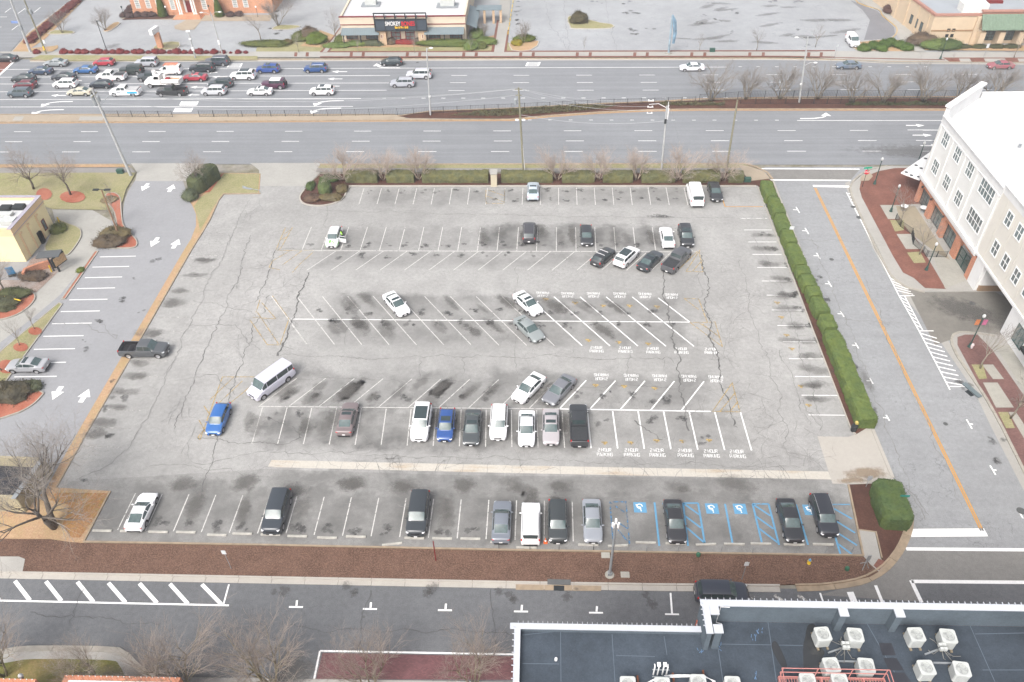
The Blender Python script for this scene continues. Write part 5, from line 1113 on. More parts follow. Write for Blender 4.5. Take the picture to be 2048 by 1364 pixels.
# --- the office block on the right
X0, Y0 = 55.73, 104.8; off = thing('office_building', 'cream three storey office block with white roof and brick ground floor on the right', 'building', (0, 0, 0))
N = P(1957, 190, 13.0); N = (N.x, N.y)
chd = (Vector(N) - Vector((X0, Y0))).normalized()
fw_ = Face((X0, Y0), (0, -1)); fc = Face(N, (-chd.x, -chd.y)); LW = 70
fw_.n = Vector((-1, 0, 0)); fc.n = Vector((-chd.y, chd.x, 0))
outl = [(X0, Y0), N, (X0 + 60, N[1]), (X0 + 60, Y0 - LW), (X0, Y0 - LW)]
mb = MB(); mb.prism([(X0, Y0), N, (X0 + 60, N[1]), (X0 + 60, 85.5), (X0, 85.5)], 4.3, 12.4); mb.build('wall', m_cream, off)
mb = MB(); mb.prism([(X0 + .02, 85.49), (X0 + 60, 85.49), (X0 + 60, Y0 - LW), (X0 + .02, Y0 - LW)], 4.3, 12.9); mb.build('wall', m_beige, off)
mb = MB(); mb.prism([(X0 + .35, Y0 - .1), (N[0] + .1, N[1] - .4), (X0 + 59, N[1] - .4), (X0 + 59, 85.9), (X0 + .35, 85.9)], 12.38, 12.75); mb.prism([(X0 + .4, 85.3), (X0 + 59, 85.3), (X0 + 59, Y0 - LW), (X0 + .4, Y0 - LW)], 12.9, 13.1); mb.build('roof', m_roofw, off)
mb = MB(); rr5 = random.Random(5)
for i in range(9): y_ = Y0 - 1.5 - i * 3.1; mb.flat([(X0 + .6, y_), (X0 + 40, y_), (X0 + 40, y_ + .05), (X0 + .6, y_ + .05)], (12.756 if y_ > 86 else 13.106) )
mb.build('membrane_lap', plain('lap_grey', (.4, .405, .41, 1), .8), off)
for x_, y_ in ((7, 97), (14, 90), (11, 102)): mb = MB(); mb.lathe([(.18, 0), (.18, .4), (.22, .45)], (X0 + x_, y_, 12.75), 8); mb.build('roof_vent', m_galv, off)
# parapets and cornices
mb = MB()
fw_.box(mb, 0, 19.3, 12.4, 13.45, -.3, .02); fw_.box(mb, 0, 19.3, 13.45, 13.6, -.42, .2); fw_.box(mb, 0, 19.3, 12.2, 12.32, .0, .1)
fw_.box(mb, 19.3, LW, 12.9, 13.9, -.35, -.01); fw_.box(mb, 19.3, LW, 13.9, 14.05, -.45, .15)
chl = (Vector(N) - Vector((X0, Y0))).length
fc.box(mb, .35, chl - .35, 12.4, 14.7, -.35, .05); fc.box(mb, -.05, chl + .05, 14.7, 15.0, -.55, .3); fc.box(mb, .1, chl - .1, 13.2, 13.4, .05, .2); fc.box(mb, .2, 1.0, 12.4, 14.7, .06, .16); fc.box(mb, chl - 1, chl - .2, 12.4, 14.7, .06, .16)
fn = Face(N, (1, 0)); fn.n = Vector((0, 1, 0)); fn.box(mb, .3, 40, 12.4, 13.3, -.35, 0); fn.box(mb, .3, 40, 13.3, 13.45, -.42, .15)
mb.build('parapet', m_whitetrim, off)
mb = MB(); fw_.box(mb, -.3, 19.4, 3.95, 4.4, -.3, .35); fw_.box(mb, -.3, 19.4, 3.6, 3.95, -.3, .18); fw_.box(mb, 19.42, LW, 4.02, 4.34, -.3, .12); fc.box(mb, 0, chl, 3.95, 4.38, -.3, .33); fc.box(mb, 0, chl, 3.6, 3.94, -.3, .17); mb.build('cornice', m_whitetrim, off)
mb = MB()
for a in (.25, 4.55, 8.75, 12.75, 18.8): mb = MB(); fw_.box(mb, a - .25, a + .25, 4.42, 12.2, .0, .12); mb.build('pilaster', m_cream, off)
for a in (21.0, 23.95, 26.8, 29.7, 34, 36.8, 39.6): mb = MB(); fw_.box(mb, a - .04, a + .04, 4.36, 12.88, -.0, .025); mb.build('panel_joint', m_beige, off)
for a in (2.6, 6.8, 10.93):
    for z in (11.2, 6.98): fw_.window(off, a, z, 2.0, 2.05, 3, 2, fw=.13)
for z in (11.2, 6.98): fw_.window(off, 16.2, z, 3.9, 2.2, 5, 2, fw=.13)
for a in (22.56, 25.35, 28.25, 31.1, 36.2, 39, 41.9):
    for z in (11.2, 6.98): fw_.window(off, a, z, 1.55, 1.95, 2, 2, fw=.13)
# ground floor: piers of brick with dark glazing set back
mb = MB()
for a0, a1 in ((0, .7), (4.2, 5.3), (9.0, 10.1), (13.8, 15.2), (18.9, 19.9)): fw_.box(mb, a0, a1, 0, 3.6, -.6, 0)
fw_.box(mb, 0, 15.2, 3.0, 3.6, -.55, -.03); fw_.box(mb, 15.2, 18.9, 3.15, 3.6, -.55, -.03); fc.box(mb, 0, .9, 0, 3.6, -.6, 0); fc.box(mb, chl - .9, chl, 0, 3.6, -.6, 0); fc.box(mb, .9, chl - .9, 3.0, 3.6, -.6, -.02)
mb.build('brick_pier', m_wbrick, off)
for a0, a1 in ((.7, 4.2), (5.3, 9.0), (10.1, 13.8)): fw_.window(off, (a0 + a1) / 2, 1.55, a1 - a0, 2.9, 4, 3, m_dark, m_bglass, -.6, 'shopfront')
fc.window(off, chl / 2, 1.5, chl - 1.8, 2.9, 4, 2, m_dark, m_bglass, -.6, 'shopfront')
mb = MB(); fw_.box(mb, 4, 20, 0, 3.9, -4.0, -3.9); fw_.box(mb, 15.2, 15.3, 0, 3.6, -3.9, -.6); fn.box(mb, .5, 40, 0, 4.3, -.3, 0); fw_.box(mb, 19.92, 22.0, 0, 4.0, -.4, 0); fw_.box(mb, 30.1, LW, 0, 4.02, -.3, 0); fw_.box(mb, 22.0, 30.1, 0, 4.3, -6.2, -6.0); fw_.box(mb, 22.0, 22.2, 1.0, 4.3, -6, -.4); fw_.box(mb, 30.1, 30.3, 0, 4.3, -6, -.3); mb.build('wall', m_whitetrim, off)
mb = MB(); fw_.box(mb, 22.2, 25.0, 0, 1.0, -5.98, -4.8); fw_.box(mb, 22.0, 22.21, 0, 1.0, -6, -.4); mb.build('plinth', plain('tan_base_tile', S(188, 158, 128), .8, .12, 1), off)
mb = MB(); fw_.box(mb, 22.9, 24.1, 0, 2.9, -5.97, -5.85); mb.build('door', plain('olive_door', S(150, 138, 96), .7), off)
mb = MB(); fw_.box(mb, 25.6, 30.08, 0, 3.7, -4.6, -4.5)
for i in range(9): fw_.box(mb, 25.6, 30.08, .2 + i * .4, .23 + i * .4, -4.5, -4.47)
mb.build('garage_door', plain('grey_shutter', S(126, 134, 142), .6, .06, 2), off)
mb = MB(); fw_.box(mb, 15.3, 18.8, .05, 3.0, -.35, -.32) if False else None
for a in [15.35 + .2 * i for i in range(18)]: fw_.box(mb, a, a + .035, .08, 2.3, -.34, -.3)
for z in (.08, 1.2, 2.3): fw_.box(mb, 15.3, 18.85, z, z + .07, -.35, -.29)
for a in (15.3, 17.0, 18.8): fw_.box(mb, a, a + .14, 0, 2.4, -.38, -.26)
mb.build('gate', m_green, off)
for a in (1.6, 5.0, 9.5):
    mb = MB(); q = fw_.p(a, 3.2, .25); mb.ball(q, (.16, .16, .2), 8); mb.tube(fw_.p(a, 3.35, 0), q, .03); mb.build('wall_lamp', m_dark, off)
# corner canopy with round perforations
mb = MB(); fc.box(mb, .4, chl - .4, 3.0, 3.2, .3, 3.2); mb.build('canopy', m_whitetrim, off)
mb = MB()
for i in range(3):
    for j in range(4):
        q = fc.p(1.0 + j * (chl - 2) / 3 + (i % 2) * .3, 3.205, .8 + i * .95); mb.lathe([(.26, 0), (.26, .01)], q, 10)
mb.build('canopy_opening', m_dark, off)
mb = MB(); fw_.box(mb, 36, 39, 2.6, 3.0, .0, 1.3); mb.build('awning', m_dark, off)
fw_.window(off, 33.5, 2.2, 2.2, 2.4, 3, 2, m_green, m_bglass, .0, 'shopfront')
# patio of the office block: paving, railings, furniture
G('patio_paving', [(1792, 412), (1830, 412), (1900, 520), (1865, 500), (1820, 465), (1800, 440)], asphalt('patio_tan', S(196, 184, 160), .1, .1), 0, z=.122)
def railing(name, pts, h, label, mat=m_dark, cg='railing', group=None, post=1.5, bars=.14, br=.012, pr=.03, base=.1):
    """railing through world points: posts, rails and thin balusters"""
    t = thing(name, label, cg, (pts[0][0], pts[0][1], 0), 0, group); o = Vector((pts[0][0], pts[0][1]))
    rl, bl_ = MB(), MB(); i0 = 0
    for a, b in zip(pts[:-1], pts[1:]):
        a = Vector(a) - o; b = Vector(b) - o; L = (b - a).length; d = (b - a).normalized(); k = max(1, round(L / post))
        for z in (base + .1, base + h - .05): rl.tube((a.x, a.y, z), (b.x, b.y, z), .022, n=4)
        for i in range(k):
            q = a + d * (L * i / k); pm = MB(); pm.box(q.x, q.y, base + h / 2, pr * 2, pr * 2, h + .1); pm.build('post', mat, t)
        n_ = int(L / bars)
        for i in range(1, n_): q = a + d * (L * i / n_); bl_.box(q.x, q.y, base + h / 2, br * 2, br * 2, h - .1)
    q = Vector(pts[-1][:2]) - o; pm = MB(); pm.box(q.x, q.y, base + h / 2, pr * 2, pr * 2, h + .1); pm.build('post', mat, t)
    rl.build('rail', mat, t); bl_.build('balusters', mat, t); return t
railing('railing', W([(1790, 440), (1800, 455), (1822, 470), (1825, 490), (1845, 507), (1851, 514)]) , 1.0, 'black railing running along the patio edge beside the brick sidewalk')
railing('railing', W([(1853, 515), (1891, 516)]), 1.0, 'short black railing closing the patio beside the green lamp post')
for x, y in ((1806, 422), (1845, 425)):
    p = P(x, y); t = thing('patio_table', 'white round patio table %s' % ('by the patio railing' if x == 1806 else 'beside the brick piers'), 'table', (p.x, p.y, .12)); mb = MB(); mb.lathe([(.55, .72), (.55, .76)], n=16); mb.build('table_top', m_steelw, t); mb = MB(); mb.lathe([(.25, 0), (.04, .06), (.04, .72)], n=8); mb.build('pedestal', m_galv, t)

# --- the near building with the dark roof and the condensers
nb = thing('flat_roofed_building', 'brick building with dark flat roof and white metal coping in the foreground', 'building')
ZL, ZR, ZF = 18.5, 20.0, 18.05
L0 = P(1030, 1247, ZL); C0 = P(1403, 1200, ZR); m_cop = plain('white_metal_coping', (.44, .46, .495, 1), .45, .04, 1, world=True)
m_mem = asphalt('dark_roof_membrane', S(80, 90, 101), .3, .22, 0); m_pin = asphalt('parapet_membrane', V_(86, 96, 104), .2, .15, 0); m_nbrick = wallbrick('red_wall_brick', V_(182, 100, 84), V_(190, 140, 120))
xl, yl, xr, yr = L0.x, L0.y, C0.x, C0.y; yb = -12
ZF2 = 18.05
mb = MB(); mb.prism([(xl, yl), (xr, yl), (xr, yb), (xl, yb)], 0, ZF - .01); mb.prism([(xr + .0, yr), (xr + 45, yr), (xr + 45, yb), (xr, yb)], 0, ZF2 - .4); mb.build('wall', m_nbrick, nb)
mb = MB(); mb.prism([(xl + .2, yl - .2), (xr - .0, yl - .2), (xr - .0, yb), (xl + .2, yb)], ZF - .01, ZF); mb.build('roof', m_mem, nb)
mb = MB(); mb.prism([(xr + .01, yr - .2), (xr + 45, yr - .2), (xr + 45, yb), (xr + .01, yb)], ZF2 - .4, ZF - .0 + .006); mb.build('roof', m_mem, nb) if False else None
mb = MB(); mb.flat([(xr - .01, yr - .3), (xr + 45, yr - .3), (xr + 45, yb), (xr - .01, yb)], ZF2 + .003); mb.build('roof', m_mem, nb)
# one roof level in truth: the right part sits a little higher
mb = MB(); mb.box((xl + xr) / 2, yl - .14, (ZF + ZL) / 2 - .1, xr - xl, .26, ZL - ZF + .1); mb.box(xl + .14, (yl + yb) / 2 - .2, (ZF + ZL) / 2 - .1, .26, yl - yb - .1, ZL - ZF + .1)
mb.box(xr + 22.5, yr - .16, (ZF2 + ZR) / 2, 45, .28, ZR - ZF2 - .02); mb.box(xr + .16, yr - 1.2, (ZF2 + ZR) / 2 - .2, .28, 2.0, ZR - ZF2 + .4)
mb.build('parapet', m_pin, nb)
mb = MB(); mb.box((xl + xr) / 2 - .1, yl - .16, ZL, xr - xl + .4, .38, .07); mb.box(xl + .16, (yl + yb) / 2 - .18, ZL, .38, yl - yb, .068)
mb.box(xr + 22.4, yr - .18, ZR, 45, .42, .07); mb.box(xr + .18, yr - 1.28, ZR, .42, 1.82, .068)
bx0 = xr + .65
for cx_, cy_ in ((xr + .68, yr - .66), (xr + .72, yr - 1.85), (P(1687, 1222, ZR).x, yr - .62), (P(1799, 1224, ZR).x, yr - .62)): mb.box(cx_, cy_, ZR - .04, .55, .55, .09)
mb.build('coping', m_cop, nb)
for cx_, cy_ in ((xr + .68, yr - .56), (P(1687, 1222, ZR).x, yr - .56), (P(1799, 1224, ZR).x, yr - .56), (xr + .72, yr - 1.85)): mb = MB(); mb.box(cx_, cy_, (ZR + ZF2) / 2 - .04, .42, .5, ZR - ZF2 - .06); mb.build('buttress', m_pin, nb)
mb = MB()
for i in range(64): mb.box(xl + .2 + i * .305, yl + .06, ZL + .06, .025, .16, .09) if xl + .2 + i * .305 < xr - .2 else None
for i in range(88): mb.box(xr + .25 + i * .37, yr + .06, ZR + .06, .025, .16, .09)
for i in range(30): mb.box(xl - .06, yl - .3 - i * .4, ZL + .06, .16, .025, .09)
for i in range(5): mb.box(xr - .06, yr - .3 - i * .35, ZR + .06, .16, .025, .09)
tag(mb.build('coping_clips', m_cop, nb), kind='stuff')
m_seam = plain('membrane_seam', S(112, 126, 140), .7, .1, 1); mb = MB()
def rl_(a, b, z, w_=.05): q = [P(*a, z).to_2d(), P(*b, z).to_2d()]; mb = MB(); strip(mb, q, w_, z + .006); mb.build('roof_seam', m_seam, nb)
for a, b in (((1045, 1270), (1120, 1262)), ((1121, 1262), (1122, 1364)), ((1045, 1327), (1118, 1328)), ((1224, 1268), (1230, 1364)), ((1328, 1272), (1334, 1310)), ((1232, 1311), (1310, 1313))): rl_(a, b, ZF)
for a, b in (((1438, 1288), (1660, 1292)), ((1434, 1280), (1446, 1364)), ((1535, 1238), (1553, 1364)), ((1730, 1240), (1800, 1364)), ((1935, 1240), (1990, 1364)), ((1950, 1268), (2048, 1266)), ((1965, 1340), (2048, 1340))): rl_(a, b, ZF2)
# damp puddles and darker patches on the roof
m_pud = plain('wet_membrane', S(64, 66, 68), .2, .15, 1, spec=.8); mb = MB()
for pts in ([(1615, 1252), (1625, 1248), (1632, 1255), (1636, 1290), (1645, 1300), (1640, 1364), (1612, 1364), (1606, 1300), (1610, 1275)], [(1543, 1290), (1550, 1282), (1560, 1295), (1574, 1330), (1565, 1335), (1548, 1308)], [(1618, 1296), (1632, 1290), (1648, 1302), (1645, 1312), (1625, 1310)]):
    mb.flat([P(x, y, ZF2).to_2d() for x, y in cat(pts, 4, True)], ZF2 + .008 + .002 * len(mb.f))
mb.build('puddle', m_pud, nb)
mb = MB()
for pts in ([(1757, 1286), (1783, 1286), (1792, 1311), (1765, 1311)], [(1766, 1316), (1793, 1316), (1808, 1341), (1778, 1341)], [(1780, 1345), (1809, 1345), (1822, 1364), (1788, 1364)]): mb.flat([P(x, y, ZF2).to_2d() for x, y in pts], ZF2 + .012)
mb.build('roof_patch', plain('new_membrane_patch', S(66, 68, 76), .6, .1, 1), nb)
mb = MB(); q = P(1442, 1212, ZR); q2 = P(1443, 1248, ZF2); mb.path([(q.x + .5, q.y - .1, ZR + .05), (q.x, q.y, ZR - .1), (q.x - .05, q.y - .1, ZF2 + .2), (q2.x, q2.y, ZF2 + .02)], [.025] * 4, 6); mb.build('conduit', m_steelw, nb)
vt = MB(); q = P(1112, 1320, ZF); vt.lathe([(.09, 0), (.09, .2), (.05, .24)], (q.x, q.y, ZF), 8); tag(vt.build('roof_vent', m_steelw), 'small white vent cap alone on the dark roof at the left', 'vent')
# survey chalk marks
mb = MB(); r4 = random.Random(4)
for x, y in ((1520, 1263), (1505, 1277), (1403, 1303), (1437, 1297), (1515, 1355)):
    for _ in range(5):
        q = P(x, y, ZF2).to_2d() + Vector((r4.uniform(-.2, .2), r4.uniform(-.2, .2))); strip(mb, [q, q + Vector((r4.uniform(-.15, .15), r4.uniform(.1, .25)))], .03, ZF2 + .01)
mb.build('chalk_mark', plain('blue_chalk', S(120, 160, 205), .8), nb)
# condensers
m_ac = plain('condenser_paint', (.44, .455, .44, 1), .45, .05, 3); m_fan = plain('fan_guard', (.30, .31, .31, 1), .5, .1, 8); m_slp = plain('timber_sleeper', S(176, 162, 138), .9, .15, 3)
ACP = None
def condenser(label, x, y, rz):
    global ACP
    p = P(x, y, ZF2 + .9); loc = (p.x, p.y, ZF2)
    if ACP: return dup(ACP, loc, rz, label)
    t = thing('condenser_unit', label, 'air conditioner', loc, rz, 'white condensers on the dark roof')
    def rr(s_, r_, n=4): return [(cx * (s_ - r_) + r_ * math.cos(a), cy * (s_ - r_) + r_ * math.sin(a)) for cx, cy, a0 in ((1, 1, 0), (-1, 1, 90), (-1, -1, 180), (1, -1, 270)) for a in [R(a0 + 90 * i / n) for i in range(n + 1)]]
    mb = MB(); mb.prism(rr(.43, .12), .12, .84); 
    top = rr(.45, .13); n_ = len(top); vs = [(x_, y_, .84) for x_, y_ in top] + [(x_, y_, .93) for x_, y_ in top]
    ci = [(.34 * math.cos(2 * math.pi * (i + .0) / n_), .34 * math.sin(2 * math.pi * i / n_)) for i in range(n_)]
    vs += [(x_, y_, .93) for x_, y_ in ci] + [(x_, y_, .80) for x_, y_ in ci]
    fs = [(i, (i + 1) % n_, n_ + (i + 1) % n_, n_ + i) for i in range(n_)] + [(n_ + i, n_ + (i + 1) % n_, 2 * n_ + (i + 1) % n_, 2 * n_ + i) for i in range(n_)] + [(2 * n_ + i, 2 * n_ + (i + 1) % n_, 3 * n_ + (i + 1) % n_, 3 * n_ + i) for i in range(n_)]
    mb.add(vs, fs); mb.build('housing', m_ac, t)
    mb = MB()
    for s_ in (-1, 1):
        for k in range(9): mb.box(-.3 + k * .075, s_ * .435, .48, .012, .012, .6); mb.box(s_ * .435, -.3 + k * .075, .48, .012, .012, .6)
    mb.build('coil_louvre', m_fan, t)
    mb = MB(); 
    for r_ in (.1, .17, .24, .31):
        pts = [(r_ * math.cos(a * .5236), r_ * math.sin(a * .5236), .91) for a in range(13)]; mb.path(pts, [.008] * 13, 4, cap=False)
    for k in range(8): a = k * math.pi / 4; mb.tube((0, 0, .915), (.335 * math.cos(a), .335 * math.sin(a), .915), .007, n=4)
    mb.build('fan_guard', m_ac, t)
    mb = MB(); mb.lathe([(.09, .84), (.09, .9)], n=10)
    for k in range(3):
        a = k * 2.094; mb.add([(math.cos(a + e) * q, math.sin(a + e) * q, .85 + e * .05) for q, e in ((.08, -.3), (.3, -.4), (.3, .5), (.08, .4))], [(0, 1, 2, 3), (3, 2, 1, 0)])
    mb.build('fan_blade', m_fan, t)
    mb = MB(); mb.flat([(x_ * .99, y_ * .99) for x_, y_ in ci], .802); mb.build('fan_well', m_dark, t)
    mb = MB(); mb.box(-.28, 0, .05, .12, 1.15, .1); mb.box(.3, 0, .05, .12, 1.15, .1); mb.build('sleeper', m_slp, t)
    ACP = t; KIDS.clear(); return t
for x, y, rz, lb in ((1646, 1268, .1, 'white condenser standing beside the dark puddle, upper left of the roof'), (1711, 1270, -.05, 'white condenser just right of the puddle one, near the left buttress'), (1833, 1269, .05, 'white condenser in the top row, right of the black roof patches'), (1897, 1272, -.08, 'white condenser at the right end of the top row'),
                     (1663, 1330, .08, 'white condenser seen through the left part of the pink railing'), (1733, 1331, -.06, 'white condenser seen through the right part of the pink railing'), (1853, 1335, .04, 'white condenser in the lower row, right of the pink railing'), (1924, 1338, -.1, 'white condenser at the lower right corner of the group'),
                     (1616, 1362, 0, 'white condenser standing on the pink platform, left one'), (1680, 1362, 0, 'white condenser standing on the pink platform, right one'), (1256, 1368, 0, 'white condenser at the bottom edge, left of the pipe frame'), (1325, 1370, 0, 'white condenser at the bottom edge, right of the pipe frame'), (1466, 1368, 0, 'white condenser at the bottom edge nearest the pink platform'), (1397, 1364, 0, 'grey topped condenser at the bottom edge between two white ones')):
    condenser(lb, x, y, rz)
# pipework between condensers
for i, (x, y, lb) in enumerate(((1690, 1292, 'cluster of white disconnect boxes and hoses between the left condensers'), (1884, 1295, 'cluster of white disconnect boxes and hoses between the right condensers'))):
    p = P(x, y, ZF2 + .5); t = thing('pipe_cluster', lb, 'pipework', (p.x, p.y, ZF2)); rr_ = random.Random(i + 3)
    for k in range(4): mb = MB(); mb.box(-.12 + (k % 2) * .22, .1 - (k // 2) * .26, .62, .2, .16, .24); mb.build('switch_box', m_ac, t)
    mb = MB(); mb.tube((-.05, .1, 0), (-.05, .1, .7), .03); mb.tube((-.05, .1, .5), (-.05, .1, .5), .03); mb.box(-.55, -.1, .12, .9, .09, .08, rz=.35); mb.box(.0, -.75, .08, 1.3, .09, .09); mb.build('strut', m_galv, t)
    mb = MB()
    for k in range(9):
        a = rr_.uniform(0, 6.28); e = Vector((math.cos(a), math.sin(a) * .8)) * rr_.uniform(.6, 1.25); m_ = e * .5 + Vector((rr_.uniform(-.25, .25), rr_.uniform(-.2, .2)))
        mb.path([(0, 0, .5), (m_.x * .6, m_.y * .6, .25), (m_.x * 1.2, m_.y * 1.2, .08), (e.x, e.y, .2)], [.024] * 4, 5)
    mb.build('hose', plain('hose_%d' % i, S(150, 150, 146), .6, .2, 4), t)
p = P(1322, 1338, ZF + .7); t = thing('vent_stack', 'white pipe frame with four hooded vents rising from the dark roof', 'pipework', (p.x, p.y, ZF))
for x in (-.38, -.14, .14, .38):
    mb = MB(); mb.path([(x, 0, 0), (x, 0, .95), (x, .08, 1.05), (x, .16, .95)], [.045] * 4, 8); mb.build('pipe', m_steelw, t)
for x in (-.1, .12): mb = MB(); mb.box(x * 1.6, .05, 1.15, .2, .22, .14); mb.build('hood', m_steelw, t)
mb = MB(); mb.box(0, 0, .6, 1.0, .05, .05); mb.box(0, -.3, .35, 1.0, .05, .05); mb.build('cross_rail', m_galv, t)
t = thing('pipe_run', 'pale hoses on timber blocks crossing the dark roof beside the pipe frame', 'pipework', (p.x, p.y, ZF)); mb = MB()
for k in range(4): mb.path([(.2, -.2 - k * .05, .3), (.9, -.1 - k * .05, .24), (1.7, -.12 - k * .04, .3), (2.5, -.1 - k * .04, .3), (3.0 + k * .05, -.4, .2), (3.1 + k * .06, -1.2, .05)], [.02] * 6, 5); mb.path([(-.2, -.3 - k * .04, .3), (-.9, -.6, .1), (-1.3, -.7 + k * .04, .15), (-1.5, -1.0, .05)], [.02] * 4, 5)
mb.build('hose', m_steelw, t)
for x, y in ((-1.35, -.4), (.75, -.2), (2.55, .0)): mb = MB(); mb.box(x, y, .12, .1, .45, .22); mb.build('block', plain('rusty_block', S(150, 96, 70), .9), t)
# pink steel platform
m_pink = plain('pink_steel', S(232, 160, 152), .55, .05, 3)
A_ = P(1556, 1353, ZF2 + .6); B_ = P(1768, 1356, ZF2 + .6); wx = B_.x - A_.x; t = thing('steel_platform', 'pink steel platform with guard rails at the bottom edge of the roof', 'platform', (A_.x, A_.y, ZF2))
mb = MB(); mb.box(wx / 2, -.03, .55, wx, .06, .25); mb.box(wx / 2, -2.6, .55, wx, .06, .25); mb.box(.03, -1.3, .55, .06, 2.5, .25); mb.box(wx - .03, -1.3, .55, .06, 2.5, .25)
for k in range(1, 5): mb.box(wx * k / 5, -1.3, .55, .08, 2.5, .2)
mb.build('beam', m_pink, t)
mb = MB()
for k in range(38): mb.box(wx * (k + .5) / 38, -1.3, .66, .03, 2.4, .03)
mb.build('grating', m_pink, t)
for k in range(4): mb = MB(); mb.tube((.1 + (wx - .2) * k / 3, -.02, .6), (.1 + (wx - .2) * k / 3, -.02, 1.7), .03); mb.build('post', m_pink, t)
for s_ in (0, wx): mb = MB(); mb.tube((s_, -1.4, .6), (s_, -1.4, 1.7), .03); mb.build('post', m_pink, t)
for z in (1.2, 1.68): mb = MB(); mb.tube((0, -.02, z), (wx, -.02, z), .028); mb.tube((0, -.02, z), (0, -2.6, z), .028); mb.tube((wx, -.02, z), (wx, -2.6, z), .028); mb.build('guard_rail', m_pink, t)

# --- low brick parapets along the bottom left
for x0, x1, lb in ((-30, 72, 'short brick parapet with small white studs at the bottom left corner'), (130, 360, 'long brick parapet with small white studs and a white coping at the bottom edge')):
    a = P(x0, 1356 if x0 < 0 else 1350, 4.5); b = P(x1, 1359 if x0 < 0 else 1357, 4.5)
    t = thing('brick_parapet', lb, 'wall'); mb = MB(); mb.box((a.x + b.x) / 2, a.y - .6, 2.25, b.x - a.x, 1.2, 4.5); mb.build('wall', m_wbrick, t)
    mb = MB()
    for i in range(int((b.x - a.x) / .45)): mb.tube((a.x + .2 + i * .45, a.y - .06, 4.5), (a.x + .2 + i * .45, a.y - .06, 4.6), .035)
    mb.build('stud', m_steelw, t)
    mb = MB(); mb.box((a.x + b.x) / 2 + .2, a.y - .55, 4.54, b.x - a.x - .6, .25, .07); mb.build('coping', m_steelw, t)
# --- restaurant on the left with the drive through
ff = thing('restaurant_building', 'cream single storey restaurant with white roof beside the drive through lane', 'building')
E_ = P(110, 455); xE, yN = E_.x, E_.y; m_ffw = plain('yellow_cream_stucco', V_(236, 220, 176), .9, .05, .6, world=True); m_ffb = plain('tan_band', V_(226, 196, 158), .9, .04, 1, world=True)
xW, yS = xE - 24, P(20, 580).y; HW = 5.4
fe = Face((xE, yN), (0, -1)); fe.n = Vector((1, 0, 0))
mb = MB(); mb.prism([(xE, yN), (xE, yN - 8.6), (xW, yN - 8.6), (xW, yN)], 0, HW - 1.2); mb.build('wall', m_ffw, ff)
mb = MB(); fe.box(mb, -.02, 8.62, HW - 1.2, HW, -.4, .06); mb.box((xE + xW) / 2 - .17, yN - .2, HW - .6, xE - xW - .4, .42, 1.2); mb.box((xE + xW) / 2 - .17, yN - 8.4, HW - .6, xE - xW - .4, .42, 1.2); mb.build('parapet', m_ffb, ff)
mb = MB(); fe.box(mb, -.1, 8.7, HW - .95, HW - .88, .06, .1); fe.box(mb, -.1, 8.7, HW, HW + .06, -.46, .12); mb.box((xE + xW) / 2, yN - .2, HW + .03, xE - xW, .55, .058); mb.build('coping', plain('lilac_coping', S(206, 200, 214), .6), ff)
mb = MB(); mb.flat([(xE - .4, yN - .4), (xE - .4, yN - 8.2), (xW, yN - 8.2), (xW, yN - .4)], HW - .55); mb.build('roof', m_roofw, ff)
fe.window(ff, 1.9, 1.75, .8, 1.7, 1, 1, m_reddk, m_bglass, .0); mb = MB()
for a in (2.9, 5.3, 7.4): mb = MB(); fe.box(mb, a - .09, a + .09, .1, 3.9, .0, .14); fe.box(mb, a - .45, a + .12, 3.75, 3.95, .0, .2); mb.build('downpipe', m_ffb, ff); mb = MB(); fe.box(mb, 3.5, 4.25, .0, 1.8, .0, .35); mb.build('electric_cabinet', plain('grey_cabinet', S(150, 152, 150), .6), ff)
mb = MB()
for x, y in ((10, 412), (36, 410)): q = P(x, y, HW); mb.box(q.x, q.y, HW - .3, 1.5, 1.1, .5)
mb.build('roof_fan', m_dark, ff)
mb = MB(); q = P(4, 455, HW); mb.box(q.x, yN - 6.4, HW - .2, 1.8, 1.4, .8); q = P(8, 425, HW); mb.box(q.x, q.y, HW - .3, 2, 1.0, .4); q = P(20, 452, HW); mb.build('rooftop_unit', m_ac, ff)
# menu board with its canopy, bollards, bench
p = P(118, 540); t = thing('menu_board', 'drive through menu board under a dark angled canopy on a brick footing', 'menu board', (p.x, p.y, .05)); mb = MB(); mb.box(-.4, .1, 2.55, 3.0, 1.7, .12, rz=.15); mb.build('canopy', plain('dark_canopy', S(112, 116, 118), .5), t)
mb = MB(); mb.box(.55, .15, 1.6, .18, 2.2, 1.5, rz=-.35); mb.build('board', m_dark, t); mb = MB(); mb.box(.68, .2, 1.6, .06, 1.9, 1.2, rz=-.35); mb.build('menu_panel', plain('menu_panel', S(236, 196, 150), .5, .3, 5), t)
mb = MB(); mb.box(-.5, -.3, 1.2, .16, .16, 2.5); mb.box(.3, -.4, 1.2, .2, .2, 2.4); mb.build('post', m_dark, t)
p = P(72, 545); mb = MB(); pts = [Vector((2.3, 1.6)), Vector((.5, .6)), Vector((-.8, -.6)), Vector((-.6, -1.6))]; strip(mb, pts, .35, 0, 1.15); o = mb.build('brick_footing', m_wbrick); o.location = (p.x, p.y, 0); tag(o, 'curved low red brick wall beside the menu board', 'wall')
m_byel = plain('bollard_yellow', (.62, .42, .02, 1), .5)
for x, y, an, lb in ((120, 447, 0, 'upright yellow bollard at the corner of the cream restaurant'), (104, 544, 0, 'yellow bollard standing in front of the menu board')):
    p = P(x, y); mb = MB(); mb.lathe([(.1, 0), (.1, 1.0), (.07, 1.06), (.01, 1.08)], n=10); o = mb.build('bollard', m_byel); o.location = (p.x, p.y, .05); tag(o, lb, 'bollard', 'yellow bollards')
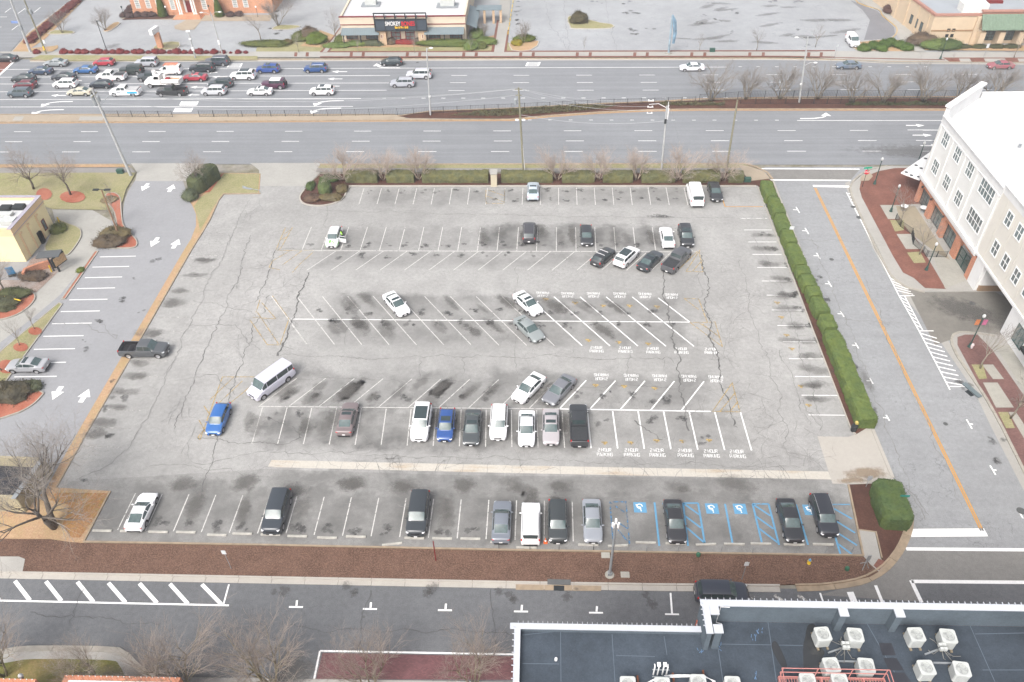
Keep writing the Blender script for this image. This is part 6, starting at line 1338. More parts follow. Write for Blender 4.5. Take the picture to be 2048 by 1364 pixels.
a = P(8, 593, .9); b = P(41, 601, .9); mb = MB(); mb.tube(a, b, .08, n=8); tag(mb.build('barrier_bar', m_byel), 'low yellow bar crossing the planting bed at the left edge', 'barrier')
p = P(26, 552); t = thing('sign_stand', 'blue portable promotional board standing on the river gravel', 'sign', (p.x, p.y, .05), .5); mb = MB(); mb.box(0, 0, .85, .9, .06, 1.3, tilt=Matrix.Rotation(.15, 3, 'X')); mb.build('panel', plain('blue_poster', S(90, 170, 225), .5, .35, 4), t); mb = MB(); mb.box(0, .02, .12, 1.0, .6, .08); mb.build('base', m_dark, t)
# timber store at the lower left
a = P(30, 1022); t = thing('bin_enclosure', 'yellow tan open topped bin enclosure behind the large bare tree', 'enclosure', (a.x, a.y, 0), -.04); m_tan = plain('tan_cladding', S(214, 202, 168), .9, .1, 2)
mb = MB(); mb.box(-1.6, 0, 1.2, 5.6, .3, 2.4); mb.box(1.2, 2.4, 1.2, .3, 5.0, 2.4, rz=-.04); mb.box(-1.6, 4.8, 1.2, 5.6, .3, 2.4); mb.build('wall', m_tan, t); mb = MB(); mb.box(1.2, 2.4, 2.43, .5, 5.4, .07, rz=-.04); mb.build('coping', m_galv, t); mb = MB(); mb.box(-1.6, 2.4, .7, 4.8, 4.2, 1.2); mb.build('bin', plain('dark_bin', S(60, 62, 70), .7, .3, 3), t)

# --- bank with white columns, top left
bk = thing('bank_building', 'orange brick building with white columns and red door above the traffic queue', 'building')
a = P(268, 28); ybk = a.y; xb0, xb1 = a.x, P(545, 30).x; fb = Face((xb0, ybk), (1, 0)); fb.n = Vector((0, -1, 0)); xp = lambda x: P(x, 28).x - xb0
mb = MB(); mb.prism([(xb0, ybk), (xb1 - 6, ybk), (xb1 - 6, ybk - 0), (xb1, ybk + 0), (xb1, ybk + 16), (xb0, ybk + 16)][:2] + [(xb1, ybk), (xb1, ybk + 16), (xb0, ybk + 16)], 0, 7); fb.box(mb, 5.2, 20.5, 0, 7, .0, 1.2); mb.build('wall', m_wbrick2, bk)
mb = MB(); fb.box(mb, -.06, 5.18, 0, .9, .0, .12); mb.build('plinth', m_wbrick2, bk); mb = MB(); fb.box(mb, 20.52, xb1 - xb0 + .06, 0, .9, .0, .12); mb.build('plinth', m_wbrick2, bk); mb = MB(); fb.box(mb, 5.1, 10.0, 0, .9, 1.2, 1.3); mb.build('plinth', m_wbrick2, bk); mb = MB(); fb.box(mb, 15.9, 20.6, 0, .9, 1.2, 1.3); mb.build('plinth', m_wbrick2, bk)
mb = MB(); fb.box(mb, -.4, xb1 - xb0 + .4, 7, 7.3, -16.3, 1.6); mb.build('roof', plain('grey_shingle', S(120, 118, 118), .9, .15, 1), bk)
m_wt = plain('white_joinery', (.72, .72, .70, 1), .6, .04, 2)
for px_, d in ((281, 0), (302, 0), (327, 1.2), (354, 1.2), (416, 1.2), (441, 1.2), (473, 0), (494, 0)): fb.window(bk, xp(px_), 2.6, 1.15, 2.6, 4, 6, m_wt, m_bglass, d, fw=.12)
mb = MB(); fb.box(mb, xp(385) - .55, xp(385) + .55, .75, 3.2, 1.2, 1.32); mb.build('door', m_reddk, bk)
mb = MB(); fb.box(mb, xp(385) - .95, xp(385) - .57, .75, 3.7, 1.2, 1.45); fb.box(mb, xp(385) + .57, xp(385) + .95, .75, 3.7, 1.2, 1.45); fb.box(mb, xp(385) - 2.4, xp(385) + 2.4, 4.6, 5.4, 1.2, 3.0); mb.build('door_frame', m_wt, bk)
for dx in (-1.9, -1.4, 1.4, 1.9): q = fb.p(xp(385) + dx, .72, 2.5); mb = MB(); mb.lathe([(.24, 0), (.24, .12), (.17, .16), (.15, 3.8), (.22, 3.9)], q, 12); mb.build('column', m_wt, bk)
mb = MB()
for k in range(4): fb.box(mb, xp(385) - 2.5 - k * .25, xp(385) + 2.5 + k * .25, 0, .72 - k * .18, 1.2, 2.9 + k * .4)
mb.build('step', m_wbrick2, bk)
# brick sign with a white box
p = P(322, 96); t = thing('pylon_sign', 'white box sign on a slanting brick pier in the grass island', 'sign', (p.x, p.y, 0), 0); mb = MB(); mb.box(0, 0, 1.6, 1.1, .7, 3.2); mb.build('pier', m_wbrick2, t); mb = MB(); mb.box(-.3, 0, 3.7, .8, 2.6, 1.1, rz=-.2); mb.build('sign_box', m_steelw, t)
# --- restaurant in the top centre
rs = thing('grill_restaurant', 'beige restaurant with white roof, red trim and dark sign tower facing the highway', 'building')
a = P(690, 88); yr_ = a.y; x0 = P(687, 88).x; x1 = P(933, 86).x; fr = Face((x0, yr_), (1, 0)); fr.n = Vector((0, -1, 0)); HR = 5.6; wR = x1 - x0; m_bei = plain('taupe_stucco', V_(206, 192, 172), .9, .05, .6, world=True); m_stone = wallbrick('tan_stone', V_(192, 164, 134), V_(205, 185, 165))
xq = lambda px_: P(px_, 86).x - x0
mb = MB(); mb.prism([(x0, yr_), (x1, yr_), (x1, yr_ + 30), (x0, yr_ + 30)], 0, HR - .35); mb.build('wall', m_bei, rs)
mb = MB(); fr.box(mb, -.1, wR + .1, HR - .35, HR, -.35, .06); mb.box(x0 + .15, yr_ + 15, HR - .17, .4, 30, .34); mb.box(x1 - .15, yr_ + 15, HR - .17, .4, 30, .34); mb.build('parapet', m_bei, rs)
mb = MB(); fr.box(mb, -.15, wR + .15, HR - .02, HR + .1, -.4, .14); fr.box(mb, -.05, wR + .05, 3.95, 4.12, .0, .08); mb.build('red_trim', m_reddk, rs)
mb = MB(); mb.flat([(x0 + .3, yr_ + .3), (x1 - .3, yr_ + .3), (x1 - .3, yr_ + 30), (x0 + .3, yr_ + 30)], HR - .34); mb.build('roof', m_roofw, rs)
mb = MB(); fr.box(mb, -.04, wR + .04, 0, .9, .0, .09); mb.build('stone_base', m_stone, rs)
m_std = plain('standing_seam_roof', S(150, 166, 172), .5, .05, 1)
for i, (p0, p1) in enumerate(((690, 764), (853, 930))):
    a0, a1 = xq(p0), xq(p1); mb = MB(); q = [fr.p(a0, 3.3, .05), fr.p(a1, 3.3, .05), fr.p(a1, 2.5, 1.9), fr.p(a0, 2.5, 1.9)]; q2 = [(v[0], v[1], v[2] + .1) for v in q]; mb.add(q + q2, [(0, 1, 2, 3), (7, 6, 5, 4), (3, 2, 6, 7), (0, 4, 5, 1), (0, 3, 7, 4), (1, 5, 6, 2)])
    k = int((a1 - a0) / .45)
    for j in range(k + 1): aa = a0 + (a1 - a0) * j / k; mb.tube(fr.p(aa, 3.42, .05), fr.p(aa, 2.62, 1.88), .03, n=4)
    mb.build('awning', m_std, rs)
    for aa in (a0 + .4, (a0 + a1) / 2, a1 - .4): mb = MB(); fr.box(mb, aa - .1, aa + .1, 0, 2.5, 1.5, 1.7); fr.box(mb, aa - .07, aa + .07, 1.9, 2.05, .9, 1.5); mb.build('awning_post', m_dark, rs)
    for aa in (a0 + 1.9, a1 - 1.9): fr.window(rs, aa, 1.65, 2.5, 1.3, 4, 2, m_reddk, m_bglass, .0)
c0, c1 = xq(760), xq(857)
mb = MB(); fr.box(mb, c0 - .2, c1 + .2, 3.35, 5.6, 1.3, 1.5); mb.build('sign_panel', plain('dark_slate_panel', V_(64, 74, 84), .5, .08, 1), rs)
mb = MB()
for i in range(6): aa = c0 - .2 + (c1 - c0 + .4) * i / 5; fr.box(mb, aa - .1, aa + .1, 3.3, 6.9, 1.5, 1.66); fr.box(mb, aa - .08, aa + .08, 5.6, 5.75, -.4, 1.3)
fr.box(mb, c0 - .3, c1 + .3, 6.75, 6.95, 1.45, 1.7); fr.box(mb, c0 - .3, c1 + .3, 3.2, 3.4, 1.5, 1.68); fr.box(mb, c0 - .3, c1 + .3, 5.55, 5.7, 1.5, 1.67); mb.build('sign_frame', m_dark, rs)
for txt, sz, dx, z, mt in (('SMOKEY', 1.15, -1.62, 4.75, m_steelw), ('BONES', 1.25, 1.55, 4.72, plain('sign_red', (.55, .02, .03, 1), .5)), ('Bar & Fire Grill', .62, .15, 4.0, plain('sign_yellow', (.75, .45, .02, 1), .5))):
    me = textmesh(txt, sz, .04, mt, .02); o = obj('lettering', me, rs); q = fr.p((c0 + c1) / 2 + dx, z, 1.72); o.location = q; o.rotation_euler = (R(90), 0, 0); o.scale = (.72, 1, 1)
for aa in (c0 + .9, c1 - .9): mb = MB(); fr.box(mb, aa - .9, aa + .9, 0, 3.2, .0, 1.25); mb.build('stone_pier', m_stone, rs)
mb = MB()
for aa in (c0 + .9, c1 - .9): q = fr.p(aa, 1.9, 1.27); fr.box(mb, aa - .28, aa + .28, 1.5, 2.4, 1.25, 1.29)
mb.build('emblem_plate', m_bei, rs); mb = MB()
for aa in (c0 + .9, c1 - .9): fr.box(mb, aa - .09, aa + .09, 1.6, 2.3, 1.29, 1.32)
mb.build('red_emblem', m_reddk, rs)
for aa in ((c0 + c1) / 2 - 1.5, (c0 + c1) / 2 + 1.5): fr.window(rs, aa, 1.9, 2.1, 2.5, 2, 3, m_reddk, m_bglass, .0, fw=.2)
fe2 = Face((x1, yr_), (0, 1)); fe2.n = Vector((1, 0, 0)); mb = MB(); q = [fe2.p(1.5, 3.4, .02), fe2.p(13, 3.4, .02), fe2.p(13, 2.5, 2.2), fe2.p(1.5, 2.5, 2.2)]; q2 = [(v[0], v[1], v[2] + .1) for v in q]; mb.add(q + q2, [(0, 1, 2, 3), (7, 6, 5, 4), (3, 2, 6, 7), (0, 4, 5, 1), (0, 3, 7, 4), (1, 5, 6, 2)])
fe2.box(mb, 11, 14, 2.9, 3.05, 1.5, 7); mb.build('awning', m_std, rs)
for u in (3, 5, 6.6): mb = MB(); fe2.box(mb, 11.1, 11.6, 0, 2.9, u, u + .5); mb.build('stone_pier', m_stone, rs)
for px_, py_, s_ in ((742, 6, 2.4), (895, 8, 3.0)):
    q = P(px_, py_, HR); mb = MB(); mb.box(q.x, q.y, HR + .3, s_, 1.6, 1.2); mb.box(q.x, q.y - .2, HR - .2, s_ + 1.6, 3.0, .1, 1); mb.build('rooftop_unit', [m_ac, m_galv], rs)
# --- tan building top right
tb = thing('tan_restaurant', 'tan stucco building with coral roof edge and green tiled canopy in the top right', 'building')
C_ = P(1852, 88); fs_ = Face((C_.x, C_.y), (1, 0)); fs_.n = Vector((0, -1, 0)); m_tst = plain('tan_stucco', V_(200, 180, 154), .9, .06, .5, world=True); m_cor = plain('coral_trim', S(214, 160, 142), .7, .06, 1); m_gt = plain('green_tile', S(146, 168, 146), .8, .14, 3); HT_ = 6.0
wdir = Vector((P(1792, 40).x - C_.x, P(1792, 40).y - C_.y)).normalized(); ln = 34
cW = Vector((C_.x, C_.y)) + wdir * 26; poly = [(C_.x, C_.y), (C_.x + 40, C_.y), (C_.x + 40, C_.y + 30), (cW.x + 10, cW.y + 12), (cW.x, cW.y)]
mb = MB(); mb.prism(poly, 0, HT_ - .4); mb.build('wall', m_tst, tb)
fwst = Face((C_.x, C_.y), wdir); fwst.n = Vector((-wdir.y, wdir.x, 0)) if (-wdir.y) < 0 else Vector((wdir.y, -wdir.x, 0))
mb = MB(); fs_.box(mb, -.1, 40, HT_ - .4, HT_, -.5, .15); fwst.box(mb, 0, 26, HT_ - .4, HT_ + .003, -.5, .15); fs_.box(mb, 9.0, 23.3, HT_ + .4, HT_ + .7, -.4, .4); fs_.box(mb, 9.2, 23.1, HT_ - .4, HT_ + .4, -.3, .2); mb.build('coral_edge', m_cor, tb)
mb = MB(); mb.flat([(x_ , y_) for x_, y_ in [(C_.x + .3, C_.y + .4), (C_.x + 39.6, C_.y + .4), (C_.x + 39.6, C_.y + 29), (cW.x + 9.6, cW.y + 11.6), (cW.x + .5, cW.y)]], HT_ - .35); mb.build('roof', plain('grey_membrane', S(196, 202, 208), .8, .06, .3, world=True), tb)
mb = MB()
def pier_(f_, *a): mb = MB(); f_.box(mb, *a); mb.build('pier', m_tst, tb)
for i in range(5): pier_(fwst, 1.5 + i * 4.4, 1.9 + i * 4.4, 0, HT_ - .42, .0, .18)
pier_(fs_, 8.4, 9.2, 0, HT_ - .45, .0, .5); pier_(fs_, 23.2, 24, 0, HT_ - .45, .0, .5)
for i in range(4): pier_(fs_, 9.2 + i * 3.85 if i else 9.21, 10.3 + i * 3.85, 0, 3.0, .0, 2.0)
mb = MB(); q = [fs_.p(9.0, 5.9, .45), fs_.p(23.4, 5.9, .45), fs_.p(23.6, 3.6, 2.6), fs_.p(8.9, 3.6, 2.6)]; q2 = [(v[0], v[1], v[2] + .15) for v in q]; mb.add(q + q2, [(0, 1, 2, 3), (7, 6, 5, 4), (3, 2, 6, 7), (0, 4, 5, 1), (0, 3, 7, 4), (1, 5, 6, 2)])
for j in range(48): aa = 9.05 + j * .304; mb.tube(fs_.p(aa, 6.05, .45), fs_.p(aa, 3.77, 2.58), .07, n=5)
mb.build('tiled_canopy', m_gt, tb)
for i in range(3): fs_.window(tb, 12.25 + i * 3.85, 1.9, 2.2, 2.4, 3, 4, m_dark, m_bglass, .02, 'arched_window')
for i in (0, 1):
    for j in (0, 1): fs_.window(tb, 3.6 + i * 1.0, 1.7 + j * 1.1, .62, .62, 1, 1, m_dark, m_dark, .0)
mb = MB(); fs_.box(mb, .1, 8.4, 2.55, 2.85, .0, .06); fs_.box(mb, 24, 39, 2.55, 2.85, .0, .06); mb.build('string_course', plain('tan_band_dark', S(196, 160, 122), .9), tb)
for i in range(3): fwst.window(tb, 3.9 + i * 2.2 - .3, 2.2, 1.0, 1.8, 2, 2, m_dark, m_bglass, .0)
q = P(1945, 18, HT_); mb = MB(); mb.box(q.x, q.y, HT_ + .5, 5.0, 2.6, 1.7); mb.build('rooftop_unit', plain('unit_cream', (.62, .61, .58, 1), .6), tb)
mb = MB(); q = P(1990, 2, HT_); mb.box(q.x, q.y, HT_ - .1, 3, 1, .5); mb.build('roof_hatch', m_reddk, tb)
# ------------------------------------------------------------------ vegetation
m_leaf = objcol('leaf', .85, .15, .28, 3.5, leaf=True)
m_bark = plain('grey_bark', S(178, 168, 152), .95, .2, 6)
m_barkd = plain('dark_bark', S(134, 124, 114), .95, .25, 5)
m_barkp = plain('pale_bark', S(208, 190, 170), .95, .15, 5)
m_twigp = plain('pinkish_twigs', S(212, 196, 184), .95, .15, 2)
m_twigg = plain('grey_twigs', S(176, 168, 160), .95, .15, 2)
m_twigr = plain('reddish_twigs', S(180, 166, 154), .95, .2, 2)
def leafquads(mb, pts_n, size, rr):
    vs, fs = [], []
    for p, n_ in pts_n:
        d = Vector((rr.gauss(0, .75), rr.gauss(0, .75), rr.gauss(0, .75))) + n_ * .9; d.normalize()
        a = d.cross(Vector((0, 0, 1)) if abs(d.z) < .9 else Vector((1, 0, 0))).normalized(); b = d.cross(a); th = rr.uniform(0, 6.28)
        a, b = a * math.cos(th) + b * math.sin(th), b * math.cos(th) - a * math.sin(th); s_ = size * rr.uniform(.6, 1.35); o = len(vs)
        vs += [p - a * s_, p - b * s_ * .55, p + a * s_, p + b * s_ * .55]; fs.append((o, o + 1, o + 2, o + 3))
    mb.add(vs, fs)
def hedge_mesh(path, wid, h, seed, dens=70, size=.075, z0=.08, er=.2, ek=.1):
    """clipped hedge along 2d points: lumpy core plus leaves on its skin"""
    rr = random.Random(seed); mb = MB(); pts = [Vector(p) for p in path]; L = sum((b - a).length for a, b in zip(pts[:-1], pts[1:])); pr = []
    nseg = max(2, int(L / .35)); prof = [(-.5, 0), (-.52, .35), (-.5, .75), (-.42, .96), (-.2, 1.0), (.2, 1.0), (.42, .96), (.5, .75), (.52, .35), (.5, 0)]
    def at(s):
        for a, b in zip(pts[:-1], pts[1:]):
            l = (b - a).length
            if s <= l + 1e-6: d = (b - a).normalized(); return a + d * s, Vector((-d.y, d.x))
            s -= l
        d = (pts[-1] - pts[-2]).normalized(); return pts[-1], Vector((-d.y, d.x))
    rows = []
    for i in range(nseg + 1):
        s = L * i / nseg; c, n_ = at(s); e = max(0, min(1, min(s, L - s) / er)); k = 1 - ek + ek * math.sqrt(1 - (1 - e) ** 2); r_ = []
        for u, v in prof:
            q = Vector((c.x + n_.x * u * wid * k, c.y + n_.y * u * wid * k, z0 + v * h * (k * .35 + .65))); nn = noise.noise(q * .9 + Vector((seed, 0, 0))) * .16 + noise.noise(q * 3.3) * .09
            r_.append(q + Vector((n_.x * u * 2, n_.y * u * 2, v - .3)) * nn)
        rows.append(r_)
    m_ = len(prof); vs = [q for r_ in rows for q in r_]; fs = [(i * m_ + k, i * m_ + k + 1, (i + 1) * m_ + k + 1, (i + 1) * m_ + k) for i in range(nseg) for k in range(m_ - 1)]
    fs += [tuple(range(m_))[::-1], tuple(nseg * m_ + k for k in range(m_))]; mb.add(vs, fs)
    area = L * (wid + 2 * h); qs = []
    for _ in range(int(area * dens)):
        i = rr.randrange(nseg); k = rr.randrange(m_ - 1); 
        if rr.random() > ((rows[i][k] - rows[i][k + 1]).length / (wid * .42)): continue
        a = rows[i][k].lerp(rows[i][k + 1], rr.random()); b = rows[i + 1][k].lerp(rows[i + 1][k + 1], rr.random()); p = a.lerp(b, rr.random()); n_ = (rows[i][k + 1] - rows[i][k]).cross(rows[i + 1][k] - rows[i][k]); n_ = n_.normalized() if n_.length else Vector((0, 0, 1))
        if n_.z < -.2: n_ = -n_
        qs.append((p + n_ * rr.uniform(-.03, .09), n_))
    for k in range(int(area * dens * .3)):
        i = rr.choice((0, nseg)); a = rr.choice(rows[i]); b = rr.choice(rows[i]); qs.append((a.lerp(b, rr.random()), Vector((0, 0, 1))))
    leafquads(mb, qs, size, rr); return mb
def hedge(name, label, path, wid, h, col, seed, catg='hedge', group=None, dens=70, z0=.08, size=.075, er=.2, ek=.1):
    c = Vector(path[0]); mb = hedge_mesh([Vector(p) - c for p in path], wid, h, seed, dens, size, z0, er, ek); o = mb.build(name, m_leaf); o.location = (c.x, c.y, 0); o.color = (*col, 1); return tag(o, label, catg, group)
def lump_mesh(r, seed, dens=90, size=.07):
    rr = random.Random(seed); mb = MB(); rx, ry, rz = r; n_ = 12; vs = []; h = 7
    for i in range(h + 1):
        t = -.25 + (math.pi / 2 + .25) * i / h
        for k in range(n_):
            a = 2 * math.pi * k / n_; d = Vector((math.cos(t) * math.cos(a), math.cos(t) * math.sin(a), math.sin(t))); d.x, d.y = (max(math.cos(t), .02) * math.cos(a), max(math.cos(t), .02) * math.sin(a))
            s_ = 1 + noise.noise(d * 1.6 + Vector((seed * 3.1, 0, 0))) * .28; vs.append(Vector((d.x * rx * s_, d.y * ry * s_, rz * .3 + d.z * rz * .72 * s_)))
    mb.add(vs, [(i * n_ + k, i * n_ + (k + 1) % n_, (i + 1) * n_ + (k + 1) % n_, (i + 1) * n_ + k) for i in range(h) for k in range(n_)])
    qs = []
    for _ in range(int(2 * math.pi * rx * ry * dens * 1.1) + 60):
        p = rr.choice(vs); q = rr.choice(vs); d = p.normalized(); qs.append((p + Vector((rr.gauss(0, .1) * rx, rr.gauss(0, .1) * ry, rr.gauss(0, .08) * rz)) + d * rr.uniform(-.04, .08), d))
    leafquads(mb, qs, size, rr); return mb
LUMPS = {}
def bush(name, label, x, y, r, col, catg='bush', group=None, v=0, z=.1, world=None, size=.07, dens=90):
    key = (round(r[0], 1), round(r[2] / max(r[0], .1), 1), v, size)
    if key not in LUMPS: LUMPS[key] = (lump_mesh(r, v + 5, dens, size).mesh('foliage', m_leaf), r)
    me, r0 = LUMPS[key]; p = world or P(x, y); o = obj(name, me, None, (p[0], p[1], z)); o.scale = (r[0] / r0[0], r[1] / r0[1], r[2] / r0[2]); o.rotation_euler = (0, 0, x * .7 if r[0] == r[1] else 0); o.color = (*col, 1); return tag(o, label, catg, group)
GRN = (.088, .125, .042); DGRN = (.055, .082, .032); BRNG = (.10, .085, .05); OLV = (.07, .085, .028); REDB = (.12, .022, .025); TW = (.09, .07, .055)
# top hedge, eight clipped blocks
tops = [((690, 356), (760, 356)), ((771, 356), (833, 356)), ((842, 356), (980, 356)), ((999, 356), (1108, 356)), ((1120, 356), (1191, 356)), ((1201, 356), (1267, 356)), ((1278, 356), (1351, 356)), ((1360, 357), (1440, 357)), ((1451, 359), (1487, 359))]
for i, (a, b) in enumerate(tops):
    pa, pb = P(a[0] + 4, 361), P(b[0] - 3, 361); lb = ['left end block of the clipped hedge, beside the planted island', 'clipped hedge block between the second and third pale twiggy trees', 'long clipped hedge block left of the cream pedestal', 'long clipped hedge block right of the cream pedestal', 'clipped hedge block fifth from the left along the lot', 'clipped hedge block sixth from the left along the lot', 'clipped hedge block at the foot of the white topped utility pole', 'clipped hedge block behind the white cargo van', 'small clipped hedge block at the right end near the green box'][i]
    hedge('hedge', lb, [(pa.x, pa.y), (pb.x, pb.y)], 1.9, 1.45, (.10, .105, .055), 20 + i, group='clipped hedge along the highway side')
# right hedge blocks
rh = [((1521, 372), (1531, 400)), ((1535, 404), (1546, 433)), ((1548, 438), (1558, 466)), ((1560, 470), (1569, 492)), ((1571, 498), (1586, 538)), ((1589, 542), (1595, 556)), ((1597, 560), (1606, 580)), ((1609, 584), (1616, 600)), ((1618, 606), (1631, 632)), ((1634, 640), (1645, 664)), ((1647, 672), (1716, 850))]
for i, (a, b) in enumerate(rh):
    f_ = lambda q: P(q[0] + 9 + (q[1] - 372) * .012, q[1] + 8).to_2d()
    lb = ['first block of the right hand hedge, nearest the highway', 'second block of the right hand hedge, by the first sign post', 'third block of the right hand hedge, beside the silver sign', 'fourth block of the right hand hedge, just below the silver sign', 'long fifth block of the right hand hedge', 'short sixth block of the right hand hedge', 'seventh block of the right hand hedge, with a small sign', 'short eighth block of the right hand hedge', 'ninth block of the right hand hedge', 'tenth block of the right hand hedge, above the long one', 'very long last block of the hedge running down to the litter bin'][i]
    hedge('hedge', lb, [f_((a[0] - .6, a[1] - 2)), f_((b[0] + .5, b[1]))], 1.75 if i < 10 else 2.0, 1.45, GRN, 40 + i, group='clipped hedge along the side street', dens=80)
# large corner bush, island planting
p0 = P(1764, 980).to_2d(); p1 = P(1790, 1062).to_2d()
hedge('large_bush', 'large dark green clipped bush on the corner mulch bed beside the street sign', [p0, p0.lerp(p1, .5), p1], 2.9, 1.9, (.062, .095, .038), 77, 'bush', dens=100, er=.8, ek=.35)
pa, pb = P(638, 386).to_2d(), P(664, 382).to_2d(); hedge('island_bush', 'large green rounded bush in the middle of the planted island', [pa, pb], 3.2, 1.5, (.07, .095, .04), 78, 'bush', er=1.3, ek=.7)
for x, y, r, c, lb, v in ((626, 400, (1.35, 1.0, .8), (.085, .06, .05), 'brown low bush at the front left of the planted island', 1), (662, 399, (1.9, .9, .75), BRNG, 'grey brown low bush at the front right of the planted island', 2), (684, 382, (.9, 1.2, .8), BRNG, 'small grey brown bush at the right of the planted island', 3), (660, 362, (1.6, .9, .9), DGRN, 'dark green bush at the back of the planted island', 1), (622, 375, (.7, 1.3, .6), DGRN, 'low dark bush at the left of the planted island', 2)): bush('bush', lb, x, y, r, c, group='bushes in the planted island', v=v)
p0 = P(388, 388).to_2d(); p1 = P(432, 352).to_2d(); hedge('hedge', 'dark wedge shaped hedge beside the leaning bare tree at the left drive', [p0, p1], 2.6, 2.4, (.065, .08, .045), 81, er=1.0, ek=.45); bush('bush', 'round grey green bush at the foot of the leaning bare tree', 382, 398, (1.2, 1.2, 1.5), (.07, .085, .055), v=1)
for x, y, r, c, lb in ((232, 474, (2.2, 1.6, 1.3), BRNG, 'dark brown bush at the back of the orange mulch island'), (220, 489, (2.3, 1.3, 1.2), (.075, .06, .045), 'dark brown bush at the front of the orange mulch island'), (118, 462, (1.2, 1.2, .9), OLV, 'bright green shrub at the corner of the cream restaurant'), (28, 592, (2.3, 1.2, .9), (.06, .07, .035), 'green shrub by the yellow bar at the left edge'), (5, 612, (2.5, 1.6, 1.0), (.06, .065, .04), 'dull green shrub at the left edge below the yellow bar'), (20, 790, (2.8, 1.8, 1.2), (.06, .055, .04), 'brown green shrub in the red mulch bed at the left edge'), (60, 778, (1.5, 1.0, .7), (.07, .08, .05), 'small green shrub beside the red mulch bed'), (162, 543, (.5, .6, .4), (.09, .12, .03), 'small bright green tuft in the orange mulch strip'), (68, 556, (2.0, 1.1, .8), TW, 'brown twiggy shrub in front of the low red brick wall'), (220, 402, (1.2, 1.0, .5), (.16, .13, .08), 'dry tuft in the orange mulch bed')):
    bush('bush', lb, x, y, r, c, v=int(x) % 3)
# red shrubs in a row along the bank lot
xs = [75, 129, 143, 159, 171, 187, 199, 213, 227, 242, 255, 271, 282, 298, 313, 326, 341, 355, 370, 384, 400, 414, 429, 447, 462, 477, 492]
for i, x in enumerate(xs):
    s_ = .78 + .2 * math.sin(i * 2.3) - (.25 if i > 22 else 0); bush('red_shrub', '%s red shrub from the left in the row along the far kerb' % ordinal(i), x, 107.5, (s_, s_ * .8, s_ * .95), REDB, 'shrub', 'row of red shrubs along the bank lot', v=i % 3)
for i in range(14):
    t_ = i / 13; x = 60 + (160 - 60) * t_; y = 86 - 86 * t_; bush('red_shrub', '%s red shrub from the junction in the line beside the side road' % ordinal(i), x, y, (1.2, 1.0, .95), (.10, .03, .03), 'shrub', 'line of red shrubs beside the side road', v=i % 3)
for i, (x, y) in enumerate(((249, 34), (258, 26), (264, 19), (261, 35), (276, 33), (292, 33), (306, 33), (462, 33), (479, 32))):
    bush('dark_shrub', '%s dark brown ball shrub from the left in front of the brick bank' % ordinal(i), x, y, (1.0, .9, .9), (.06, .04, .04), 'shrub', 'dark ball shrubs before the bank', v=i % 3)
for x, y, r, c, lb in ((533, 92, (5.2, 1.3, 1.0), OLV, 'long green hedge bush left of the grill restaurant'), (565, 92, (.9, .9, .8), OLV, 'small round green shrub left of the tall brown one'), (576, 88, (1.1, 1.0, .8), (.1, .08, .04), 'small olive shrub near the white marker post'), (604, 80, (2.2, 1.6, 1.6), OLV, 'green shrub behind the brown dome at the restaurant lawn'), (621, 78, (2.3, 1.8, 2.3), TW, 'tall brown dome shrub on the restaurant lawn'), (634, 86, (2.3, 1.6, 2.0), (.07, .1, .02), 'bright green rounded shrub right of the brown dome'), (676, 94, (3.2, 1.1, .8), GRN, 'low green hedge at the left corner of the grill restaurant'), (684, 84, (1.6, 1.2, 1.3), OLV, 'green shrub by the left wall corner of the grill restaurant'),
                       (714, 92, (2.5, .9, 1.0), GRN, 'green hedge under the left awning of the grill restaurant'), (746, 91, (2.8, 1.0, 1.0), (.07, .08, .05), 'grey green hedge under the left awning, nearer the sign'), (784, 88, (1.1, 1.0, 1.2), TW, 'brown shrub left of the red shrubs at the restaurant door'), (806, 88, (2.2, .8, .8), (.2, .03, .03), 'bright red shrub under the restaurant sign, left one'), (820, 88, (2.2, .8, .8), (.18, .03, .03), 'bright red shrub under the restaurant sign, right one'), (838, 88, (1.1, 1.0, 1.2), TW, 'brown shrub right of the red shrubs at the restaurant door'), (893, 92, (6.2, 1.1, 1.2), (.075, .1, .03), 'long clipped green hedge under the right awning'),
                       (943, 98, (1.6, 1.4, 1.5), GRN, 'large round green shrub at the right corner of the grill restaurant'), (955, 97, (1.0, 1.0, .9), OLV, 'small shrub right of the large round one'), (964, 96, (1.1, 1.1, 1.1), OLV, 'third green shrub by the restaurant side walk'), (972, 88, (2.4, 1.5, 1.2), GRN, 'wide green shrub beside the restaurant side walk'), (954, 74, (1.6, 2.2, 1.5), GRN, 'green shrub under the side awning of the restaurant'), (1048, 82, (2.4, 1.3, 1.1), (.07, .09, .02), 'yellow green shrub left of the large empty lot'), (1034, 90, (1.2, 1.1, .9), (.16, .14, .02), 'bright yellow shrub left of the large empty lot'),
                       (1158, 45, (2.0, 1.8, 2.1), (.055, .05, .03), 'dark round shrub on the grass island in the empty lot'), (1842, 88, (3.0, 2.0, 2.0), TW, 'brown mound shrub at the corner of the tan building'), (1865, 97, (2.5, 1.6, 1.5), GRN, 'green shrub beside the brown mound at the tan building'), (1890, 97, (3.2, 1.8, 1.7), DGRN, 'dark green wide shrub in front of the tan building'), (1785, 25, (2.0, 2.2, 2.0), (.07, .04, .035), 'dark red brown shrub beside the bollards at the tan building')): bush('shrub', lb, x, y, r, c, 'shrub', v=int(x) % 3)
for i, (x, y) in enumerate(((1728, 101), (1745, 96), (1761, 101), (1768, 93), (1780, 90), (1797, 95), (1813, 100))): bush('ball_shrub', '%s round green shrub from the left beside the parked white van' % ordinal(i), x, y, (1.35, 1.3, 1.15), (.05, .085, .02), 'shrub', 'round shrubs beside the far van', v=i % 3)
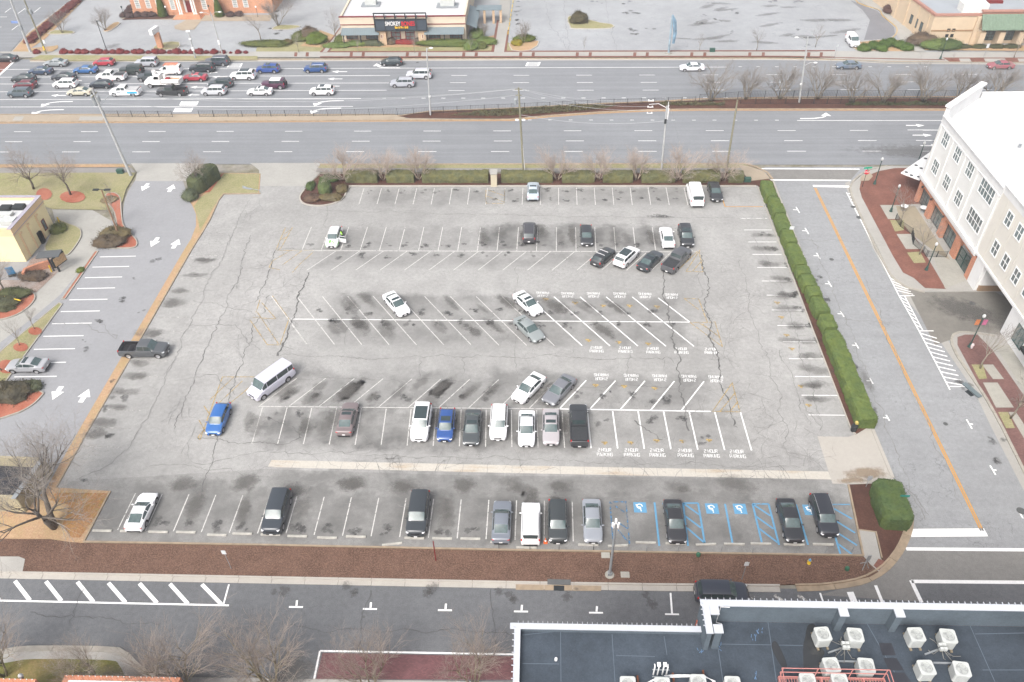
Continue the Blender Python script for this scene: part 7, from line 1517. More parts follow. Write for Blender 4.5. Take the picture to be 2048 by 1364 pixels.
for i in range(4): bush('arch_shrub', '%s low shrub from the left below the green tiled canopy' % ordinal(i), 1925 + i * 33, 96, (1.7, .8, .6), (.05, .055, .03), 'shrub', 'low shrubs under the tiled canopy', v=i % 3)
# ground cover on the median
def cover(label, pts, h, col, n_, seed, name='ground_cover'):
    rr = random.Random(seed); mb = MB(); ps = [Vector(p) for p in W(pts)]; xs_ = [p.x for p in ps]; ys_ = [p.y for p in ps]
    def inside(p):
        c = False
        for i in range(len(ps)):
            a, b = ps[i], ps[i - 1]
            if (a.y > p.y) != (b.y > p.y) and p.x < (b.x - a.x) * (p.y - a.y) / (b.y - a.y) + a.x: c = not c
        return c
    qs = []
    while len(qs) < n_:
        p = Vector((rr.uniform(min(xs_), max(xs_)), rr.uniform(min(ys_), max(ys_))))
        if inside(p): qs.append((Vector((p.x, p.y, .14 + h * rr.random() * (.6 + .8 * noise.noise(Vector((p.x * .8, p.y * .8, 0)))))), Vector((0, 0, 1))))
    leafquads(mb, qs, .13, rr); o = mb.build(name, m_leaf); o.color = (*col, 1); return tag(o, label, 'ground cover', kind='stuff')
cover('low grey green ground cover on the median beside the middle utility pole', [(900, 233), (960, 224), (1024, 220), (1150, 212), (1235, 213), (1200, 220), (1100, 228), (1000, 234)], .5, (.085, .085, .05), 5200, 3)
cover('low grey green ground cover on the median below the first bare median trees', [(1320, 209), (1330, 206), (1450, 208), (1448, 213), (1320, 213)], .5, (.085, .085, .05), 1600, 4)
cover('low dull green ground cover on the median below the right hand bare trees', [(1690, 209), (1700, 207), (2100, 207), (2100, 213), (1690, 213)], .5, (.06, .07, .04), 4200, 5)
for i, x in enumerate((315, 433 + 4)):
    p = P(327 if i == 0 else 440, 33); t = thing('cypress_tree', ('green conical evergreen left of the white columns of the bank', 'green conical evergreen right of the white columns of the bank')[i], 'tree', (p.x, p.y, 0), 0, 'conical evergreens at the bank'); rr = random.Random(i); mb = MB(); qs = []
    H_ = 5.4 if i == 0 else 4.6
    mb.lathe([(.9, .2), (1.0, .9), (.7, H_ * .55), (.05, H_ * .97)], n=10)
    for _ in range(1300): z = H_ * rr.random() ** 1.3; r_ = 1.1 * (1 - z / H_) ** .75 + .05; a = rr.uniform(0, 6.28); qs.append((Vector((math.cos(a) * r_, math.sin(a) * r_, z + .2)), Vector((math.cos(a), math.sin(a), .4))))
    leafquads(mb, qs, .1, rr); o = mb.build('crown', m_leaf, t); o.color = (.055, .08, .015, 1); mb = MB(); mb.tube((0, 0, 0), (0, 0, .6), .12); mb.build('trunk', m_barkd, t)

# ---- bare trees
def tree_mesh(seed, kind):
    """returns trunk mesh builder and crown mesh builder, height about 1 unit = 1 m"""
    rr = random.Random(seed); tr, cr_ = MB(), MB(); K = kind
    def br(p, d, L, r, lev):
        pts = [p]; rs = [r]; k = 3 if lev < 3 else 2; q = p; dd = d.copy()
        for i in range(k):
            dd = (dd + Vector((rr.gauss(0, K['wob']), rr.gauss(0, K['wob']), rr.gauss(0, K['wob'] * .6) + K['up'] * (.5 if lev else 1)))).normalized(); q = q + dd * (L / k); pts.append(q); rs.append(r * (1 - .5 * (i + 1) / k))
        mbx = tr if lev < K['tl'] else cr_
        mbx.path(pts, rs, 6 if lev == 0 else (5 if lev == 1 else 3), cap=lev < 2)
        if lev >= K['levels']: return
        nb_ = K['n'][lev]
        for i in range(nb_):
            t_ = rr.uniform(K['start'][min(lev, len(K['start']) - 1)], 1.0) if i else 1.0; j = min(int(t_ * k), k - 1); base = pts[j].lerp(pts[j + 1], t_ * k - j); ax = (pts[j + 1] - pts[j]).normalized()
            side = ax.cross(Vector((rr.gauss(0, 1), rr.gauss(0, 1), rr.gauss(0, 1)))); side = side.normalized() if side.length > .01 else Vector((1, 0, 0)); an = rr.uniform(*K['ang']) * (.5 if i == 0 else 1)
            br(base, (ax * math.cos(an) + side * math.sin(an)).normalized(), L * rr.uniform(*K['len']), max(r * (1 - .5 * t_) * K['rad'], K['rmin']), lev + 1)
    for i in range(K['trunks']):
        a = 2 * math.pi * i / K['trunks'] + rr.uniform(-.3, .3); sp = K['spread'] * rr.uniform(.7, 1.2) if K['trunks'] > 1 else 0
        br(Vector((math.cos(a) * .1 * (K['trunks'] > 1), math.sin(a) * .1 * (K['trunks'] > 1), 0)), Vector((math.cos(a) * sp + K.get('lean', 0), math.sin(a) * sp, 1)).normalized(), K['L'] * rr.uniform(.85, 1.1), K['r'], 0)
    return tr, cr_
KM = dict(trunks=6, spread=.5, L=2.4, r=.065, levels=4, n=(5, 5, 4, 4), start=(.45, .3, .3), ang=(.25, .6), len=(.55, .75), rad=.8, rmin=.0055, wob=.09, up=.06, tl=2)
KG = dict(trunks=5, spread=.42, L=3.0, r=.085, levels=4, n=(5, 4, 4, 4), start=(.45, .3, .3), ang=(.25, .65), len=(.55, .75), rad=.8, rmin=.0065, wob=.1, up=.08, tl=2)
KO = dict(trunks=1, spread=0, L=3.2, r=.22, levels=5, n=(6, 4, 4, 4, 3), start=(.6, .25, .2), ang=(.5, 1.0), len=(.62, .82), rad=.68, rmin=.008, wob=.13, up=.04, tl=3)
KS = dict(trunks=1, spread=0, L=2.2, r=.07, levels=4, n=(6, 4, 3, 3), start=(.55, .3, .3), ang=(.3, .65), len=(.55, .75), rad=.68, rmin=.007, wob=.08, up=.1, tl=2)
KT = dict(trunks=4, spread=.34, L=3.2, r=.06, levels=4, n=(6, 5, 5, 4), start=(.35, .2, .2), ang=(.3, .7), len=(.5, .72), rad=.7, rmin=.0035, wob=.1, up=.12, tl=2)
KB = dict(trunks=2, spread=.25, L=5.0, r=.32, levels=5, n=(7, 5, 4, 4, 3), start=(.4, .25, .2), ang=(.5, 1.1), len=(.55, .78), rad=.62, rmin=.008, wob=.16, up=.02, tl=3, lean=-.35)
TREES = {}
def treeproto(key, kind, seed, mt, mc):
    tr, cr_ = tree_mesh(seed, kind); a, b = tr.mesh('trunk', mt, 180), cr_.mesh('crown', mc); top = max(v[2] for v in cr_.v); TREES[key] = (a, b, top)
for i in range(3): treeproto('m%d' % i, KM, 100 + i, m_barkp, m_twigp); treeproto('g%d' % i, KG, 200 + i, m_bark, m_twigg)
for i in range(2): treeproto('s%d' % i, KS, 400 + i, m_bark, m_twigg); treeproto('o%d' % i, KO, 300 + i, m_barkd, m_twigr)
for i in range(3): treeproto('t%d' % i, KT, 500 + i, plain('mossy_bark%d' % i, S(150, 140, 112), .95, .2, 4), m_twigr)
treeproto('b', KB, 600, m_barkd, m_twigg)
def tree(key, x, y, h, label, group=None, wd=1.0, rz=None, name='bare_tree'):
    a, b, top = TREES[key]; p = P(x, y); t = thing(name, label, 'tree', (p.x, p.y, .08), x * 1.3 if rz is None else rz, group); s_ = h / top; t.scale = (s_ * wd, s_ * wd, s_); obj('trunk', a, t); obj('crown', b, t); return t
for i, (x, w_) in enumerate(((688, 1.15), (767, 1.05), (838, 1.05), (1115, 1.0), (1198, 1.0), (1273, .95), (1355, 1.1), (1446, 1.2))):
    tree('m%d' % (i % 3), x, 361, 5.6, ['pinkish twiggy tree rising from the planted island', 'pinkish twiggy tree second from the left in the top hedge', 'pinkish twiggy tree third from the left in the top hedge', 'pinkish twiggy tree first right of the middle utility pole', 'pinkish twiggy tree second right of the middle utility pole', 'pinkish twiggy tree just left of the white topped utility pole', 'pinkish twiggy tree just right of the white topped utility pole', 'pinkish twiggy tree beside the slanting wooden pole'][i], 'crape myrtles in the top hedge', w_ * 1.3, name='crape_myrtle')
for i, (x, y, w_) in enumerate(((1421, 204, 1.15), (1491, 200, .95), (1560, 199, 1.05), (1635, 199, 1.05), (1702, 205, 1.1), (1767, 205, 1.0), (1845, 205, 1.25), (1916, 200, 1.1), (1985, 200, 1.2))):
    tree('g%d' % (i % 3), x, y, 7.6, '%s bare vase shaped tree from the left on the highway median' % ordinal(i), 'bare trees on the median', w_ * 1.2, name='crape_myrtle')
for key, x, y, h, lb, w_ in (('o0', 68, 379, 8.0, 'bare spreading tree behind the cream restaurant roof', 1.05), ('o1', 142, 391, 9.0, 'bare spreading tree standing in the oval of orange mulch', 1.0), ('o0', 399, 383, 7.5, 'bare crooked tree leaning over the left driveway entrance', .9), ('s0', 236, 452, 4.6, 'bare bushy tree in the orange mulch island by the tan lamp', 1.5), ('s1', 225, 398, 3.0, 'small dry tree in the upper orange mulch ring', 1.3), ('o1', 12, 588, 7.0, 'dark trunked bare tree beside the yellow bar at the left edge', 1.0), ('s0', 70, 660, 4.0, 'small bare tree in the upper red ring of the parking strip', 1.2), ('s1', 40, 692, 4.4, 'small bare tree in the lower red ring of the parking strip', 1.2), ('s0', 14, 790, 7.0, 'tall bare tree over the red mulch bed at the left edge', 1.2), ('s1', 4, 742, 6.0, 'bare tree overhanging the silver sedan at the left', 1.3), ('b', 110, 1055, 12.2, 'large dark leaning bare tree in the grass at the lower left', .95)): tree(key, x, y, h, lb, None, w_)
for i, (key, x, y, h, w_) in enumerate((('t0', 12, 1352, 9.5, 1.1), ('t1', 195, 1372, 8.5, 1.15), ('t2', 372, 1378, 9.8, 1.25), ('t0', 548, 1375, 9.5, 1.2), ('t1', 745, 1378, 9.0, 1.3), ('t2', 950, 1376, 8.4, 1.2))):
    tree(key, x, y, h, '%s reddish twiggy street tree from the left along the bottom edge' % ordinal(i), 'street trees along the bottom edge', w_, name='street_tree')
for i, (x, y, h, w_, lb) in enumerate(((1798, 451, 7.0, 1.1, 'pale bare sidewalk tree in the upper grass pit by the patio'), (1838, 510, 7.0, 1.2, 'pale bare sidewalk tree in the grass pit near the green gate'), (1960, 738, 7.0, 1.2, 'pale bare sidewalk tree just below the banner lamp post'), (2020, 838, 7.5, 1.2, 'pale bare sidewalk tree at the lower right edge'))): tree('s%d' % (i % 2), x, y, h, lb, 'sidewalk trees by the office block', w_, name='street_tree')
for key, x, y, h, w_, lb in (('g0', 125, 66, 5.5, 1.2, 'bare tree on the small grass island beside the side road'), ('g1', 212, 61, 5.5, 1.3, 'bare tree on the planted corner left of the bank'), ('g2', 557, 52, 7, 1.2, 'bare tree on the kerbed island left of the grill restaurant'), ('s0', 522, 80, 6, 1.6, 'wide bare tree behind the long green hedge bush'), ('s1', 672, 84, 7.5, 1.2, 'pale birch like tree at the left corner of the grill restaurant'), ('s0', 598, 106, 4.4, .9, 'thin sidewalk tree left of the restaurant walk'), ('s1', 716, 106, 4.4, .9, 'thin sidewalk tree before the left awning'), ('s0', 830, 107, 4.4, .9, 'thin sidewalk tree before the restaurant door'), ('s1', 942, 104, 4, .8, 'thin sidewalk tree before the large round shrub'), ('g0', 968, 76, 4, 1.0, 'small bare tree beside the restaurant side walk'), ('g1', 1048, 86, 5, 1.1, 'bare tree at the left edge of the large empty lot'), ('s0', 1168, 105, 3.5, .6, 'thin young tree at the kerb of the empty lot, left one'), ('s1', 1398, 103, 4, .8, 'thin young tree right of the tall blue flag pole'), ('s0', 1513, 101, 5, 1.1, 'dark young tree near the right end of the empty lot kerb'), ('s1', 1630, 95, 5, 1.1, 'dark bare tree beside the tall white street light'), ('s0', 2027, 117, 6, 1.1, 'bare sidewalk tree before the tan building at the right edge'), ('s1', 1906, 119, 1.4, 1.2, 'tiny dry shrub tree in the sidewalk pit before the tan building')): tree(key, x, y, h, lb, None, w_)

# ------------------------------------------------------------------ poles and lamps
def pole(name, label, bx, by, tx, ty, r0, r1, mat, parts=None, catg='utility pole', hlen=None):
    """pole from ground position bx,by whose top shows at tx,ty"""
    b = P(bx, by); h = HT(bx, by, ty); top = P(tx, ty, h); t = thing(name, label, catg, (b.x, b.y, 0)); tp_ = Vector((top.x - b.x, 0, h))
    mb = MB(); mb.path([(0, 0, 0), tuple(tp_ * .5), tuple(tp_)], [r0, (r0 + r1) / 2, r1], 10); mb.build('pole', mat, t, 60); return t, tp_
TOPS = {}
t, tp_ = pole('utility_pole', 'tall metal utility pole with transformers at the left driveway', 262, 352, 184, 178, .24, .15, m_wpole)
mb = MB(); mb.box(tp_.x, 0, tp_.z - .9, .12, 1.9, .12); mb.build('cross_arm', m_wood, t)
for dx, dz in ((-.35, -1.3), (.35, -1.5), (-.3, -2.1)): mb = MB(); mb.lathe([(.22, 0), (.27, .08), (.27, .8), (.15, .95)], (tp_.x + dx, .3 * dx, tp_.z + dz - .5), 10); mb.build('transformer', m_galv, t)
mb = MB(); mb.path([(tp_.x * .8, 0, tp_.z * .82), (tp_.x * .8 + 1.4, .8, tp_.z * .9), (tp_.x * .8 + 2.6, 1.2, tp_.z * .92)], [.05] * 3); mb.ball((tp_.x * .8 + 2.9, 1.3, tp_.z * .92), (.4, .18, .1), 8); mb.build('street_light_arm', m_galv, t)
TOPS['A'] = Vector((t.location.x, t.location.y, 0)) + tp_
t, tp_ = pole('utility_pole', 'wooden utility pole with floodlights and white conduit at the middle of the top hedge', 1047, 342, 1037, 175, .19, .12, m_wood)
mb = MB(); mb.tube((.22, -.05, 0), (tp_.x + .22, -.05, tp_.z * .62), .06); mb.build('conduit', m_steelw, t); mb = MB(); mb.lathe([(.22, 0), (.26, .08), (.26, .8), (.12, .95)], (tp_.x - .45, 0, tp_.z - 2.6), 10); mb.build('transformer', m_galv, t)
for s_ in (-1, 1): mb = MB(); mb.ball((tp_.x * .65 + s_ * .5, -.3, tp_.z * .64), (.32, .22, .16), 8); mb.build('floodlight', m_steelw, t)
mb = MB(); mb.box(tp_.x, 0, tp_.z - .25, 1.1, .1, .1); mb.box(tp_.x, 0, tp_.z - 1.2, .9, .1, .1); mb.build('cross_arm', m_wood, t); TOPS['B'] = Vector((t.location.x, t.location.y, 0)) + tp_
t, tp_ = pole('utility_pole', 'white topped utility pole with a bundle of conduits right of centre', 1323, 341, 1334, 212, .18, .13, m_wpole)
for k in range(3): mb = MB(); mb.tube((tp_.x + .18 + k * .08, .1, tp_.z - 2.2), (tp_.x + .18 + k * .1, .1, tp_.z + .6 - k * .5), .05); mb.build('conduit', m_steelw, t)
mb = MB(); mb.path([(tp_.x, 0, tp_.z - .3), (tp_.x - 1.2, .6, tp_.z + .1), (tp_.x - 2.6, .8, tp_.z - .1)], [.04] * 3)
for k in range(3): mb.box(tp_.x - 2.4, .5, tp_.z - k * 1.0 + .6, .9, .12, .08); mb.ball((tp_.x - 2.1, .5, tp_.z - k * 1.0 + .72), .12, 6); mb.ball((tp_.x - 2.75, .5, tp_.z - k * 1.0 + .72), .12, 6)
mb.build('insulator_arm', m_steelw, t); mb = MB(); mb.box(tp_.x, -.15, tp_.z - 2.4, .3, .25, .7); mb.build('control_box', m_dark, t); TOPS['C'] = Vector((t.location.x, t.location.y, 0)) + tp_
t, tp_ = pole('wooden_pole', 'plain slanting wooden pole between the twiggy trees at the right of the hedge', 1452, 345, 1475, 200, .17, .12, m_wood); TOPS['D'] = Vector((t.location.x, t.location.y, 0)) + tp_
t, tp_ = pole('utility_pole', 'wooden utility pole with two transformers at the top left junction', 93, 108, 45, -8, .2, .13, m_wood)
for dx in (-.4, .4): mb = MB(); mb.lathe([(.26, 0), (.3, .08), (.3, .9), (.12, 1.05)], (tp_.x * .74 + dx, 0, tp_.z * .70), 10); mb.build('transformer', m_galv, t)
mb = MB(); mb.box(.05, -.22, 1.3, .3, .06, .8); mb.build('yellow_marker', m_byel, t); TOPS['E'] = Vector((t.location.x, t.location.y, 0)) + tp_
t, tp_ = pole('signal_pole', 'thick white signal pole with a blue street sign at the top left corner', 61, 104, 18, -8, .28, .18, m_wpole, catg='traffic pole'); mb = MB(); mb.box(tp_.x * .55, -.2, tp_.z * .45, .5, .4, 1.0); mb.build('control_box', m_galv, t); mb = MB(); mb.box(tp_.x * .72 - .9, -.1, tp_.z * .55, 1.6, .06, .5); mb.build('street_name_panel', plain('blue_sign', S(150, 180, 240), .5), t)
for bx, by, tx, ty, lb, nm in ((445, 109, 421, 24, 'tall white street light with two curved arms before the bank', 'street_light'), (391, 117, 376, 60, 'white traffic camera pole standing at the kerb before the bank', 'camera_pole'), (861, 231, 853, 96, 'tall thin white street light standing on the median left of centre', 'street_light'), (1598, 206, 1616, 73, 'tall white street light with two arms on the right median', 'street_light')):
    t, tp_ = pole(nm, lb, bx, by, tx, ty, .16, .09, m_wpole, catg='street light')
    if bx == 391:
        for k, z in enumerate((.97, .7, .35)): mb = MB(); mb.box(tp_.x * z, -.15, tp_.z * z, .8 if k == 0 else .45, .3, .3 if k < 2 else .7); mb.build('camera_box', m_steelw, t)
        continue
    for s_ in ((-1, 1) if bx != 861 else (1,)):
        zz = tp_.z if s_ > 0 or bx == 861 else tp_.z * .99; 
        if bx == 1598 and s_ > 0: zz = tp_.z * .62
        f_ = zz / tp_.z; x0 = tp_.x * f_; ext = 1.6 if bx != 861 else .5
        mb = MB(); mb.path([(x0, 0, zz - .6), (x0 + s_ * ext * .6, 0, zz), (x0 + s_ * ext, 0, zz)], [.045] * 3); mb.build('arm', m_wpole, t); mb = MB(); mb.ball((x0 + s_ * (ext + .3), 0, zz), (.38, .2, .12), 8); mb.build('lamp_head', m_steelw, t)
    mb = MB(); mb.box(tp_.x * .42, -.1, tp_.z * .3, .35, .2, .9 if bx == 445 else .3); mb.build('control_box', m_steelw, t)
# green globe lamps
def globe(bx, by, ty, label, banners=False):
    b = P(bx, by); h = HT(bx, by, ty); t = thing('globe_lamp', label, 'street lamp', (b.x, b.y, .1), 0, 'green globe lamp posts'); h -= .1
    mb = MB(); mb.lathe([(.24, 0), (.24, .12), (.16, .2), (.17, .5), (.1, .6), (.075, .8), (.055, h - .55), (.1, h - .5), (.1, h - .42)], n=10); mb.build('post', m_green, t, 50); mb = MB(); mb.lathe([(.08, h - .42), (.17, h - .3), (.19, h - .14), (.15, h), (.05, h + .07), (.02, h + .14)], n=12); mb.build('globe', plain('lamp_globe', (.5, .51, .51, 1), .3), t, 60)
    if banners:
        for s_, c in ((-1, (225, 140, 90)), (1, (216, 120, 160))): mb = MB(); mb.box(s_ * .42, 0, h - 1.1, .5, .03, .8); mb.build('banner', plain('banner_cloth', S(*c), .8, .35, 5), t)
    return t
globe(1748.5, 369, 316, 'green lamp post with a white globe behind the stop sign'); globe(1781, 424, 370, 'green lamp post with a white globe in the middle of the red brick corner'); globe(1852, 541, 486, 'green lamp post with a white globe near the office block gate'); globe(1938, 695, 630, 'green lamp post with orange and pink banners by the garage drive', True); globe(1832, 335, 284, 'green lamp post with a white globe half behind the perforated canopy'); globe(1880, 119, 76, 'green lamp post with a white globe before the tan building'); globe(85, 1400, 1350, 'lamp globe beside a banner at the bottom left edge', True)
for i, (x, y, ty) in enumerate(((250, 36, 12), (422, 32, 10), (516, 34, 12), (337, 36, 12))):
    b = P(x, y); h = HT(x, y, ty); t = thing('lamp_post', '%s small dark lamp post from the left before the brick bank' % ordinal((0, 2, 3, 1)[i]), 'street lamp', (b.x, b.y, 0), 0, 'small lamp posts before the bank'); mb = MB(); mb.lathe([(.12, 0), (.05, .3), (.05, h - .4)], n=8); mb.build('post', m_dark, t); mb = MB(); mb.lathe([(.14, h - .4), (.2, h - .1), (.05, h + .05)], n=8); mb.build('lantern', m_steelw if i > 1 else m_green, t)
# tan lamp of the restaurant lot
t, tp_ = pole('lot_lamp', 'tan lamp post with twin dark heads in the orange mulch island', 240, 476, 203, 380, .13, .09, plain('tan_post_paint', S(176, 140, 110), .7), catg='street lamp')
mb = MB(); mb.box(tp_.x, 0, tp_.z + .05, 1.8, .06, .06); mb.build('arm', m_dark, t)
for s_ in (-1, 1): mb = MB(); mb.box(tp_.x + s_ * .8, 0, tp_.z + .05, .8, .4, .12); mb.build('lamp_head', m_dark, t)
t, tp_ = pole('lot_lamp', 'dark slanting lamp post in the bank lot', 214, 102, 193, 42, .08, .06, m_dark, catg='street lamp'); mb = MB(); mb.box(tp_.x + .2, 0, tp_.z, .5, .25, .1); mb.build('lamp_head', m_dark, t)
t, tp_ = pole('lot_lamp', 'galvanised lamp post with boxy antenna head on the mulch bed', 1219, 1151, 1232, 1048, .13, .1, m_galv, catg='street lamp')
mb = MB(); mb.lathe([(.42, .05), (.42, .16)], n=16); mb.build('footing', m_panel, t); mb = MB(); mb.box(0, 0, .35, .36, .36, .4); mb.build('base_box', m_galv, t)
for dx, rz_ in ((-.22, .4), (.0, 0), (.22, -.4)): mb = MB(); mb.box(tp_.x + dx, -.05 if dx else .15, tp_.z - (.1 if dx else -.15), .17, .3, .5, rz=rz_); mb.build('antenna_box', m_steelw, t)
# flag of pale blue cloth on its pole
t, tp_ = pole('flag_pole', 'tall pale blue banner pole at the sidewalk of the empty lot', 1337, 108, 1345, 30, .24, .18, plain('mottled_blue_metal', S(182, 204, 218), .5, .35, .8), catg='flag pole')
mb = MB(); mb.lathe([(.7, .1), (.7, .3)], n=4); mb.build('footing', m_panel, t); mb = MB(); mb.path([(tp_.x, 0, tp_.z), (tp_.x + .55, 0, tp_.z - 1.2), (tp_.x + .9, 0, tp_.z - 3.6), (tp_.x + .8, 0, tp_.z - 5.6)], [.18, .42, .38, .25], 6); mb.build('flag', plain('furled_flag', S(150, 184, 208), .8, .4, 1.5), t)
# wires
def wire(a, b, sag, label, r=.022):
    pts = [a.lerp(b, i / 14) - Vector((0, 0, sag * 4 * (i / 14) * (1 - i / 14))) for i in range(15)]; mb = MB(); mb.path([p - pts[0] for p in pts], [r] * 15, 4); o = mb.build('power_line', plain('aluminium_wire', S(212, 214, 216), .6, .05, 1) if 'aluminium_wire' not in bpy.data.materials else bpy.data.materials['aluminium_wire']); o.location = pts[0]; tag(o, label, 'cable', 'overhead cables along the highway')
V = Vector
wire(TOPS['B'] + V((0, 0, -.1)), TOPS['C'] + V((-2.4, .5, .7)), .8, 'uppermost overhead cable right of the middle utility pole'); wire(TOPS['B'] + V((.4, 0, -.3)), TOPS['C'] + V((-2.4, .5, -.3)), .8, 'second overhead cable right of the middle utility pole'); wire(TOPS['B'] + V((.3, 0, -1.2)), TOPS['C'] + V((0, 0, -.6)), .9, 'third overhead cable right of the middle utility pole'); wire(TOPS['B'] + V((.1, 0, -4.3)), TOPS['C'] + V((0, 0, -2.4)), .9, 'lowest overhead cable right of the middle utility pole', .03)
wire(TOPS['A'] + V((.3, 0, -.2)), TOPS['B'] + V((-.4, 0, -.2)), 1.6, 'uppermost overhead cable left of the middle utility pole'); wire(TOPS['A'] + V((.3, 0, -.8)), TOPS['B'] + V((0, 0, -.2)), 1.6, 'middle overhead cable left of the middle utility pole'); wire(TOPS['A'] + V((.1, 0, -2.2)), TOPS['B'] + V((-.3, 0, -1.2)), 1.7, 'lower overhead cable left of the middle utility pole')
wire(TOPS['C'] + V((.3, 0, .3)), P(1362, 293, 1.0), .1, 'stay cable descending right of the white topped utility pole', .015)
# fences on the median
def fence(pts, h, label):
    railing('median_fence', W(pts), h, label, m_dark, 'fence', 'black fences on the median', 2.45, .28, .012, .035, .12)
fence([(212, 235), (346, 235.5)], 1.2, 'short black metal fence on the left median by the driveway pole'); fence([(400, 235), (600, 233.5), (795, 231), (860, 228), (1024, 221), (1200, 213), (1390, 207)], 1.2, 'long black metal fence on the median left of the bare trees'); fence([(1398, 205), (1500, 198), (1700, 197), (1914, 197)], 1.45, 'black metal fence behind the bare median trees'); fence([(1480, 209), (1600, 209), (1760, 209), (1900, 209)], 1.2, 'black metal fence in front of the bare median trees')

# ------------------------------------------------------------------ wheel stops, signs, small things
ws = MB(); ws.add([(x, y, z) for x in (-.95, .95) for y, z in ((-.11, 0), (-.08, .13), (.08, .13), (.11, 0))], [(0, 1, 5, 4), (1, 2, 6, 5), (2, 3, 7, 6), (3, 2, 1, 0), (4, 5, 6, 7), (0, 4, 7, 3)]); wsm = ws.mesh('wheel_stop', plain('wheel_stop_concrete', S(220, 217, 208), .9, .2, 2.5))
WS = [(205, 1062, 0), (260.5, 1063, 0), (317, 1064.5, 0), (372.5, 1065, 0), (434.5, 1070.5, 0), (485, 1068, 0), (541.5, 1070, 0), (595, 1073, 0), (654.5, 1076, 0), (712, 1074, 0), (784.5, 1088.8, .16), (829, 1076.8, 0), (884.5, 1077.5, 0), (941, 1078, 0), (1001, 1085, 0), (1053, 1096, 0), (1116.5, 1083.8, 0), (1176.5, 1090.5, 0), (1236, 1092, .08), (1291.5, 1085.8, 0), (1351.5, 1088, 0), (1411.5, 1089.5, .07), (1468.5, 1088.8, 0), (1521.5, 1088, 0), (1588, 1090, 0), (1646, 1089.5, 0)]
for i, (x, y, a) in enumerate(WS): o = obj('wheel_stop', wsm, None, P(x, y)); o.location.z = .025; o.rotation_euler = (0, 0, a - .01); tag(o, '%s concrete wheel stop from the left in the bottom row%s' % (ordinal(i), ', lying askew' if i == 10 else ''), 'wheel stop', 'wheel stops of the bottom row')
def sign(x, y, ty, label, w_=.4, h_=.55, col=(.55, .57, .58), rz=0, name='street_sign', back=m_galv):
    b = P(x, y); h = HT(x, y, ty); t = thing(name, label, 'sign', (b.x, b.y, .05), rz); mb = MB(); mb.tube((0, 0, 0), (0, 0, h), .03, n=6); mb.build('post', m_galv, t); mb = MB(); mb.box(0, -.05, h - h_ / 2, w_, .02, h_); mb.build('sign_plate', plain('sign_face', (*col, 1), .5, .1, 5), t); return t
sign(463, 1138, 1101, 'small white sign on a thin post at the left of the mulch bed'); sign(1483, 1160, 1124, 'small white parking sign on the mulch bed above the navy SUV'); sign(1548, 400, 384, 'small sign post beside the second right hand hedge block', .3, .3); sign(1578, 478, 453, 'silver sign standing in the right hand hedge', .6, .5); sign(1616, 572, 556, 'small sign post in the seventh hedge block', .25, .3); sign(1665, 688, 672, 'small pale sign in the top of the long hedge block', .3, .4); sign(1722, 818, 800, 'small pale sign near the lower end of the long hedge', .3, .6)
sign(1731, 975, 952, 'grey sign on a post at the top of the corner mulch bed', .45, .6, (.3, .31, .33)); sign(1668, 119, 90, 'thin sign post at the end of the empty lot', .3, .4); sign(1967, 115, 88, 'white sign before the arches of the tan building', .5, .8); sign(98, 108, 80, 'white sign beside the top left utility pole', .4, .8)
t = sign(1797, 1017, 990, 'green street name sign in the large corner bush', .9, .3, (.02, .2, .17)); mb = MB(); mb.box(0, 0, .2, .05, .8, .2); 
b = P(1724, 359 + 16); h = HT(1724, 375, 336); t = thing('stop_sign', 'red octagonal stop sign with green street names on the brick corner', 'sign', (b.x, b.y, .1)); mb = MB(); mb.tube((0, 0, 0), (0, 0, h), .035); mb.build('post', m_dark, t)
mb = MB(); z_ = h - .75; vs = [(.42 * math.cos(R(22.5 + 45 * k)), -.05, z_ + .42 * math.sin(R(22.5 + 45 * k))) for k in range(8)]; mb.add(vs + [(v[0], -.07, v[2]) for v in vs], [tuple(range(8)), tuple(range(8, 16))[::-1]] + [(k, (k + 1) % 8, 8 + (k + 1) % 8, 8 + k) for k in range(8)]); mb.build('sign_plate', plain('stop_red', (.55, .015, .03, 1), .5), t)
o = obj('lettering', textmesh('STOP', .34, .004, m_steelw, .006), t); o.location = (0, -.08, z_); o.rotation_euler = (R(90), 0, 0)
for rz_ in (.15, 1.4): mb = MB(); mb.box(0, 0, 0, 1.3, .03, .25); o = mb.build('street_name_plate', plain('street_green', (.01, .3, .18, 1), .5), t); o.location = (0, 0, h - .05 - rz_ * .15); o.rotation_euler = (0, 0, rz_)
# dark red post, thin bay posts, cone, hydrant and covers
b = P(872, 1122); h = HT(872, 1122, 1084); mb = MB(); mb.box(0, 0, h / 2, .09, .09, h); o = mb.build('square_post', m_reddk); o.location = (b.x, b.y, .1); tag(o, 'dark red square post standing alone in the mulch bed', 'post')
for i, (x, y) in enumerate(((998, 1098), (1060, 1101), (1118, 1101), (1187, 1101), (1292, 1104), (1355, 1104), (1441, 1106), (1504, 1107), (1592, 1107), (1650, 1107), (1703, 1105))):
    p = P(x, y); mb = MB(); mb.tube((0, 0, 0), (0, 0, .95), .03, n=6); o = mb.build('sign_post', m_galv if i > 3 else m_dark); o.location = (p.x, p.y, .03); tag(o, '%s thin post from the left along the kerb of the bottom row' % ordinal(i), 'post', 'thin posts along the mulch kerb')
p = P(1091, 1085); t = thing('traffic_cone', 'orange traffic cone beside the white boxy SUV', 'traffic cone', (p.x, p.y, .03)); mb = MB(); mb.lathe([(.15, .03), (.11, .25)], n=12); mb.lathe([(.075, .42), (.03, .68), (.02, .7)], n=12); mb.box(0, 0, .015, .38, .38, .03); mb.build('cone', plain('cone_orange', (.75, .13, .02, 1), .6), t); mb = MB(); mb.lathe([(.112, .25), (.073, .42)], n=12); mb.build('reflective_band', m_steelw, t)
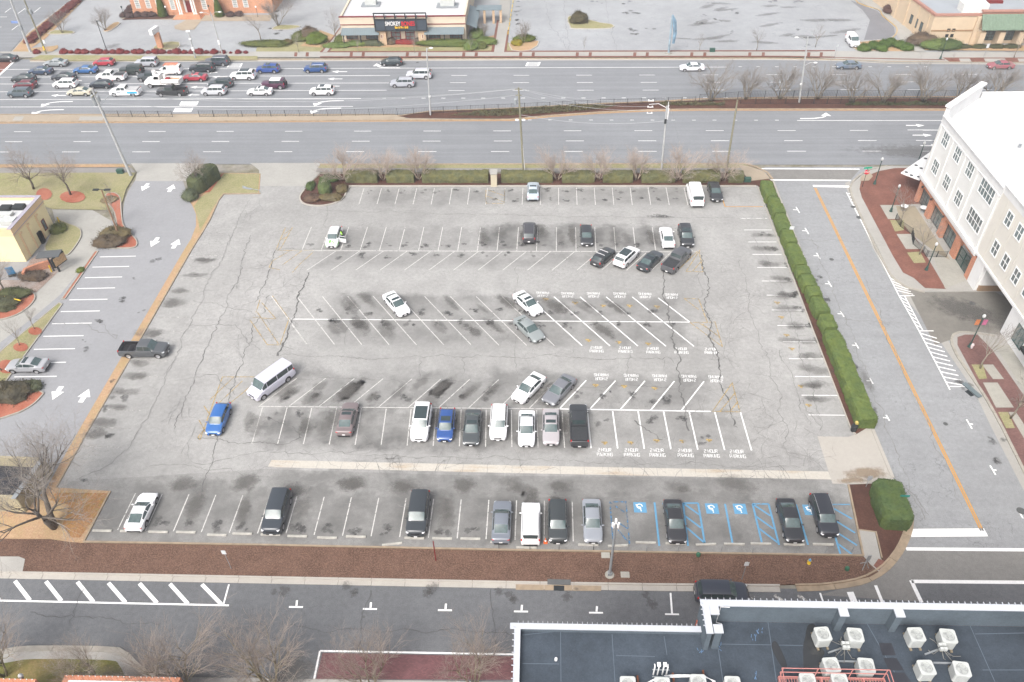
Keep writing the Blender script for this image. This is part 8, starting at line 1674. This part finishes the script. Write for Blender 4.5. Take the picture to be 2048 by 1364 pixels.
p = P(1617, 1128); t = thing('fire_hydrant', 'yellow fire hydrant with a blue cap on the mulch bed', 'fire hydrant', (p.x, p.y, .1)); mb = MB(); mb.lathe([(.17, 0), (.17, .05), (.12, .08), (.12, .45), (.16, .5)], n=10); mb.tube((-.2, 0, .38), (.2, 0, .38), .06, n=8); mb.tube((0, -.2, .34), (0, 0, .34), .08, n=8); mb.build('barrel', m_byel, t); mb = MB(); mb.lathe([(.15, .5), (.11, .62), (.03, .7), (.03, .75)], n=10); mb.build('bonnet', plain('hydrant_blue', S(120, 180, 225), .5), t)
for x, y, lb in ((1396, 1112, 'round green irrigation cover near the middle of the mulch bed'), (1693, 1140, 'dark green domed vent at the right end of the mulch bed')): p = P(x, y); mb = MB(); mb.lathe([(.2, 0), (.2, .25), (.14, .36), (.03, .4)], n=12); o = mb.build('green_marker', plain('marker_green', S(70, 130, 100), .6)); o.location = (p.x, p.y, .1); tag(o, lb, 'marker post')
for x, y, w_, lb in ((1250, 1151, .8, 'pale rectangular access slab beside the galvanised lamp post'), (1211, 1112, .8, 'ragged pale concrete pad above the galvanised lamp post')): p = P(x, y); mb = MB(); mb.box(0, 0, .02, w_, .6, .06); o = mb.build('access_slab', m_panel); o.location = (p.x, p.y, .11); tag(o, lb, 'slab')
p = P(1118, 1166); t = thing('storm_drain', 'dark storm drain hood in the kerb below the mulch bed', 'drain', (p.x, p.y, 0), -.02); mb = MB(); mb.box(0, 0, .17, 2.1, .5, .1); mb.build('hood', plain('drain_iron', S(120, 122, 122), .7), t); mb = MB(); mb.box(.0, -.55, .055, .95, .5, .02); mb.build('grate', m_dark, t)
p = P(1943, 790 - 8); t = thing('storm_drain', 'grey storm drain hood in the right kerb beside the lower brick strip', 'drain', (p.x, p.y, 0), R(113)); mb = MB(); mb.box(0, 0, .17, 2.4, .55, .1); mb.build('hood', plain('drain_steel', S(130, 145, 150), .6), t); mb = MB(); mb.box(-.2, .5, .03, .9, .5, .02); mb.build('grate', m_dark, t)
for x, y, lb in ((242, 347, 'dark green utility box on the left lawn beside the tall pole'), (1494, 364, 'dark green utility box at the right end of the top hedge'), (1424, 104, 'green utility box on the far sidewalk near the empty lot')): p = P(x, y); t = thing('utility_box', lb, 'utility box', (p.x, p.y, .1)); mb = MB(); mb.box(0, 0, .3, 1.0, .6, .6); mb.build('cabinet', plain('utility_green', S(70, 110, 96), .6), t); mb = MB(); mb.box(0, 0, .63, 1.06, .66, .06); mb.build('lid', bpy.data.materials['utility_green'], t)
p = P(988, 375); t = thing('entry_pedestal', 'cream stepped pedestal standing in the gap of the top hedge', 'monument', (p.x, p.y, 0)); mb = MB(); mb.box(0, .9, 1.1, .95, 1.4, 2.2); mb.build('pillar', plain('cream_render', S(240, 228, 200), .8, .05, 1), t); mb = MB(); mb.box(0, .9, 2.26, 1.1, 1.6, .12); mb.build('cap', m_conc, t)
p = P(1706, 862); t = thing('litter_bin', 'dark litter bin with a yellow flap at the foot of the long hedge', 'bin', (p.x, p.y, .05)); mb = MB(); mb.lathe([(.28, 0), (.34, .8), (.3, .85)], n=12); mb.build('bin', m_dark, t); mb = MB(); mb.box(.2, .25, .95, .25, .3, .3); mb.build('flap', plain('yellow_flap', (.5, .4, .12, 1), .6), t)
p = P(1942, 697); mb = MB(); mb.lathe([(.14, 0), (.14, .45), (.18, .5), (.12, .66), (.03, .72)], n=10); mb.tube((-.2, 0, .4), (.2, 0, .4), .06); o = mb.build('fire_hydrant', [plain('hydrant_white_red', (.6, .5, .5, 1), .5, .3, 6)]); o.location = (p.x, p.y, .1); tag(o, 'small white and red hydrant at the foot of the banner lamp post', 'fire hydrant')
p = P(1727, 1135); t = thing('sandwich_board', 'grey folding frame standing at the right tip of the mulch bed', 'sign frame', (p.x, p.y, .1), .2); mb = MB()
for a, b in (((-.3, -.3, 0), (0, .05, .9)), ((.35, -.2, 0), (0, .05, .9)), ((-.45, .1, .55), (.5, .1, .6))): mb.tube(a, b, .035)
mb.build('frame', m_galv, t); mb = MB(); mb.box(.25, .15, 1.1, .35, .04, .8); mb.build('panel', m_galv, t)
for i, (x, y) in enumerate(((1766, 12), (1771, 15), (1776, 18))): p = P(x, y); mb = MB(); mb.lathe([(.13, 0), (.13, 1.3), (.05, 1.4)], n=8); o = mb.build('bollard', m_byel); o.location = (p.x, p.y, .1); tag(o, '%s yellow bollard from the left beside the tan building' % ordinal(i), 'bollard', 'yellow bollards by the tan building')
p = P(1772, 6); mb = MB(); mb.box(0, 0, 1.1, 2.0, 1.4, 2.2); o = mb.build('storage_cabinet', plain('pale_blue_cabinet', S(200, 214, 228), .5)); o.location = (p.x, p.y, .1); tag(o, 'pale blue storage cabinet behind the yellow bollards', 'cabinet')
p = P(508, 347 + 30); t = thing('fallen_sign', 'grey metal debris lying on the lawn left of the island', 'debris', (P(495, 378).x, P(495, 378).y, .08)); mb = MB(); mb.box(0, 0, .05, 1.6, .4, .06, rz=-.3); mb.build('panel', m_galv, t); mb = MB(); mb.tube((.8, -.2, .05), (2.4, -.7, .05), .05); mb.tube((-.9, .6, .1), (0, .1, .08), .08); mb.build('arm', m_galv, t)
for x0 in (1013,):
    mb = MB()
    for k in range(8): p = P(1026 - k * 1.4, 4 + k * 9); mb.box(p.x, p.y, .14, .14, 1.8, .12)
    tag(mb.build('painted_kerb_blocks', m_byel), kind='structure')
# ------------------------------------------------------------------ the security officer
def skin(name, verts, edges, radii, mat, parent, sub=2):
    me = bpy.data.meshes.new(name); me.from_pydata(verts, edges, []); o = bpy.data.objects.new(name, me); COL.objects.link(o); md = o.modifiers.new('skin', 'SKIN'); md.use_smooth_shade = True
    for v_, r_ in zip(me.skin_vertices[0].data, radii): v_.radius = (r_, r_)
    me.skin_vertices[0].data[0].use_root = True; s_ = o.modifiers.new('sub', 'SUBSURF'); s_.levels = sub; s_.render_levels = sub
    me.materials.append(mat); dg = bpy.context.evaluated_depsgraph_get(); m2 = bpy.data.meshes.new_from_object(o.evaluated_get(dg)); m2.name = name; bpy.data.objects.remove(o); return obj(name, m2, parent)
pp = P(686, 481); off_ = thing('person', 'officer in a bright lime vest and dark trousers standing at the open car door', 'person', (pp.x, pp.y, .03), math.pi * .8)
m_nav = plain('navy_cloth', (.015, .018, .03, 1), .9, .1, 6); m_skin = plain('skin', (.12, .06, .04, 1), .6, .05, 9); m_lime = plain('lime_vest', (.30, .62, .02, 1), .7, .06, 6)
bv = [(0, 0, .95), (0, 0, 1.15), (0, .01, 1.38), (0, .01, 1.5), (0, .02, 1.58), (0, .03, 1.68), (-.1, 0, .88), (-.11, -.02, .5), (-.12, .03, .1), (-.12, -.1, .05), (.1, 0, .88), (.12, .04, .5), (.13, .08, .1), (.14, -.05, .05), (-.19, 0, 1.42), (-.26, -.06, 1.15), (-.22, -.28, 1.0), (-.21, -.36, .98), (.19, 0, 1.42), (.28, -.05, 1.16), (.26, -.28, 1.08), (.26, -.37, 1.08)]
be = [(0, 1), (1, 2), (2, 3), (3, 4), (4, 5), (0, 6), (6, 7), (7, 8), (8, 9), (0, 10), (10, 11), (11, 12), (12, 13), (2, 14), (14, 15), (15, 16), (16, 17), (2, 18), (18, 19), (19, 20), (20, 21)]
brd = [.13, .13, .15, .065, .055, .095, .095, .065, .045, .04, .095, .065, .045, .04, .065, .05, .038, .03, .065, .05, .038, .03]
skin('body', bv, be, brd, m_nav, off_)
mb = MB(); mb.ball((0, .01, 1.66), (.085, .1, .125), 12); mb.ball((0, -.095, 1.65), (.014, .02, .022), 6); mb.ball((-.09, .01, 1.65), (.015, .02, .03), 6); mb.ball((.09, .01, 1.65), (.015, .02, .03), 6)
for hx, hy, hz in ((-.21, -.4, .98), (.26, -.41, 1.08)):
    mb.ball((hx, hy, hz), (.035, .05, .02), 8)
    for k in range(4): mb.path([(hx - .028 + k * .018, hy - .03, hz), (hx - .03 + k * .02, hy - .085 + abs(k - 1.5) * .008, hz - .01), (hx - .03 + k * .02, hy - .1 + abs(k - 1.5) * .008, hz - .035)], [.009, .008, .006], 5)
    mb.path([(hx + (.03 if hx < 0 else -.03), hy, hz), (hx + (.05 if hx < 0 else -.05), hy - .04, hz - .01)], [.01, .007], 5)
mb.build('head_and_hands', m_skin, off_, 80)
mb = MB(); mb.ball((-.03, -.088, 1.675), .011, 6); mb.ball((.03, -.088, 1.675), .011, 6); mb.box(0, -.088, 1.605, .045, .012, .01); mb.build('eyes_and_mouth', m_dark, off_)
mb = MB(); mb.ball((0, .025, 1.70), (.092, .105, .1), 12); mb.build('hair', m_dark, off_, 80)
mb = MB(); mb.lathe([(.165, 1.02), (.18, 1.2), (.19, 1.36), (.14, 1.47), (.09, 1.49)], n=12); mb.v = [(x_, y_ * .85, z_) for x_, y_, z_ in mb.v]; mb.build('vest', m_lime, off_, 60)
mb = MB(); mb.lathe([(.188, 1.19), (.189, 1.23)], n=12); mb.v = [(x_, y_ * .86, z_) for x_, y_, z_ in mb.v]; mb.build('reflective_band', m_steelw, off_)

# the thin winter haze over the whole place
mb = MB(); mb.box(0, 120, 34, 640, 460, 70.1); hz = mb.build('haze', []) if False else obj('haze', mb.mesh('haze', []))
hm = bpy.data.materials.new('haze'); hm.use_nodes = True; t_ = hm.node_tree; t_.nodes.clear(); ou = t_.nodes.new('ShaderNodeOutputMaterial'); pv = t_.nodes.new('ShaderNodeVolumePrincipled')
pv.inputs['Color'].default_value = (.92, .95, 1, 1); pv.inputs['Density'].default_value = .0005; pv.inputs['Anisotropy'].default_value = .1; t_.links.new(pv.outputs[0], ou.inputs['Volume']); hz.data.materials.append(hm); tag(hz, kind='stuff')
